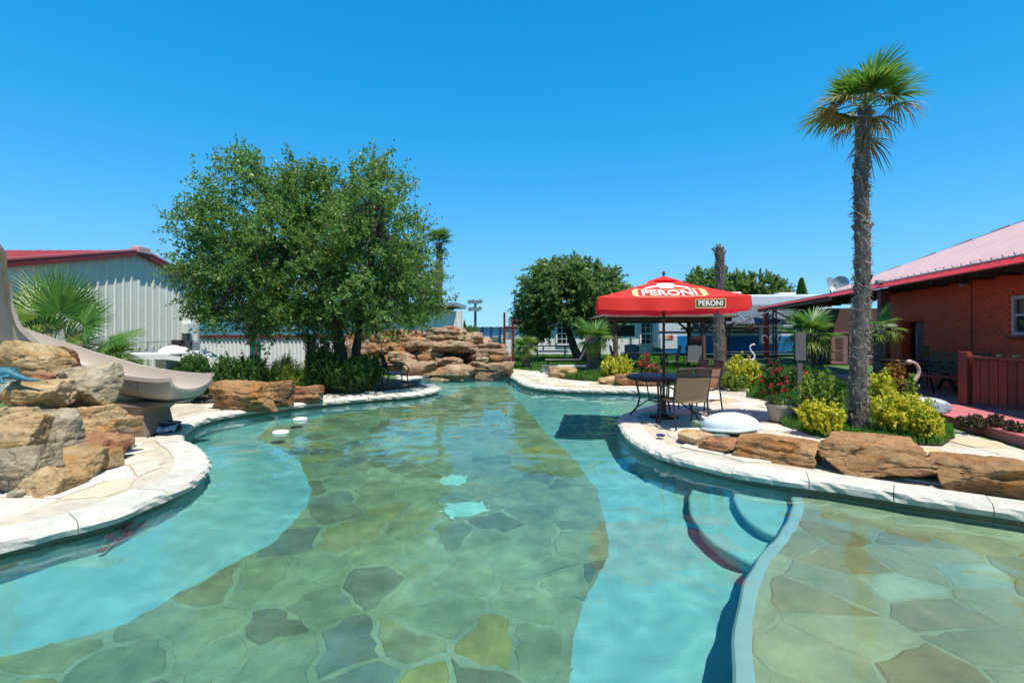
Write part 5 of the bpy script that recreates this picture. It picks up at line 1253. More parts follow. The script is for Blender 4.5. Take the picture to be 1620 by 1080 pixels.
def crown(t, top, fr, n, seed, scale, elev, yaw0=0.0, jitter=0.35):
    r = random.Random(seed)
    for i in range(n):
        yaw = yaw0+i*2.39996+r.uniform(-.2, .2); el = elev[0]+(elev[1]-elev[0])*(i+0.5)/n+r.uniform(-jitter, jitter)*0.5
        d = Vector((math.cos(el)*math.cos(yaw), math.cos(el)*math.sin(yaw), math.sin(el))); u = Vector((-math.sin(el)*math.cos(yaw), -math.sin(el)*math.sin(yaw), math.cos(el)))
        put_frond(fr[i % len(fr)], t, Vector(top)+Vector((0, 0, r.uniform(-.12, .05))), d, u+Vector((r.uniform(-.25, .25), r.uniform(-.25, .25), 0)), scale*r.uniform(0.75, 1.18))
GP = 'fan palms in the garden'
pb = G(1362, 684); pb = Vector((pb.x, pb.y+0.05, 0))
t = thing('fan_palm', 'tall fan palm with a shaggy grey trunk on the right bank', 'palm', pb, 0, GP)
tp = palm_trunk(t, 4.86, 0.112, 0.090, 3, lean=(0.08, 0.0), boots=110, base_flare=1.45, boot_len=0.10, flat=0.18)
crown(t, tp+Vector((0, 0, .10)), FR, 15, 5, 0.88, (1.15, -0.05), 0.4)
crown(t, tp+Vector((0, 0, 0.02)), FRM, 7, 6, 0.9, (0.25, -0.3), 1.1)
crown(t, tp-Vector((0, 0, 0.12)), FRD, 3, 7, 0.75, (-0.2, -0.7), 2.4)
t = thing('fan_palm', 'slim distant fan palm rising behind the live oak', 'palm', (P(695, 560, 34).x, 34, 0), 0, GP)
tp = palm_trunk(t, P(695, 384, 34).z, 0.24, 0.2, 8, boots=90, boot_len=0.3, hairy=False)
crown(t, tp+Vector((0, 0, .2)), FR, 22, 9, 1.1, (1.3, -0.3)); crown(t, tp-Vector((0, 0, .15)), FRD, 10, 10, 0.9, (-0.4, -1.2))
def small_palm(label, px, py, top_py, Y, s, seed, r0=0.14, dry=4, nfr=12):
    b = P(px, py, Y); t = thing('fan_palm', label, 'palm', (b.x, Y, 0), 0, GP)
    tp = palm_trunk(t, P(px, top_py, Y).z, r0, r0*0.85, seed, boots=70, base_flare=1.1)
    crown(t, tp, FR[:2]+FRL[:1], nfr, seed+1, s, (1.2, 0.0)); crown(t, tp, FRL, dry+3, seed+2, s*0.95, (0.0, -0.8), 0.7)
small_palm('young fan palm with a thick trunk beside the gazebo post', 938, 590, 534, 17.2, 0.95, 40, 0.19, 5)
small_palm('young fan palm by the far lawn, smallest of the palms', 832, 582, 548, 21.5, 0.8, 44, 0.13, 3, 10)
small_palm('young fan palm next to the grey sign post, under the porch edge', 1281, 602, 528, 14.2, 1.0, 48, 0.17, 5, 13)
small_palm('yellowing fan palm half hidden by the tall palm trunk', 1392, 600, 520, 12.6, 0.8, 52, 0.10, 4, 6)
t = thing('bare_palm', 'headless palm trunk standing bare behind the red parasol', 'palm', (P(1138, 590, 13.4).x, 13.4, 0))
tp = palm_trunk(t, P(1138, 392, 13.4).z, 0.125, 0.095, 14, boots=150, boot_len=0.14, flat=0.18)
mb = MB(); rq = random.Random(2)
for i in range(9): mb.tube([tp-Vector((0, 0, 0.2)), tp+Vector((rq.uniform(-.06, .06), rq.uniform(-.06, .06), rq.uniform(0.0, 0.16)))], [0.05, 0.012], 5)
mb.build('stub', MT['palm_boot'], t)
t = thing('palm_stump', 'grey palm trunk seen at the left edge of the oak shade', 'palm', (P(492, 590, 15.5).x, 15.5, 0)); palm_trunk(t, P(492, 528, 15.5).z, 0.13, 0.12, 17, boots=60)
# palmetto behind the slide: big upright fans turned to the pool
bp_ = P(118, 575, 9.3); t = thing('palmetto', 'large palmetto with broad green fans behind the slide', 'palmetto', (bp_.x, 9.3, 0.0)); o = Vector(t.location)
PM = [frond_mesh('frond', 240+i, MT['palm_leaf'], 0.5, 1.0, 40, 1.85, 0.05+0.06*i, 0.3, 0.42) for i in range(3)]
PML = [frond_mesh('frond', 250+i, MT['palm_lime'], 0.5, 1.0, 34, 1.5, 0.15+0.15*i, 0.3, 0.4) for i in range(2)]
PMD = [frond_mesh('dry_frond', 260+i, MT['palm_dry'], 0.5, 0.9, 34, 1.7, 0.6, 0.3, 0.3, 0.3) for i in range(2)]
mb = MB(); mb.tube([(0, 0, 0), (-0.1, 0.0, 0.5), (-0.12, 0, 0.8)], [0.16, 0.15, 0.1], 10); mb.build('trunk', MT['palm_bark'], t, smooth=True)
def pm(me, hx, hy, tx, ty, Y, nv, s, dYt=0.0):
    """hastula and tip pixel give the leaf's heading"""
    h = P(hx, hy, Y); q = P(tx, ty, Y+dYt); d = (q-h).normalized(); L = (q-h).length; s = L/1.0 if s is None else s
    base = h-d*0.5*s; put_frond(me, t, base-o, d, nv, s)
pm(PM[0], 95, 495, 108, 425, 9.0, (0.1, -1, 0.25), 0.93)
pm(PM[1], 134, 515, 190, 478, 8.8, (-0.25, -1, 0.45), 0.66)
pm(PML[0], 62, 500, 22, 448, 9.2, (0.35, -1, 0.2), 0.78)
pm(PM[2], 175, 540, 236, 520, 8.9, (-0.2, -0.5, 1), 0.66, 0.2)
pm(PML[1], 140, 562, 238, 584, 8.7, (0, -0.7, 1), 1.0, 0.1)
pm(PML[0], 150, 555, 225, 566, 8.8, (0.1, -0.6, 1), 0.75)
pm(PMD[0], 75, 540, 25, 520, 9.0, (0.2, -1, 0.6), 0.7)
pm(PMD[1], 100, 545, 60, 575, 8.7, (0.2, -1, 0.6), 0.6)
pm(PMD[0], 125, 545, 160, 575, 8.7, (-0.2, -1, 0.6), 0.6)
pm(PM[2], 85, 525, 40, 500, 9.5, (0.4, -0.8, 0.6), 0.75)
pm(PM[0], 72, 478, 40, 425, 9.6, (0.3, -1, 0.3), 0.8)
pm(PM[1], 120, 500, 150, 440, 9.5, (-0.1, -1, 0.3), 0.8)
pm(PM[2], 60, 525, 18, 470, 9.4, (0.4, -1, 0.3), 0.85)
pm(PML[0], 105, 540, 150, 505, 9.1, (-0.1, -1, 0.5), 0.75)
pm(PM[0], 155, 560, 215, 545, 9.3, (-0.1, -0.8, 0.8), 0.75)
pm(PML[1], 55, 540, 30, 510, 9.1, (0.4, -0.9, 0.5), 0.6)
for i, (a, b) in enumerate((((0, 0, .6), (95, 495)), ((0, 0, .6), (134, 515)), ((0, 0, .6), (62, 500)), ((0, 0, .5), (175, 540)))):
    mb = MB(); q = P(b[0], b[1], 9.0)-o; mb.tube([a, Vector(a).lerp(q, 0.5)+Vector((0, 0, 0.08)), q], [0.025, 0.018, 0.01], 6); mb.build('leaf_stalk', MT['stem'], t)
# --- grass
def grass(name, poly, n, seed, hgt, z0=0.0, lean=0.5, mat='grass', avoid=None, width=0.008):
    rng = np.random.RandomState(seed); A = np.array([(p[0], p[1]) for p in poly]); lo, hi = A.min(0), A.max(0)
    pts = rng.uniform(lo, hi, size=(n*3, 2)); pp = [tuple(p) for p in A]
    # vectorised point in polygon
    x, y = pts[:, 0], pts[:, 1]; c = np.zeros(len(pts), bool); j = len(pp)-1
    for i in range(len(pp)):
        xi, yi = pp[i]; xj, yj = pp[j]
        if yi != yj: c ^= ((yi > y) != (yj > y)) & (x < (xj-xi)*(y-yi)/(yj-yi)+xi)
        j = i
    pts = pts[c][:n]; m = len(pts)
    clump = np.array([0.55+0.75*abs(noise.noise(Vector((p[0]*1.3, p[1]*1.3, seed)))) for p in pts])
    h = rng.uniform(hgt*0.45, hgt*1.1, m)*clump*1.3; a = rng.uniform(0, 2*PI, m); w = width*rng.uniform(0.7, 1.4, m); ln = rng.uniform(0.1, lean, m)*h
    dx, dy = np.cos(a), np.sin(a); la = rng.uniform(0, 2*PI, m); lx, ly = np.cos(la)*ln, np.sin(la)*ln
    B = np.stack([pts[:, 0], pts[:, 1], np.full(m, z0)], 1)
    v0 = B+np.stack([-dx*w, -dy*w, 0*w], 1); v1 = B+np.stack([dx*w, dy*w, 0*w], 1)
    mid = B+np.stack([lx*0.35, ly*0.35, h*0.6], 1); v2 = mid+np.stack([dx*w*.8, dy*w*.8, 0*w], 1); v3 = mid-np.stack([dx*w*.8, dy*w*.8, 0*w], 1)
    v4 = B+np.stack([lx, ly, h], 1)
    V = np.stack([v0, v1, v2, v3, v4], 1).reshape(-1, 3); k = np.arange(m)[:, None]*5
    loops = np.concatenate([k+np.array([[0, 1, 2, 3]]), k+np.array([[3, 2, 4]])], 1).ravel()
    me = bpy.data.meshes.new(name); me.vertices.add(len(V)); me.vertices.foreach_set('co', V.astype(np.float32).ravel())
    me.loops.add(len(loops)); me.loops.foreach_set('vertex_index', loops.astype(np.int32)); me.polygons.add(2*m)
    st = (np.arange(m)[:, None]*7+np.array([[0, 4]])).ravel(); tt = np.tile([4, 3], m)
    me.polygons.foreach_set('loop_start', st.astype(np.int32)); me.polygons.foreach_set('loop_total', tt.astype(np.int32))
    me.materials.append(MT[mat]); me.update(calc_edges=True)
    return tag(link(name, me), kind='stuff')
bed_r = [G2(1128, 613), G2(1190, 616), G2(1179, 628), G2(1222, 635), G2(1228, 664), G2(1242, 675), G2(1292, 690), G2(1380, 698), G2(1488, 703), G2(1510, 690), G2(1488, 670), G2(1480, 655), (7.9, 9.9), (8.9, 12.5), (10.2, 17.0), (11.5, 21.0), (5.5, 21.0), (5.2, 14.2)]
bed_f = [G2(886, 597), G2(945, 604), G2(1010, 606), G2(1080, 610), G2(1128, 612), (5.6, 18.0), (2.5, 19.0), (2.2, 17.5)]
def bed(poly, name, z):
    if sum(poly[i][0]*poly[(i+1) % len(poly)][1]-poly[(i+1) % len(poly)][0]*poly[i][1] for i in range(len(poly))) < 0: poly = poly[::-1]
    mb = MB(); mb.prism(poly, -0.05, z); return tag(mb.build(name, MT['soil']), kind='structure')
bed(bed_r, 'planting_bed', 0.012); bed(bed_f, 'planting_bed', 0.014)
near_r = [G2(1228, 664), G2(1242, 675), G2(1292, 690), G2(1380, 699), G2(1488, 704), G2(1512, 690), G2(1486, 668), G2(1380, 640), G2(1232, 650)]
grass('bed_grass', near_r, 9000, 1, 0.13, 0.01)
grass('bed_grass', bed_r, 42000, 2, 0.17, 0.01, width=0.010)
grass('bed_grass', bed_f, 16000, 3, 0.24, 0.01, width=0.012)
left_bed = [(-9.6, 10.4), (-6.0, 11.0), (-4.9, 12.2), (-2.9, 13.6), (-2.7, 15.0), (-4.2, 16.6), (-6, 18.5), (-10.6, 18.5), (-10.8, 12)]
bed(left_bed, 'planting_bed', 0.016)
grass('bed_grass', [(-10.6, 12.5), (-6.2, 12.4), (-5.4, 14.2), (-5.0, 17.5), (-10.6, 18.3)], 15000, 4, 0.22, 0.01, width=0.012)
lawn = [(-0.4, 20.3), (1.6, 20.5), (2.6, 19.3), (9.5, 19.2), (11, 33), (-4, 36), (-3, 21)]
grass('lawn_grass', lawn, 60000, 6, 0.10, -0.04, width=0.018)
# ================================================================== garden furniture and small things
MT['slide'] = M('beige slide plastic', (0.47, 0.39, 0.31), 0.36, 0.05, 2, 0.05, 8, spec=0.4)
MT['slide_dark'] = M('brown slide pedestal', (0.22, 0.16, 0.115), 0.5, 0.08, 3)
MT['parasol'] = leafmat('parasol cloth', [(0, (0.82, 0.050, 0.034)), (1, (0.86, 0.058, 0.036))], 0.34, 0.7, 0.2)
MT['print_white'] = M('white print', (0.80, 0.74, 0.66), 0.7, 0.05)
MT['print_gold'] = M('gold print', (0.72, 0.50, 0.22), 0.6, 0.08)
MT['print_dark'] = M('dark print', (0.10, 0.03, 0.025), 0.7, 0.1)
MT['table_blue'] = M('dark blue grey table enamel', (0.018, 0.018, 0.04), 0.5, 0.15, 8, spec=0.25)
MT['bronze'] = M('dark bronze metal', (0.032, 0.024, 0.019), 0.4, 0.2, 8, spec=0.5)
MT['sling'] = M('tan sling mesh', (0.38, 0.23, 0.125), 0.75, 0.08, 4, 0.25, 300)
MT['sling_grey'] = M('grey sling mesh', (0.13, 0.125, 0.11), 0.7, 0.1, 4, 0.2, 300)
MT['turtle'] = M('pale blue white resin', (0.62, 0.68, 0.70), 0.5, 0.08, 6, 0.2, 30, dirt=0.15)
MT['turtle_green'] = M('grey green resin', (0.12, 0.19, 0.15), 0.55, 0.2, 6, 0.3, 40)
MT['teal'] = M('teal glazed resin', (0.03, 0.15, 0.19), 0.4, 0.4, 14, 0.4, 45)
MT['teal_hose'] = M('teal hose', (0.0, 0.24, 0.20), 0.4, 0.1)
MT['pot'] = M('cast stone pot', (0.42, 0.36, 0.28), 0.85, 0.15, 6, 0.4, 50)
MT['pink'] = M('faded pink painted metal', (0.52, 0.32, 0.28), 0.5, 0.15, 8)
MT['silver'] = M('silver painted metal', (0.55, 0.56, 0.56), 0.4, 0.2, 12, 0.4, 30, metal=0.3)
# --- water slide: a trough swept along a curve
def slide():
    t = thing('water_slide', 'beige water slide curving down over the boulders to the pool', 'slide', (-5.6, 7.5, 0)); o = Vector(t.location)
    path = [(-4.74, 7.50, 0.49), (-4.95, 7.52, 0.48), (-5.4, 7.55, 0.52), (-5.9, 7.55, 0.62), (-6.4, 7.5, 0.80), (-6.8, 7.35, 1.04), (-7.08, 7.1, 1.32), (-7.18, 6.78, 1.62), (-7.08, 6.45, 1.92), (-6.88, 6.2, 2.2), (-6.82, 5.9, 2.5), (-7.0, 5.6, 2.8)]
    pts = []
    for i in range(len(path)-1):
        p0, p1, p2, p3 = (Vector(path[max(0, min(len(path)-1, i+k))]) for k in (-1, 0, 1, 2))
        for j in range(6):
            s = j/6; pts.append(0.5*((2*p1)+(-p0+p2)*s+(2*p0-5*p1+4*p2-p3)*s*s+(-p0+3*p1-3*p2+p3)*s**3))
    pts.append(Vector(path[-1])); n = len(pts)
    def section(f):
        hw = 0.40; hh = 0.34+0.30*max(0, (f-0.45)/0.55); lip = 0.07; c = []
        if f < 0.06: hh *= 0.55+0.45*f/0.06
        for k in range(13):                       # inside of the trough from rim to rim
            a = PI*(k/12); c.append((-hw*math.cos(a), -hh*math.sin(a)**0.75))
        out = [(-hw-lip, 0.0), (-hw-lip, -0.05), (-hw-0.025, -0.05)]
        for k in range(13):
            a = PI*(1-k/12); out_x = -(hw+0.025)*math.cos(a); out.append((out_x, -0.05-(hh-0.01)*math.sin(a)**0.75)) if False else None
        inner = c; outer = [(-(hw+0.03)*math.cos(PI*(1-k/12)), -0.045-(hh-0.005)*math.sin(PI*(1-k/12))**0.75) for k in range(13)]
        return [(-hw-lip, 0.012)]+[(x, y+0.012 if abs(y) < 1e-6 else y) for x, y in inner]+[(hw+lip, 0.012), (hw+lip, -0.045)]+outer+[(-hw-lip, -0.045)]
    rows = []
    for i, p in enumerate(pts):
        tn = (pts[min(i+1, n-1)]-pts[max(0, i-1)]).normalized(); side = tn.cross(Vector((0, 0, 1))).normalized(); up = side.cross(tn)
        f = i/(n-1); hh = 0.40
        rows.append([p+Vector((0, 0, 0.36))+side*x+up*y-o for x, y in section(f)])
    m = len(rows[0]); mb = MB(); mb.add([v for r in rows for v in r], [(i*m+j, i*m+(j+1) % m, (i+1)*m+(j+1) % m, (i+1)*m+j) for i in range(n-1) for j in range(m)]+[tuple(range(m-1, -1, -1)), tuple((n-1)*m+j for j in range(m))])
    mb.build('flume', MT['slide'], t, smooth=True)
    for k in (10, 24):
        q = MB(); r = rows[k]; q.tube([r[j] for j in range(14, m)], 0.006, 6); q.build('joint', MT['slide_dark'], t)
    # pedestal: tapering box that flares into the trough
    mb = MB(); sec = []
    for z, x0, x1, y0, y1 in ((0.0, -6.0, -5.22, 7.2, 7.85), (0.32, -6.05, -5.30, 7.2, 7.85), (0.42, -6.2, -5.2, 7.18, 7.9), (0.50, -6.35, -4.75, 7.2, 7.9)):
        sec.append([Vector(v)-o for v in ((x0, y0, z), (x1, y0, z), (x1, y1, z), (x0, y1, z))])
    mb.add([v for s in sec for v in s], [(i*4+j, i*4+(j+1) % 4, (i+1)*4+(j+1) % 4, (i+1)*4+j) for i in range(3) for j in range(4)]+[(3, 2, 1, 0), (12, 13, 14, 15)])
    mb.build('pedestal', MT['slide_dark'], t, bevel=0.02)
    mb = MB(); mb.lathe([(0.0, 0.0), (0.035, 0.0), (0.035, 0.02), (0.0, 0.02)], 12); x = mb.build('bolt_cover', MT['black_plastic'], t, loc=Vector((-5.5, 7.195, 0.16))-o, rot=(PI/2, 0, 0))
    for px, py in ((-7.15, 6.6), (-6.9, 5.8)):
        mb = MB(); mb.tube([Vector((px, py, 0))-o, Vector((px, py, 1.6))-o], 0.06, 10); mb.build('support_post', MT['slide_dark'], t)
slide()
# --- parasol with printed logo
def text_mesh(body, size, shear=0.0, bold=0.0, extrude=0.0):
    cu = bpy.data.curves.new('lettering', 'FONT'); cu.body = body; cu.size = size; cu.shear = shear; cu.offset = bold; cu.align_x = 'CENTER'; cu.align_y = 'CENTER'; cu.extrude = extrude; cu.resolution_u = 3
    ob = bpy.data.objects.new('lettering', cu); COL.objects.link(ob); bpy.context.view_layer.update()
    me = bpy.data.meshes.new_from_object(ob.evaluated_get(bpy.context.evaluated_depsgraph_get())); bpy.data.objects.remove(ob); bpy.data.curves.remove(cu); return me
def parasol():
    t = thing('parasol', 'red square parasol with white brand lettering over the round table', 'parasol', (2.67, 8.9, 0), math.radians(-10))
    hw = 1.13; ez, az = 2.05, 2.46
    def surf(u, v):                               # u along the edge -1..1, v from apex 0 to edge 1, front panel
        x = u*v*hw; y = -v*hw; z = az+(ez-az)*v - 0.035*math.sin(PI*v)*(1-0.4*abs(u)) - 0.025*(1-u*u)*v*v
        return Vector((x, y, z))
    cn = MB(); vn = MB()
    for k in range(4):
        R = Matrix.Rotation(k*PI/2, 3, 'Z')
        cn.grid(lambda a, b: R @ surf(2*a-1, 0.04+0.96*b), 17, 13)
        vn.grid(lambda a, b: R @ (surf(2*a-1, 1.0)+Vector((0, -0.006-0.035*b*(0.4+0.6*abs(math.sin(a*PI*3.5)))+0.012*math.sin(a*23)*b, -0.19*b-0.012*b*abs(math.sin(a*PI*3))))), 36, 5)
    c = cn.build('canopy', MT['parasol'], t, smooth=True); v = vn.build('valance', MT['parasol'], t, smooth=True)
    mb = MB(); mb.lathe([(0.30, 2.385), (0.22, 2.41), (0.1, 2.455), (0.03, 2.475)], 16, cap=False); mb.build('top_vent', MT['parasol'], t, smooth=True)
    mb = MB(); mb.lathe([(0.0, 2.45), (0.03, 2.47), (0.014, 2.50), (0.032, 2.53), (0.02, 2.56), (0.0, 2.57)], 12, cap=False); mb.build('finial', MT['black_plastic'], t, smooth=True)
    mb = MB(); mb.tube([(0, 0, 0.04), (0, 0, 2.44)], 0.024, 12); mb.build('pole', MT['bronze'], t, smooth=True)
    mb = MB(); mb.lathe([(0.0, 0.0), (0.25, 0.0), (0.25, 0.05), (0.2, 0.075), (0.05, 0.09), (0.045, 0.38), (0.0, 0.38)], 28); mb.build('base', MT['black_metal'], t, smooth=True)
    for k in range(8):
        a = k*PI/4; d = hw*(1.0 if k % 2 == 0 else 1.41); R = Matrix.Rotation(a, 3, 'Z')
        mb = MB(); mb.tube([R @ Vector((0, -0.03, az-0.06)), R @ Vector((0, -d*0.5, (az+ez)/2-0.075)), R @ Vector((0, -d*0.97, ez-0.05))], 0.012, 6)
        mb.tube([R @ Vector((0, -0.03, 1.95)), R @ Vector((0, -d*0.5, (az+ez)/2-0.085))], 0.009, 6); mb.build('rib', MT['bronze'], t)
    def wrap(me, name, mat, par, cx, cv, lift, arch=0.0):
        """lay flat print on the cloth: x along the edge in metres, y up the slope"""
        for q in me.vertices:
            x, y = q.co.x+cx, q.co.y
            y2 = y-arch*(q.co.x*2)**2
            vv = cv-y2/1.2; p = surf(x/(vv*hw), vv); q.co = p+Vector((0, -0.35, 0.94))*lift
        me.materials.clear(); me.materials.append(mat); return link(name, me, par)
    def ring(w, h, th, seg=10):
        mb = MB(); o_, i_ = [], []
        def rect(w, h):
            pts = []
            cs = [(-w/2, -h/2), (w/2, -h/2), (w/2, h/2), (-w/2, h/2)]
            for k in range(4):
                a, b = cs[k], cs[(k+1) % 4]
                for j in range(seg): pts.append((a[0]+(b[0]-a[0])*j/seg, a[1]+(b[1]-a[1])*j/seg))
            return pts
        O, I = rect(w, h), rect(w-2*th, h-2*th); n = len(O)
        mb.add([(x, y, 0) for x, y in O]+[(x, y, 0) for x, y in I], [(k, (k+1) % n, n+(k+1) % n, n+k) for k in range(n)]); return mb.mesh('frame', MT['print_gold'])
    def blob(pts):
        mb = MB(); mb.add([(x, y, 0) for x, y in pts], [tuple(range(len(pts)))]); return mb.mesh('crest', MT['print_white'])
    L = 0.009
    me = text_mesh('PERONI', 0.27, 0.0, 0.006)
    for q in me.vertices: q.co.x *= 0.92; q.co.y *= 1.75
    wrap(me, 'lettering', MT['print_white'], c, -0.02, 0.76, L)
    wrap(ring(1.02, 0.48, 0.03), 'logo_frame', MT['print_gold'], c, -0.02, 0.76, L*0.8)
    # ribbon ends and crest above the name
    wrap(blob([(-0.57, -0.17), (-0.49, -0.24), (-0.49, 0.24), (-0.57, 0.15)]), 'ribbon_end', MT['print_gold'], c, -0.02, 0.76, L)
    wrap(blob([(0.49, -0.24), (0.57, -0.17), (0.57, 0.15), (0.49, 0.24)]), 'ribbon_end', MT['print_gold'], c, -0.02, 0.76, L)
    wrap(blob([(-0.11, -0.12), (0.11, -0.12), (0.15, 0.0), (0.13, 0.12), (0.05, 0.16), (-0.05, 0.16), (-0.13, 0.12), (-0.15, 0.0)]), 'crest', MT['print_white'], c, -0.02, 0.40, L)
    for s in (-1, 1):
        wrap(blob([(s*0.15, -0.02), (s*0.26, -0.08), (s*0.37, -0.16), (s*0.33, -0.06), (s*0.22, 0.02), (s*0.15, 0.06)][::s]), 'crest_wing', MT['print_white'], c, -0.02, 0.43, L)
    # small name plate on the valance
    def onval(me, name, mat, cx, lift):
        for q in me.vertices:
            x, y = q.co.x+cx, q.co.y; a = (x/hw+1)/2; b = (0.095-y)/0.19
            p = surf(x/hw, 1.0)+Vector((0, -0.006-0.035*b*(0.4+0.6*abs(math.sin(a*PI*3.5)))+0.012*math.sin(a*23)*b, -0.19*b-0.012*b*abs(math.sin(a*PI*3)))); q.co = p+Vector((0, -lift, 0))
        me.materials.clear(); me.materials.append(mat); return link(name, me, v)
    mbp = MB(); mbp.grid(lambda a, b: Vector(((a-0.5)*0.42, (b-0.5)*0.115, 0)), 14, 4); onval(mbp.mesh('plate', MT['print_dark']), 'name_plate', MT['print_dark'], 0.55, 0.008)
    onval(ring(0.44, 0.135, 0.012), 'plate_frame', MT['print_gold'], 0.55, 0.011)
    me = text_mesh('PERONI', 0.105, 0, 0.002)
    onval(me, 'lettering', MT['print_white'], 0.55, 0.014)
parasol()
# --- round table
def round_table():
    t = thing('round_table', 'round dark blue metal table with curved legs under the red parasol', 'table', (2.67, 8.9, 0))
    mb = MB(); mb.lathe([(0.03, 0.700), (0.60, 0.700), (0.635, 0.675), (0.645, 0.69), (0.645, 0.725), (0.62, 0.735), (0.03, 0.735)], 40, cap=False); mb.build('tabletop', MT['table_blue'], t, smooth=True)
    for k in range(4):
        a = PI/4+k*PI/2+0.3; R = Matrix.Rotation(a, 3, 'Z')
        mb = MB(); mb.tube([R @ Vector(p) for p in ((0.50, 0, 0.69), (0.46, 0, 0.5), (0.42, 0, 0.33), (0.46, 0, 0.16), (0.60, 0, 0.0))], 0.017, 8)
        l = mb.build('leg', MT['black_metal'], t, smooth=True)
        mb = MB(); mb.tube([R @ Vector(p) for p in ((0.50, 0, 0.69), (0.30, 0, 0.60), (0.27, 0, 0.42), (0.25, 0, 0.30), (0.45, 0, 0.16))], 0.012, 7); link('brace', mb.mesh('brace', MT['black_metal'], True), l)
    mb = MB(); mb.tube([(0.25*math.cos(a), 0.25*math.sin(a), 0.31) for a in np.linspace(0, 2*PI, 29)], 0.012, 7, cap=False); mb.build('ring_stretcher', MT['black_metal'], t, smooth=True)
round_table()
# --- sling chairs (sitter faces local +Y)
def sling_chair(label, loc, rz, group):
    t = thing('sling_chair', label, 'chair', loc, rz, group); w = 0.27
    for s in (-1, 1):
        mb = MB(); mb.tube([(s*w, -0.34, 0.0), (s*w, -0.27, 0.30), (s*w, -0.24, 0.44), (s*w, -0.30, 0.70), (s*w*0.96, -0.40, 0.93)], 0.015, 8); mb.build('rear_leg', MT['bronze'], t, smooth=True)
        mb = MB(); mb.tube([(s*w, 0.30, 0.0), (s*w, 0.27, 0.25), (s*w, 0.25, 0.42), (s*w*1.02, 0.22, 0.60), (s*w*1.04, 0.14, 0.645), (s*w*1.04, -0.10, 0.64), (s*w, -0.27, 0.62)], 0.014, 8); mb.build('front_leg', MT['bronze'], t, smooth=True)
        mb = MB(); mb.tube([(s*w, 0.26, 0.42), (s*w, 0.0, 0.40), (s*w, -0.24, 0.42)], 0.015, 7); mb.build('side_rail', MT['bronze'], t, smooth=True)
        mb = MB(); mb.tube([(s*w, 0.285, 0.2), (s*w, -0.30, 0.2)], 0.010, 6); mb.build('stretcher', MT['bronze'], t, smooth=True)
    mb = MB(); mb.tube([(-w, 0.265, 0.42), (w, 0.265, 0.42)], 0.014, 7); mb.tube([(-w, -0.1, 0.2), (w, -0.1, 0.2)], 0.010, 6); mb.build('cross_rail', MT['bronze'], t, smooth=True)
    mb = MB(); mb.grid(lambda u, v: Vector(((u-0.5)*2*(w-0.01), 0.26-0.5*v, 0.425-0.03*math.sin(PI*v)-0.02*math.sin(PI*u))), 9, 9); mb.grid(lambda u, v: Vector(((0.5-u)*2*(w-0.01), 0.26-0.5*v, 0.418-0.03*math.sin(PI*v)-0.02*math.sin(PI*u))), 9, 9); mb.build('seat', MT['sling'], t, smooth=True)
    def bk(u, v, o=0):
        z = 0.41+v*0.40; y = -0.235-(0.0 if z < 0.44 else (z-0.44)*0.31)-0.02*math.sin(PI*u)-o; return Vector(((u-0.5)*2*(w-0.012), y, z+0.012*math.sin(PI*u)*(1 if v < 0.5 else -1)))
    mb = MB(); mb.grid(lambda u, v: bk(u, v), 9, 9); mb.grid(lambda u, v: bk(1-u, v, 0.008), 9, 9); mb.build('back_sling', MT['sling'], t, smooth=True)
    # pierced top panel between two rails
    mb = MB(); mb.tube([(-w, -0.355, 0.815), (0, -0.375, 0.805), (w, -0.355, 0.815)], 0.011, 7); mb.tube([(-w*0.97, -0.40, 0.93), (0, -0.42, 0.945), (w*0.97, -0.40, 0.93)], 0.014, 7); mb.build('top_rail', MT['bronze'], t, smooth=True)
    mb = MB(); mb.add([(-w, -0.357, 0.82), (-0.055, -0.373, 0.81), (-0.055, -0.413, 0.94), (-w, -0.40, 0.925)], [(0, 1, 2, 3)]); mb.add([(0.055, -0.373, 0.81), (w, -0.357, 0.82), (w, -0.40, 0.925), (0.055, -0.413, 0.94)], [(0, 1, 2, 3)])
    mb.v += [(x, y+0.006, z) for x, y, z in mb.v]; mb.f += [tuple(i+8 for i in f[::-1]) for f in mb.f]; mb.build('top_panel', MT['bronze'], t)
    mb = MB()
    for c in (-0.027, 0.027):
        for q in (0.845, 0.90): mb.tube([(c+0.02*math.cos(a), -0.376-(q-0.81)*0.31, q+0.02*math.sin(a)) for a in np.linspace(0, 2*PI, 11)], 0.005, 5, cap=False)
    mb.build('ornament', MT['bronze'], t)
    return t
GS = 'tan sling chairs at the round table'
sling_chair('tan sling chair with its back to the pool, nearest the water', (2.72, 8.02, 0.004), math.radians(6), GS)
sling_chair('tan sling chair behind the table, half hidden by the nearer one', (3.62, 9.75, 0.004), math.radians(128), GS)
# --- far dining set under the gazebo
def garden_chair(label, loc, rz, group, first=[None]):
    if first[0] is not None: return dup(first[0], loc, rz, label)
    t = thing('garden_chair', label, 'chair', loc, rz, group); first[0] = t; w = 0.27
    for s in (-1, 1):
        mb = MB(); mb.tube([(s*w, -0.28, 0.0), (s*w, -0.22, 0.42), (s*w, -0.36, 0.98)], 0.022, 7); mb.build('rear_leg', MT['black_metal'], t, smooth=True)
        mb = MB(); mb.tube([(s*w, 0.28, 0.0), (s*w, 0.26, 0.42), (s*w*1.05, 0.2, 0.64), (s*w*1.03, -0.28, 0.64)], 0.02, 7); mb.build('front_leg', MT['black_metal'], t, smooth=True)
    mb = MB(); mb.grid(lambda u, v: Vector(((u-0.5)*2*w, 0.27-0.5*v, 0.43-0.03*math.sin(PI*v))), 5, 5); mb.build('seat', MT['sling_grey'], t, smooth=True)
    mb = MB(); mb.grid(lambda u, v: Vector(((u-0.5)*2*w, -0.23-0.13*v, 0.43+0.55*v+0.03*math.sin(PI*u)*v)), 7, 5); mb.build('backrest', MT['sling_grey'], t, smooth=True)
    return t
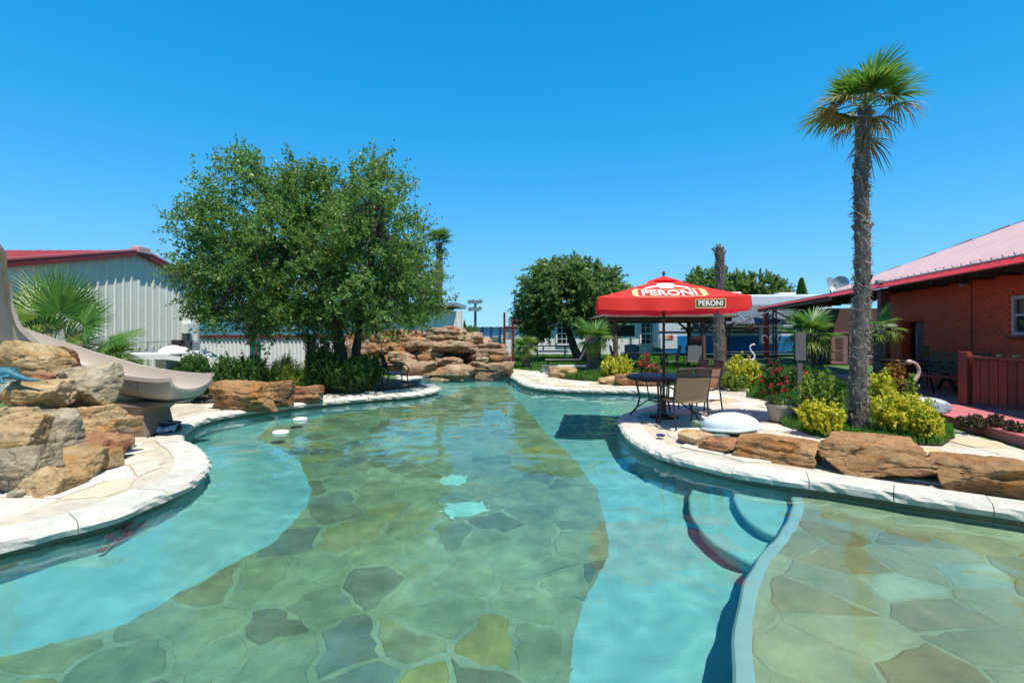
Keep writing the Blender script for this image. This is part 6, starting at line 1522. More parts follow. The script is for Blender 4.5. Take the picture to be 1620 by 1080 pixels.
GG = 'black garden chairs under the gazebo'
garden_chair('black garden chair left of the far table, turned sideways', (4.05, 19.0, 0), math.radians(-95), GG)
garden_chair('black garden chair behind the far table facing the pool', (4.75, 19.9, 0), math.radians(172), GG)
garden_chair('black garden chair at the right end of the far table', (5.95, 19.0, 0), math.radians(80), GG)
garden_chair('black garden chair seen just right of the parasol pole', (6.6, 18.4, 0), math.radians(150), GG)
def far_table():
    t = thing('patio_table', 'long dark patio table under the gazebo behind the geraniums', 'table', (5.0, 18.9, 0))
    mb = MB(); mb.box((0, 0, 0.71), (1.7, 0.95, 0.035)); mb.build('tabletop', MT['black_metal'], t, bevel=0.01)
    for sx in (-1, 1):
        for sy in (-1, 1):
            mb = MB(); mb.tube([(sx*0.75, sy*0.4, 0), (sx*0.65, sy*0.36, 0.69)], 0.022, 7); mb.build('leg', MT['black_metal'], t)
far_table()
# --- chaise on the far lawn
def chaise():
    t = thing('chaise_longue', 'grey chaise longue with its back raised, under the lawn oak', 'lounger', (2.55, 21.2, 0))
    for k in range(3):
        mb = MB(); a = Vector((0.30+k*0.155, -0.28, 0.33+k*0.29)); b = Vector((0.44+k*0.155, -0.28, 0.60+k*0.29)); 
        mb.add([a, b, b+Vector((0, 0.56, 0)), a+Vector((0, 0.56, 0))], [(0, 1, 2, 3)]); mb.add([a+Vector((.02, 0, -.01)), b+Vector((.02, 0, -.01)), b+Vector((.02, 0.56, -.01)), a+Vector((.02, 0.56, -.01))], [(3, 2, 1, 0)]); mb.build('back_panel', M('grey tan sling', (0.30, 0.27, 0.23), 0.7) if k == 0 else bpy.data.materials['grey tan sling'], t)
    mb = MB(); mb.box((-0.45, 0, 0.33), (1.4, 0.56, 0.02)); mb.build('seat', bpy.data.materials['grey tan sling'], t)
    mb = MB()
    for s in (-0.29, 0.29): mb.tube([(-1.15, s, 0.34), (0.28, s, 0.34), (0.78, s, 1.22)], 0.02, 6); mb.tube([(0.05, s, 0.34), (0.35, s, 0.62), (0.55, s, 0.60)], 0.014, 6)
    mb.tube([(0.78, -0.29, 1.22), (0.78, 0.29, 1.22)], 0.02, 6); mb.build('frame', MT['black_metal'], t, smooth=True)
    for x in (-1.05, 0.2):
        for s in (-0.28, 0.28): 
            mb = MB(); mb.tube([(x, s, 0), (x, s, 0.34)], 0.02, 6); mb.build('leg', MT['black_metal'], t)
chaise()
def lawn_plinth():
    t = thing('stone_plinth', 'low pale stone plinth with dark capping slabs at the lawn edge', 'plinth', (P(897, 590, 18.6).x, 18.8, 0))
    mb = MB(); mb.box((0, 0, 0.08), (1.8, 0.7, 0.24)); mb.build('base', MT['concrete'], t, bevel=0.02)
    for k in range(3):
        mb = MB(); mb.box((-0.63+k*0.63, 0, 0.225), (0.61, 0.8, 0.05)); mb.build('slab', MT['concrete'] if k == 1 else MT['awning'], t, bevel=0.008)
lawn_plinth()
def picnic_table():
    t = thing('picnic_table', 'old picnic table with a red top in front of the white house', 'table', (P(872, 560, 29).x, 29, -0.04))
    for k in range(4):
        mb = MB(); mb.box((0, -0.3+k*0.2, 0.74), (2.0, 0.17, 0.04)); mb.build('plank', MT['trim_dark'] if k < 2 else MT['grey_metal'], t)
    for s in (-1, 1):
        mb = MB(); mb.box((0, s*0.75, 0.44), (2.0, 0.25, 0.04)); mb.build('bench_seat', MT['grey_metal'], t)
        mb = MB(); mb.tube([(s*0.8, -0.75, 0), (s*0.8, 0.3, 0.74)], 0.03, 6); mb.tube([(s*0.8, 0.75, 0), (s*0.8, -0.3, 0.74)], 0.03, 6); mb.tube([(s*0.8, -0.8, 0.42), (s*0.8, 0.8, 0.42)], 0.03, 6); mb.build('leg_frame', MT['grey_metal'], t)
picnic_table()
# --- iron bench in the oak shade
def iron_bench():
    b = G(622, 614); t = thing('iron_bench', 'black wrought iron bench in the shade of the live oak', 'bench', (b.x, b.y+0.2, 0), math.radians(-70))
    # sitter faces local +Y
    for s in (-1, 1):
        x = s*0.58
        mb = MB(); mb.tube([(x, -0.30, 0), (x, -0.22, 0.40), (x, -0.27, 0.65), (x, -0.36, 0.92)], 0.018, 7); mb.tube([(x, 0.30, 0), (x, 0.26, 0.22), (x, 0.24, 0.40), (x, 0.28, 0.55), (x, 0.22, 0.64), (x, 0.0, 0.63), (x, -0.27, 0.62)], 0.017, 7)
        mb.tube([(x, 0.25, 0.40), (x, -0.22, 0.40)], 0.016, 7)
        mb.tube([(x, 0.1+0.09*math.cos(a)*(1-i/30), 0.5+0.09*math.sin(a)*(1-i/30)) for i, a in enumerate(np.linspace(0, 9, 26))], 0.008, 5); mb.build('end_frame', MT['black_metal'], t, smooth=True)
    for k in range(8):
        mb = MB(); mb.box((0, 0.24-k*0.062, 0.415-0.015*math.sin(k/7*PI)), (1.16, 0.045, 0.012)); mb.build('seat_slat', MT['black_metal'], t)
    mb = MB(); mb.tube([(-0.58, -0.36, 0.92), (-0.3, -0.38, 0.97), (0, -0.385, 0.99), (0.3, -0.38, 0.97), (0.58, -0.36, 0.92)], 0.016, 7); mb.tube([(-0.58, -0.24, 0.5), (0.58, -0.24, 0.5)], 0.013, 7); mb.build('back_rail', MT['black_metal'], t, smooth=True)
    for k in range(7):
        x = -0.48+k*0.16; mb = MB()
        mb.tube([(x, -0.24, 0.5), (x+0.05, -0.29, 0.66), (x-0.05, -0.32, 0.8), (x, -0.375, 0.96)], 0.009, 5); mb.tube([(x+0.05*math.cos(a), -0.30, 0.72+0.06*math.sin(a)) for a in np.linspace(0, 2*PI, 13)], 0.007, 5, cap=False); mb.build('scrollwork', MT['black_metal'], t, smooth=True)
    t2 = thing('iron_table', 'small black round iron table behind the bench', 'table', (b.x-0.62, b.y+0.35, 0))
    mb = MB(); mb.lathe([(0.0, 0.66), (0.34, 0.66), (0.34, 0.69), (0.0, 0.69)], 24); mb.build('tabletop', MT['black_metal'], t2)
    for k in range(3):
        a = k*2.1; mb = MB(); mb.tube([(0.3*math.cos(a), 0.3*math.sin(a), 0), (0.12*math.cos(a), 0.12*math.sin(a), 0.35), (0.28*math.cos(a), 0.28*math.sin(a), 0.66)], 0.015, 6); mb.build('leg', MT['black_metal'], t2, smooth=True)
iron_bench()
# --- turtle
def turtle():
    c = G(1166, 694); t = thing('turtle_statue', 'white domed turtle statue resting by the boulders of the right bank', 'turtle statue', (c.x+0.02, c.y+0.25, 0.03), math.radians(-8))
    mb = MB()
    def sh(u, v):
        a = 2*PI*u; r = math.sin(PI/2*v); z = math.cos(PI/2*v)
        x = 0.40*r*math.cos(a); y = 0.30*r*math.sin(a); taper = 1-0.25*max(0, math.cos(a))*r
        rid = 0.012*noise.noise(Vector((x*9, y*9, 0)))
        return Vector((x+0.03*(1-r), y*taper, 0.09+0.21*z**0.85+rid))
    mb.grid(sh, 28, 12, True); mb.build('shell', MT['turtle'], t, smooth=True)
    mb = MB(); mb.tube([(0.41*math.cos(a), 0.30*math.sin(a)*(1-0.25*max(0, math.cos(a))), 0.085+0.02*math.cos(a)) for a in np.linspace(0, 2*PI, 33)], 0.022, 8, cap=False); mb.build('shell_rim', MT['turtle'], t, smooth=True)
    mb = MB(); mb.ball((0, 0, 0.06), (0.37, 0.26, 0.06), 20, 8); mb.build('belly', MT['turtle_green'], t, smooth=True)
    mb = MB(); mb.tube([(-0.34, 0, 0.07), (-0.40, -0.01, 0.10), (-0.46, -0.02, 0.13)], [0.06, 0.055, 0.05], 10); mb.ball((-0.49, -0.02, 0.135), (0.075, 0.055, 0.05), 14, 10); h = mb.build('head', MT['turtle_green'], t, smooth=True)
    for s in (-1, 1):
        mb = MB(); mb.ball((-0.53, -0.02+s*0.035, 0.155), 0.012, 8, 6); link('eye', mb.mesh('eye', MT['black_plastic'], True), h)
        mb = MB(); mb.ball((-0.24, s*0.30, 0.02), (0.15, 0.07, 0.025), 14, 8); mb.build('flipper', MT['turtle_green'], t, smooth=True)
        mb = MB(); mb.ball((0.25, s*0.26, 0.02), (0.09, 0.06, 0.025), 14, 8); mb.build('flipper', MT['turtle_green'], t, smooth=True)
turtle()
# --- teal lizard on the heap
def lizard():
    c = P(18, 604, 5.62); t = thing('lizard_statue', 'teal lizard statue sprawled on the upper boulders by the slide', 'lizard statue', (c.x, c.y-0.02, c.z), math.radians(4))
    mb = MB(); mb.tube([(-0.27, 0.0, 0.07), (-0.2, 0, 0.09), (-0.1, 0, 0.10), (0.0, 0, 0.095), (0.08, 0, 0.06), (0.17, 0.0, 0.03), (0.26, 0.01, 0.02), (0.33, 0.02, 0.018)], [0.03, 0.055, 0.07, 0.065, 0.042, 0.026, 0.014, 0.004], 12); mb.build('body', MT['teal'], t, smooth=True)
    mb = MB(); mb.ball((-0.32, 0, 0.09), (0.085, 0.05, 0.042), 14, 9); mb.build('head', MT['teal'], t, smooth=True)
    mb = MB()
    for k in range(10): x = -0.22+k*0.035; mb.tube([(x, 0, 0.145), (x+0.012, 0, 0.175)], [0.014, 0.002], 5)
    mb.build('crest', MT['teal'], t)
    for x, s in ((-0.17, -1), (-0.17, 1), (0.04, -1), (0.04, 1)):
        mb = MB(); mb.tube([(x, s*0.05, 0.07), (x-0.04, s*0.11, 0.06), (x+0.0, s*0.13, 0.0)], [0.026, 0.02, 0.014], 8); mb.ball((x+0.02, s*0.135, 0.006), (0.032, 0.022, 0.01), 8, 6); mb.build('leg', MT['teal'], t, smooth=True)
lizard()
# --- pool bag
def bag():
    c = G(263, 683); t = thing('pool_bag', 'dark open bag with a pale blue towel on the coping by the slide', 'bag', (c.x, c.y+0.05, 0.006), 0.2)
    mb = MB()
    def fn(u, v):
        a = 2*PI*u; r = 0.15+0.03*math.sin(v*PI)+0.012*math.sin(a*5+v*4); return Vector((r*math.cos(a), r*0.75*math.sin(a), v*0.12))
    mb.grid(fn, 22, 7, True); mb.build('bag_body', M('dark teal canvas', (0.02, 0.045, 0.055), 0.8, 0.2), t, smooth=True)
    mb = MB(); mb.tube([(0.155*math.cos(a), 0.116*math.sin(a), 0.12) for a in np.linspace(0, 2*PI, 23)], 0.016, 6, cap=False); mb.build('hem', MT['black_plastic'], t, smooth=True)
    mb = MB(); mb.grid(lambda u, v: Vector(((u-0.45)*0.30, (v-0.75)*0.30, 0.125+0.03*noise.noise(Vector((u*4, v*4, 0)))-0.11*max(0, 0.55-v)**1.0*1.6)), 14, 14); mb.build('towel', M('pale blue towel', (0.42, 0.58, 0.68), 0.9, 0.15, 14), t, smooth=True)
bag()
# --- planter
def planter():
    c = G(1247, 669); t = thing('planter', 'tan cast stone planter with small red flowers beside the yellow shrubs', 'planter', (c.x, c.y+0.2, 0.0))
    mb = MB(); mb.lathe([(0.0, 0.0), (0.17, 0.0), (0.19, 0.03), (0.235, 0.24), (0.255, 0.25), (0.255, 0.29), (0.225, 0.29), (0.215, 0.25), (0.0, 0.25)], 28); mb.build('pot', MT['pot'], t, smooth=True)
    rng = np.random.RandomState(4); n = 520; a = rng.uniform(0, 2*PI, n); r = 0.24*np.sqrt(rng.uniform(0, 1, n)); C = np.stack([np.cos(a)*r, np.sin(a)*r, 0.27+rng.uniform(0, 0.13, n)], 1)
    leaf_cloud('plant', C, rng.normal(size=(n, 3))+np.array([[0, 0, 0.6]]), rng.uniform(0.03, 0.06, n), rng, MT['oak_leaf'], t)
    n = 60; C = np.repeat(np.stack([rng.uniform(-.18, .18, 7), rng.uniform(-.18, .1, 7), rng.uniform(.33, .41, 7)], 1), 9, 0)[:n]+rng.normal(size=(n, 3))*0.01
    leaf_cloud('flowers', C, rng.normal(size=(n, 3)), np.full(n, 0.03), rng, MT['red_petal'], t, aspect=0.9, kind='stuff')
planter()
def sign_post():
    c = G(1265, 641); t = thing('sign_post', 'grey weathered post with an upright blank board beside the roses', 'post', (c.x, c.y, 0))
    m = M('grey weathered timber', (0.14, 0.135, 0.13), 0.8, 0.2, 6, 0.3, 40, stretch=(6, 6, .6))
    mb = MB(); mb.box((0, 0, 0.55), (0.085, 0.05, 1.1)); mb.build('post', m, t, bevel=0.005)
    mb = MB(); mb.box((0, -0.03, 1.2), (0.21, 0.03, 0.56)); mb.build('board', m, t, bevel=0.005)
sign_post()
t = thing('solar_lamp', 'small lime green globe lamp on a short stake in the bed', 'lamp', (G(1276, 651).x, G(1276, 651).y+0.2, 0.0))
mb = MB(); mb.ball((0, 0, 0.20), 0.07, 14, 10); mb.build('globe', M('lime green plastic', (0.30, 0.45, 0.03), 0.4), t, smooth=True)
mb = MB(); mb.tube([(0, 0, 0), (0, 0, 0.14)], 0.012, 6); mb.build('stake', MT['black_plastic'], t)
# --- bird sculptures
def bird(label, base, rz, body_m, neck_m, s=1.0):
    t = thing('heron_sculpture', label, 'sculpture', base, rz); 
    def sc(p): return Vector(p)*s
    mb = MB()
    mb.grid(lambda u, v: sc((0.34*math.cos(PI*v)*-1+0.02, 0.15*math.sin(PI*v)**0.8*math.cos(2*PI*u), 0.52+0.14*math.sin(PI*v)**0.8*math.sin(2*PI*u)-0.10*v)), 16, 12, True); mb.build('body', body_m, t, smooth=True)
    mb = MB(); rr_ = random.Random(4)
    for k in range(26):
        x = rr_.uniform(-.22, .25); sgn = rr_.choice((-1, 1)); z = 0.50+rr_.uniform(-.08, .08); p = sc((x, sgn*0.145, z)); q = p+sc((0.11, sgn*0.02, -0.045)); w = sc((0.01, 0, 0.035))
        mb.add([p-w, p+w, q+w*0.4, q-w*0.4], [(0, 1, 2, 3)])
    tag(mb.build('feathers', body_m, t), kind='stuff')
    pts = [sc(p) for p in ((-0.28, 0, 0.55), (-0.36, 0, 0.66), (-0.33, 0, 0.80), (-0.22, 0, 0.92), (-0.17, 0, 1.05), (-0.22, 0, 1.17), (-0.31, 0, 1.20))]
    fine = [pts[0]]
    for i in range(len(pts)-1):
        p0, p1, p2, p3 = pts[max(0, i-1)], pts[i], pts[i+1], pts[min(len(pts)-1, i+2)]
        for j in range(1, 5): q = j/4; fine.append(0.5*(2*p1+(-p0+p2)*q+(2*p0-5*p1+4*p2-p3)*q*q+(-p0+3*p1-3*p2+p3)*q**3))
    mb = MB(); mb.tube(fine, [0.045*s*(1-0.55*i/len(fine)) for i in range(len(fine))], 9); mb.ball(fine[-1]-Vector((0.02*s, 0, 0)), (0.06*s, 0.038*s, 0.04*s), 12, 8); mb.build('neck', neck_m, t, smooth=True)
    mb = MB(); mb.tube([fine[-1]-Vector((0.06*s, 0, 0)), fine[-1]-Vector((0.13*s, 0, 0.05*s)), fine[-1]-Vector((0.14*s, 0, 0.11*s))], [0.022*s, 0.016*s, 0.003*s], 7); mb.build('beak', MT['black_plastic'], t, smooth=True)
    for y in (-0.05, 0.05):
        mb = MB(); mb.tube([sc((0.02, y, 0.42)), sc((0.05, y, 0.22)), sc((0.0, y, 0.0))], 0.012*s, 6); mb.tube([sc((-0.07, y, 0.006)), sc((0.04, y, 0.006))], 0.01*s, 5); mb.build('leg', MT['black_metal'], t)
c = P(1462, 640, 8.2); bird('silver bodied heron sculpture with a long pink neck by the red patio', (c.x+0.08, 8.2, -0.15), 0.0, MT['silver'], MT['pink'], 0.97)
c = P(1180, 580, 16.6); bird('pink and white heron sculpture beside the left red porch post', (c.x, 16.6, 0.15), PI, M('pink and white metal', (0.62, 0.50, 0.49), 0.5, 0.35, 9, col2=(0.62, 0.18, 0.20)), MT['white_paint'], 0.78)
# --- porch furniture
def porch_table():
    p = EW(12.0, -0.3, 0.12); t = thing('porch_table', 'dark plank table with blue place mats on the red patio', 'table', p, math.radians(-10))
    for k in range(5):
        mb = MB(); mb.box((0, -0.34+k*0.17, 0.70), (1.5, 0.155, 0.04)); mb.build('plank', MT['bronze'], t, bevel=0.004)
    for sx in (-1, 1):
        mb = MB(); mb.bar((sx*0.6, -0.34, 0), (sx*0.55, 0.25, 0.68), 0.07); mb.bar((sx*0.6, 0.34, 0), (sx*0.55, -0.25, 0.68), 0.071); mb.build('trestle', MT['bronze'], t)
    for x in (0.2, 0.5):
        q = MB(); q.box((x, -0.2, 0.728), (0.26, 0.2, 0.012)); o = q.build('place_mat', M('blue mat', (0.02, 0.13, 0.30), 0.6) if x < 0.3 else bpy.data.materials['blue mat']); o.matrix_world = Matrix.Translation(p) @ Matrix.Rotation(math.radians(-10), 4, 'Z')
        tag(o, 'blue place mat on the porch table, '+('in the middle' if x < 0.3 else 'at the right end'), 'mat')
porch_table()
def porch_bench(label, p, rz):
    t = thing('porch_bench', label, 'bench', p, rz)
    for k in range(4):
        mb = MB(); mb.box((0, 0.18-k*0.12, 0.42), (1.05, 0.105, 0.03)); mb.build('seat_slat', MT['red_wood'], t, bevel=0.004)
    for k in range(4):
        mb = MB(); mb.box((0, -0.26-k*0.03, 0.52+k*0.12), (1.05, 0.025, 0.10)); mb.build('back_slat', MT['bronze'], t, bevel=0.004)
    for sx in (-1, 1):
        mb = MB(); mb.tube([(sx*0.5, -0.42, 0), (sx*0.5, -0.22, 0.4), (sx*0.5, -0.38, 0.95)], 0.025, 7); mb.tube([(sx*0.5, 0.3, 0), (sx*0.5, 0.2, 0.4), (sx*0.5, 0.22, 0.62), (sx*0.5, -0.28, 0.64)], 0.022, 7); mb.build('end_frame', MT['black_metal'], t, smooth=True)
porch_bench('dark slatted porch bench beside the plank screen', EW(10.75, -0.3, 0.12), math.radians(115))
def porch_chair(label, p, rz):
    t = thing('porch_chair', label, 'chair', p, rz)
    mb = MB(); mb.box((0, 0, 0.43), (0.5, 0.5, 0.05)); mb.build('seat', MT['bronze'], t, bevel=0.01)
    mb = MB()
    for k in range(5): mb.box((-0.2+k*0.1, -0.27, 0.74), (0.05, 0.02, 0.58))
    mb.build('back_spindles', MT['bronze'], t)
    for sx in (-1, 1):
        for sy in (-1, 1):
            mb = MB(); mb.tube([(sx*0.23, sy*0.23, 0), (sx*0.22, sy*0.22, 0.42)], 0.022, 6); mb.build('leg', MT['bronze'], t)
porch_chair('dark spindle back chair between the porch table and the doorway', EW(12.9, 0.0, 0.12), math.radians(70))
# --- satellite dishes on the porch roof, flood lamp, hanging baskets, hose, white tank group
def dish(label, p, rz, tilt, r):
    t = thing('satellite_dish', label, 'satellite dish', p, rz, 'satellite dishes on the porch roof')
    R = Matrix.Rotation(tilt, 3, 'X'); c = Vector((0, -0.05, 0.28)); mb = MB()
    mb.grid(lambda u, v: c+R @ Vector((r*v*math.cos(2*PI*u), r*1.1*v*math.sin(2*PI*u), 0.10*v*v)), 24, 7, True); mb.grid(lambda u, v: c+R @ Vector((r*v*math.cos(-2*PI*u), r*1.1*v*math.sin(-2*PI*u), 0.10*v*v-0.012)), 24, 7, True); mb.build('reflector', MT['grey_metal'], t, smooth=True)
    mb = MB(); mb.tube([c+R @ Vector((0, -r, 0.10)), c+R @ Vector((0, -r*0.7, 0.42))], 0.012, 6); mb.box(c+R @ Vector((0, -r*0.65, 0.44)), (0.07, 0.07, 0.09)); mb.build('feed_arm', MT['grey_metal'], t)
    mb = MB(); mb.tube([(0, 0, 0), (0, 0, 0.18), c], 0.022, 7); mb.build('mast', MT['grey_metal'], t)
q = EW(19.2, 0.3, 2.9); dish('left satellite dish on the porch roof, turned to the pool', (q.x, q.y, q.z), 0.5, 1.15, 0.36)
q = EW(18.5, 0.4, 2.9); dish('right satellite dish on the porch roof, smaller and turned away', (q.x, q.y, q.z), -0.9, 1.2, 0.31)
q = EW(14.4, -0.12, 2.88); t = thing('flood_lamp', 'small pale flood lamp on the red fascia by the tall palm', 'lamp', q)
mb = MB(); mb.box((-0.02, -0.06, 0.04), (0.18, 0.14, 0.10)); mb.build('housing', MT['grey_metal'], t, bevel=0.02)
mb = MB(); mb.tube([(0, 0.0, -0.02), (0, -0.03, 0.02)], 0.02, 6); mb.build('bracket', MT['grey_metal'], t)
def basket(label, p):
    t = thing('hanging_basket', label, 'hanging basket', p, 0, 'hanging baskets')
    mb = MB(); mb.lathe([(0.02, -0.2), (0.14, -0.16), (0.2, -0.02), (0.21, 0.0)], 16, cap=False); mb.build('bowl', M('brown coir', (0.12, 0.06, 0.045), 0.9) if 'brown coir' not in bpy.data.materials else bpy.data.materials['brown coir'], t, smooth=True)
    mb = MB()
    for k in range(3): a = k*2.1; mb.tube([(0.2*math.cos(a), 0.2*math.sin(a), 0), (0, 0, 0.45)], 0.006, 4)
    mb.build('chains', MT['black_metal'], t)
    rng = np.random.RandomState(3); n = 200; C = rng.normal(size=(n, 3))*np.array([[.1, .1, .04]])+np.array([[0, 0, 0.04]]); leaf_cloud('plant', C, rng.normal(size=(n, 3)), rng.uniform(.05, .09, n), rng, MT['red_leaf'], t)
basket('hanging basket on the right gazebo post', P(1101, 537, 18.9))
basket('hanging basket near the motorhome awning', P(1186, 520, 18.9))
mb = MB(); q = P(1101, 537, 18.9)+Vector((0, 0, 0.45)); mb.tube([q, (q.x-0.3, q.y+0.4, q.z+0.02)], 0.012, 5); tag(mb.build('basket_hook', MT['black_metal']), 'thin iron hook holding the basket at the gazebo', 'hook')
mb = MB(); q = P(1186, 520, 18.9)+Vector((0, 0, 0.45)); mb.tube([q, (q.x+0.02, 19.4, q.z+0.02)], 0.012, 5); tag(mb.build('basket_hook', MT['black_metal']), 'thin iron hook holding the basket at the steel frame', 'hook')
def hose():
    c = P(409, 556, 16.0); t = thing('garden_hose', 'coiled teal garden hose hung on a brown post behind the left planting', 'hose', (c.x, 15.9, c.z))
    r = random.Random(8); mb = MB(); pts = []
    for i in range(150):
        a = i*0.33; rr_ = 0.2+0.025*math.sin(i*0.9); pts.append((rr_*0.62*math.cos(a)+0.03*math.sin(i*.5), -0.03-0.05*r.random(), rr_*1.5*math.sin(a)))
    pts.append((0.1, -0.02, -0.5)); pts.append((0.14, -0.02, -0.85)); mb.tube(pts, 0.017, 6); mb.build('coil', MT['teal_hose'], t, smooth=True)
    p = thing('timber_post', 'brown timber post carrying the teal hose', 'post', (P(402, 556, 16.1).x, 16.1, 0)); mb = MB(); mb.box((0, 0, 0.85), (0.2, 0.16, 1.7)); mb.build('shaft', MT['brown_wood'], p, bevel=0.01)
    mb = MB(); mb.box((0, 0, 1.72), (0.26, 0.22, 0.05)); mb.build('cap', MT['brown_wood'], p)
hose()
def tank_group():
    c = P(276, 556, 11.6); t = thing('white_tank', 'white dome topped tank in front of the metal shed', 'tank', (c.x, 11.6, 0))
    mb = MB(); mb.lathe([(0.0, 0), (0.34, 0), (0.36, 0.85), (0.40, 0.90), (0.40, 0.94), (0.36, 1.02), (0.27, 1.12), (0.13, 1.19), (0.0, 1.21)], 28, cap=False); mb.build('shell', MT['white_paint'], t, smooth=True)
    mb = MB(); mb.box((0.08, 0, 1.27), (0.22, 0.14, 0.10)); mb.tube([(-0.15, 0, 1.2), (0.25, 0, 1.2)], 0.025, 7); mb.build('valve', MT['black_plastic'], t, bevel=0.01)
    c = P(240, 560, 11.0); t = thing('white_table', 'white slab topped table left of the domed tank', 'table', (c.x, 11.0, 0))
    mb = MB(); mb.box((0.05, 0, 1.02), (1.05, 0.6, 0.05)); mb.build('tabletop', MT['white_paint'], t, bevel=0.015)
    mb = MB(); mb.grid(lambda u, v: Vector((-0.47+u*1.3, -0.31, 1.02-v*0.10-0.05*max(0, u-0.75)*3)), 20, 3); mb.build('cloth_edge', MT['white_paint'], t, smooth=True)
    for x in (-0.4, 0.45): mb = MB(); mb.box((x, 0, 0.5), (0.06, 0.5, 1.0)); mb.build('leg', MT['grey_metal'], t)
    mb = MB(); mb.box((-0.1, 0.1, 1.06), (0.22, 0.2, 0.03)); mb.tube([(-0.16, 0.1, 1.07), (-0.16, 0.1, 1.15)], 0.012, 5); mb.tube([(-0.04, 0.1, 1.07), (-0.04, 0.1, 1.15)], 0.012, 5); mb.build('clamp', MT['grey_metal'], t)
    c = P(315, 560, 12.0); t = thing('tarp', 'crumpled white tarp draped over a dark frame right of the domed tank', 'tarp', (c.x, 12.0, 0))
    mb = MB(); mb.grid(lambda u, v: Vector(((u-0.5)*0.62, (v-0.5)*0.5, 1.06-0.42*max(0, u-0.45)**1.6-0.10*max(0, 0.4-u)+0.03*noise.noise(Vector((u*6, v*6, 1))))), 16, 10); mb.build('sheet', MT['white_paint'], t, smooth=True)
    mb = MB()
    for x in (-0.22, 0.18): mb.tube([(x, 0, 0), (x, 0, 0.98)], 0.025, 6)
    mb.build('frame', MT['black_metal'], t)
tank_group()
# --- far yard: floodlight mast, pallets, bin, red pipe frame, silo, railing
def flood_mast():
    Y = 60; c = P(752, 540, Y); t = thing('floodlight_mast', 'tall mast with a cluster of floodlights far beyond the waterfall', 'floodlight mast', (c.x, Y, 0)); zt = P(752, 476, Y).z
    mb = MB(); mb.tube([(0, 0, 0), (0, 0, zt)], [0.2, 0.12], 8); mb.build('mast', M('dark teal steel', (0.05, 0.10, 0.12), 0.5), t)
    for k, (x, z) in enumerate(((-0.55, -0.1), (-0.2, -0.05), (0.2, -0.1), (0.55, -0.05), (-0.5, -0.95), (-0.12, -0.9), (0.2, -1.0), (0.5, -0.85))):
        mb = MB(); mb.tube([(x, -0.1, zt+z), (x*1.15, -0.5, zt+z-0.05)], [0.14, 0.27], 10); mb.build('floodlight', MT['grey_metal'], t, smooth=True)
    for z in (-0.15, -0.95):
        mb = MB(); mb.tube([(-0.75, 0, zt+z), (0.75, 0, zt+z)], 0.05, 6); mb.build('crossarm', MT['grey_metal'], t)
flood_mast()
def pallets():
    Y = 27.0; c = P(778, 540, Y); w = 1.1; bm_ = MB()
    for k in range(5): bm_.box((0, -0.48+k*0.24, 0.125), (w, 0.13, 0.02))
    for k in range(3): bm_.box((0, -0.45+k*0.45, 0.012), (w, 0.10, 0.02))
    for x in (-1, 0, 1):
        for y in (-1, 0, 1): bm_.box((x*0.48, y*0.45, 0.068), (0.13, 0.11, 0.092))
    me = bm_.mesh('pallet', M('blue pallet paint', (0.015, 0.13, 0.36), 0.7, 0.3, 6)); z = 0.0; r = random.Random(3); z = -0.04
    base = link('concrete_base', None) if False else None
    nth = ('bottom', 'second', 'third', 'fourth', 'fifth', 'sixth', 'seventh', 'eighth', 'ninth', 'tenth', 'eleventh', 'top')
    for k in range(12):
        o = link('pallet', me, None, (c.x+(0.10 if k < 6 else -0.04)+r.uniform(-.03, .03), Y+r.uniform(-.04, .04), z), (0, 0, r.uniform(-.03, .03))); z += 0.152
        tag(o, 'blue wooden pallet, '+('lowest of the far stack' if k == 0 else 'topmost of the far stack' if k == 11 else nth[k]+' from the ground in the far stack'), 'pallet', 'stack of blue pallets in the far yard')
pallets()
t = thing('green_bin', 'green plastic bin left of the blue pallet stack', 'bin', (P(752, 545, 26.5).x, 26.5, -0.04)); mb = MB(); mb.add([(-.3, -.3, 0), (.3, -.3, 0), (.3, .3, 0), (-.3, .3, 0), (-.36, -.36, 1.1), (.36, -.36, 1.1), (.36, .36, 1.1), (-.36, .36, 1.1)], [(3, 2, 1, 0), (0, 1, 5, 4), (1, 2, 6, 5), (2, 3, 7, 6), (3, 0, 4, 7)]); mb.build('body', M('green plastic', (0.01, 0.30, 0.14), 0.45), t, bevel=0.03)
mb = MB(); mb.box((0, 0, 1.12), (0.78, 0.78, 0.05)); mb.build('lid', bpy.data.materials['green plastic'], t, bevel=0.01)
def pipe_frame():
    Y = 25.5; c = P(805, 540, Y); t = thing('pipe_frame', 'rust red pipe frame with a pale panel beside the blue pallets', 'frame', (c.x, Y, -0.04)); m = MT['trim_dark']
    def X(px): return P(px, 0, Y).x-c.x
    def Z(py): return P(0, py, Y).z+0.04
    for px, py in ((798, 494), (812, 507)):
        mb = MB(); mb.tube([(X(px), 0, 0), (X(px), 0, Z(py))], 0.055, 8); mb.build('upright', m, t)
    for py, x1 in ((517, 824), (507.5, 826)):
        mb = MB(); mb.tube([(X(798 if py > 510 else 809), 0, Z(py)), (X(x1), 0, Z(py))], 0.045, 8); mb.build('crossbar', m, t)
    mb = MB(); mb.box((X(805), 0.05, (Z(518)+Z(536))/2), (X(810)-X(800), 0.03, Z(518)-Z(536))); mb.build('panel', MT['grey_metal'], t)
    mb = MB(); mb.box((X(805), 0.06, Z(537)/2), (X(810)-X(800), 0.03, Z(537))); mb.build('lower_panel', MT['white_paint'], t)
pipe_frame()
t = thing('silo', 'pale blue grey silo far behind the palm and the waterfall', 'silo', (P(703, 540, 70).x, 70, 0)); mb = MB(); zt = P(703, 489, 70).z; mb.lathe([(0.75, 0), (0.75, zt), (0.0, zt+0.1)], 20, cap=False); mb.build('drum', M('blue grey steel', (0.30, 0.36, 0.42), 0.5), t, smooth=True)
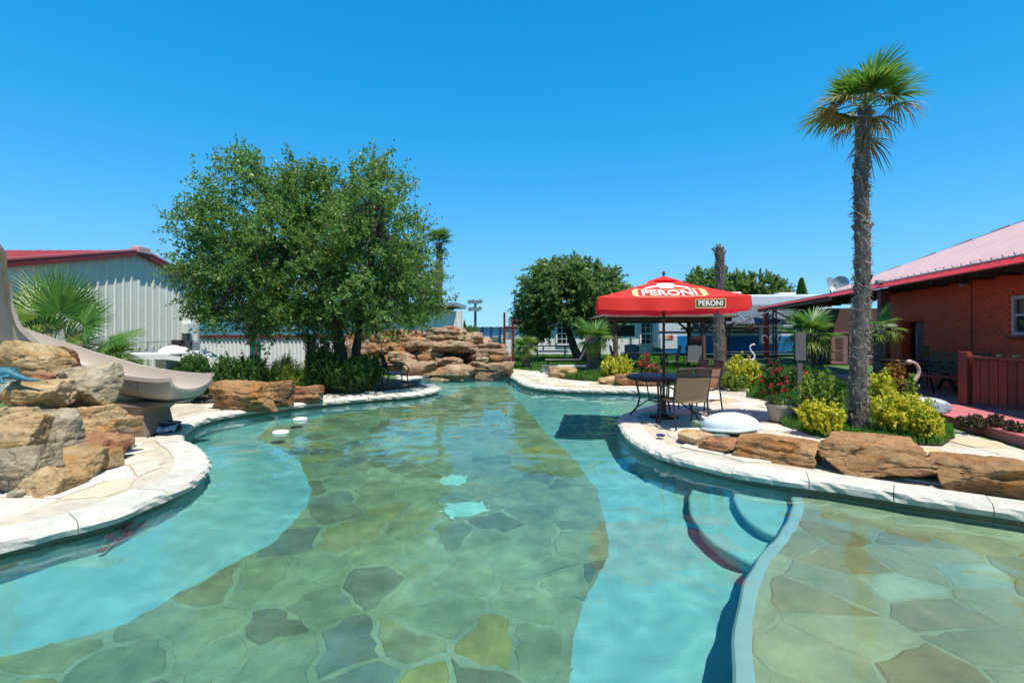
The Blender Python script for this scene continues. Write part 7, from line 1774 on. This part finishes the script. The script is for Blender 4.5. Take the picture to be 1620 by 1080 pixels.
mb = MB(); mb.tube([(0.8, -0.1, 0), (0.8, -0.1, zt)], 0.06, 6); mb.build('ladder_pipe', MT['grey_metal'], t)
t = thing('white_railing', 'white barred railing above the rear of the waterfall', 'railing', (P(719, 520, 32).x, 32, 0)); z1, z0 = P(0, 512, 32).z, 0.0
for k in range(7): mb = MB(); mb.tube([(-0.38+k*0.127, 0, z0), (-0.38+k*0.127, 0, z1)], 0.022, 5); mb.build('bar', MT['white_paint'], t)
for z in (z1, 1.6): mb = MB(); mb.tube([(-0.42, 0, z), (0.42, 0, z)], 0.03, 6); mb.build('rail', MT['white_paint'], t)
t = thing('far_warehouse', 'low grey warehouse on the horizon behind the pallets', 'building', (P(780, 535, 110).x, 112, 0)); mb = MB(); mb.box((6, 0, 1.2), (26, 6, 2.4)); mb.build('wall', M('hazy grey cladding', (0.42, 0.46, 0.50), 0.7), t)
mb = MB(); mb.box((6, 0, 2.5), (27, 7, 0.2)); mb.build('roof', MT['grey_metal'], t)
# --- things in and on the water
def on_water(px, py):
    p = G(px, py, WZ); return p
for i, (px, py, lab) in enumerate(((475, 664, 'white floating dispenser, the farther of two near the left bank'), (444, 685, 'white floating dispenser, the nearer of two by the left bank'))):
    p = on_water(px, py); t = thing('pool_float', lab, 'pool float', (p.x, p.y, WZ), 0.4*i, 'white pool floats')
    mb = MB(); mb.tube([(0.10*math.cos(a), 0.10*math.sin(a), 0.01) for a in np.linspace(0, 2*PI, 25)], 0.03, 8, cap=False); mb.build('ring', MT['white_paint'], t, smooth=True)
    mb = MB(); mb.lathe([(0.0, 0.05), (0.05, 0.05), (0.06, 0.02), (0.06, -0.12), (0.0, -0.12)], 16, cap=False); mb.build('cup', MT['white_paint'], t, smooth=True)
t = thing('toy_star', 'small dark blue toy on the coping below the round table', 'toy', (G(1045, 692).x, G(1045, 692).y, 0.02)); mb = MB()
for k in range(5): a = k*2*PI/5; mb.ball((0.04*math.cos(a), 0.04*math.sin(a), 0.015), (0.028, 0.028, 0.018), 8, 6)
mb.build('petals', M('dark blue plastic', (0.012, 0.02, 0.16), 0.4), t, smooth=True); mb = MB(); mb.ball((0, 0, 0.02), 0.024, 8, 6); mb.build('centre', bpy.data.materials['dark blue plastic'], t, smooth=True)
t = thing('drain_cover', 'round dark drain cover in the path at the right edge', 'drain cover', (G(1612, 740).x, G(1612, 740).y, 0.004)); mb = MB(); mb.lathe([(0.0, 0.0), (0.13, 0.0), (0.135, 0.012), (0.11, 0.016), (0.0, 0.016)], 24); mb.build('lid', MT['black_plastic'], t, smooth=True)
mb = MB(); mb.tube([(-0.04, 0, 0.02), (0.04, 0, 0.02)], 0.008, 6); mb.build('handle', MT['black_metal'], t)
# mosaics laid in the pool floor
MT['mosaic'] = M('sea green mosaic', (0.46, 0.72, 0.58), 0.5, 0.15, 14); MT['mosaic_white'] = M('white mosaic', (0.75, 0.80, 0.72), 0.5, 0.1, 14)
def mosaic(px, py, s, rz):
    p = Vector(GW(px, py, FZ)); z = floor_z(p.x, p.y)+0.018; 
    mb = MB(); mb.add([(0, 0, 0)]+[(s*math.cos(a), s*0.85*math.sin(a), 0) for a in np.linspace(0, 2*PI, 24, endpoint=False)], [(0, 1+k, 1+(k+1) % 24) for k in range(24)]); sh = mb.build('mosaic_turtle', MT['mosaic'], pool_floor, loc=(p.x, p.y, z), rot=(0, 0, rz))
    for a in (0.6, 2.2, -0.6, -2.3, 0.0, PI):
        q = MB(); r = s*1.12; L = s*(0.42 if abs(a) not in (0.0, PI) else 0.25); c = Vector((r*math.cos(a), r*0.85*math.sin(a), 0.004)); d = Vector((math.cos(a+0.9), math.sin(a+0.9), 0)) if abs(a) not in (0.0, PI) else Vector((math.cos(a), math.sin(a), 0)); n = Vector((-d.y, d.x, 0))
        q.add([c-d*L*0.5, c+n*L*0.25, c+d*L*0.6, c-n*L*0.25], [(0, 3, 2, 1)]); link('mosaic_flipper', q.mesh('mosaic_flipper', MT['mosaic_white']), sh)
mosaic(735, 806, 0.23, 0.3); mosaic(716, 760, 0.2, 1.2)
# painted coral and fish on the left pool wall
pw = bpy.data.objects['pool_wall']
def wall_pt(px, du, z):
    i = min(range(NP), key=lambda k: abs((POOL[k].x/max(POOL[k].y, .1)*F+810)-px)+ (0 if POOL[k].y < 6 and POOL[k].x < 0 and POOL[k].y > 1 else 1e6))
    tt = (POOL[(i+1) % NP]-POOL[i]).normalized(); n = nrm(i); f = np.interp(-z, [-h for h in hz], ho); q = POOL[i]+tt*du+n*(f-0.012); return Vector((q.x, q.y, z))
cb = MB(); rc = random.Random(12)
def branch(u, z, a, L, d):
    u2, z2 = u+math.cos(a)*L, z+math.sin(a)*L; cb.tube([wall_pt(206, u, z), wall_pt(206, (u+u2)/2, (z+z2)/2), wall_pt(206, u2, z2)], [0.010 if d > 2 else 0.007]*3, 5)
    if d > 0:
        for k in range(2 if d > 1 else 2): branch(u2, z2, a+rc.uniform(-0.9, 0.9), L*rc.uniform(0.6, 0.85), d-1)
for a in (0.5, 1.2, 1.8, 2.6): branch(0.0, -0.52, a, 0.12, 3)
cb.build('painted_coral', M('pink coral paint', (0.62, 0.05, 0.16), 0.7, 0.1), pw)
for o in bpy.data.objects:                     # sunlight bent by the water falls on everything below it
    if o.name.split('.')[0] in ('pool_floor', 'pool_wall', 'coping_shade_band', 'shallow_shelf', 'pool_step', 'shelf_rim', 'step_nosing', 'sunken_flagstone', 'sunken_paving', 'pool_mortar', 'mosaic_turtle', 'mosaic_flipper', 'painted_coral', 'rock'): o.cycles.is_caustics_receiver = True
fb = MB(); c0 = wall_pt(8, 0, -0.42); n_ = 16
fb.add([wall_pt(8, 0.0, -0.40)]+[wall_pt(8, 0.10*math.cos(a), -0.40+0.035*math.sin(a)) for a in np.linspace(0, 2*PI, n_, endpoint=False)], [(0, 1+k, 1+(k+1) % n_) for k in range(n_)]); fb.build('painted_fish', M('orange fish paint', (0.70, 0.22, 0.03), 0.7, 0.3, 20), pw)
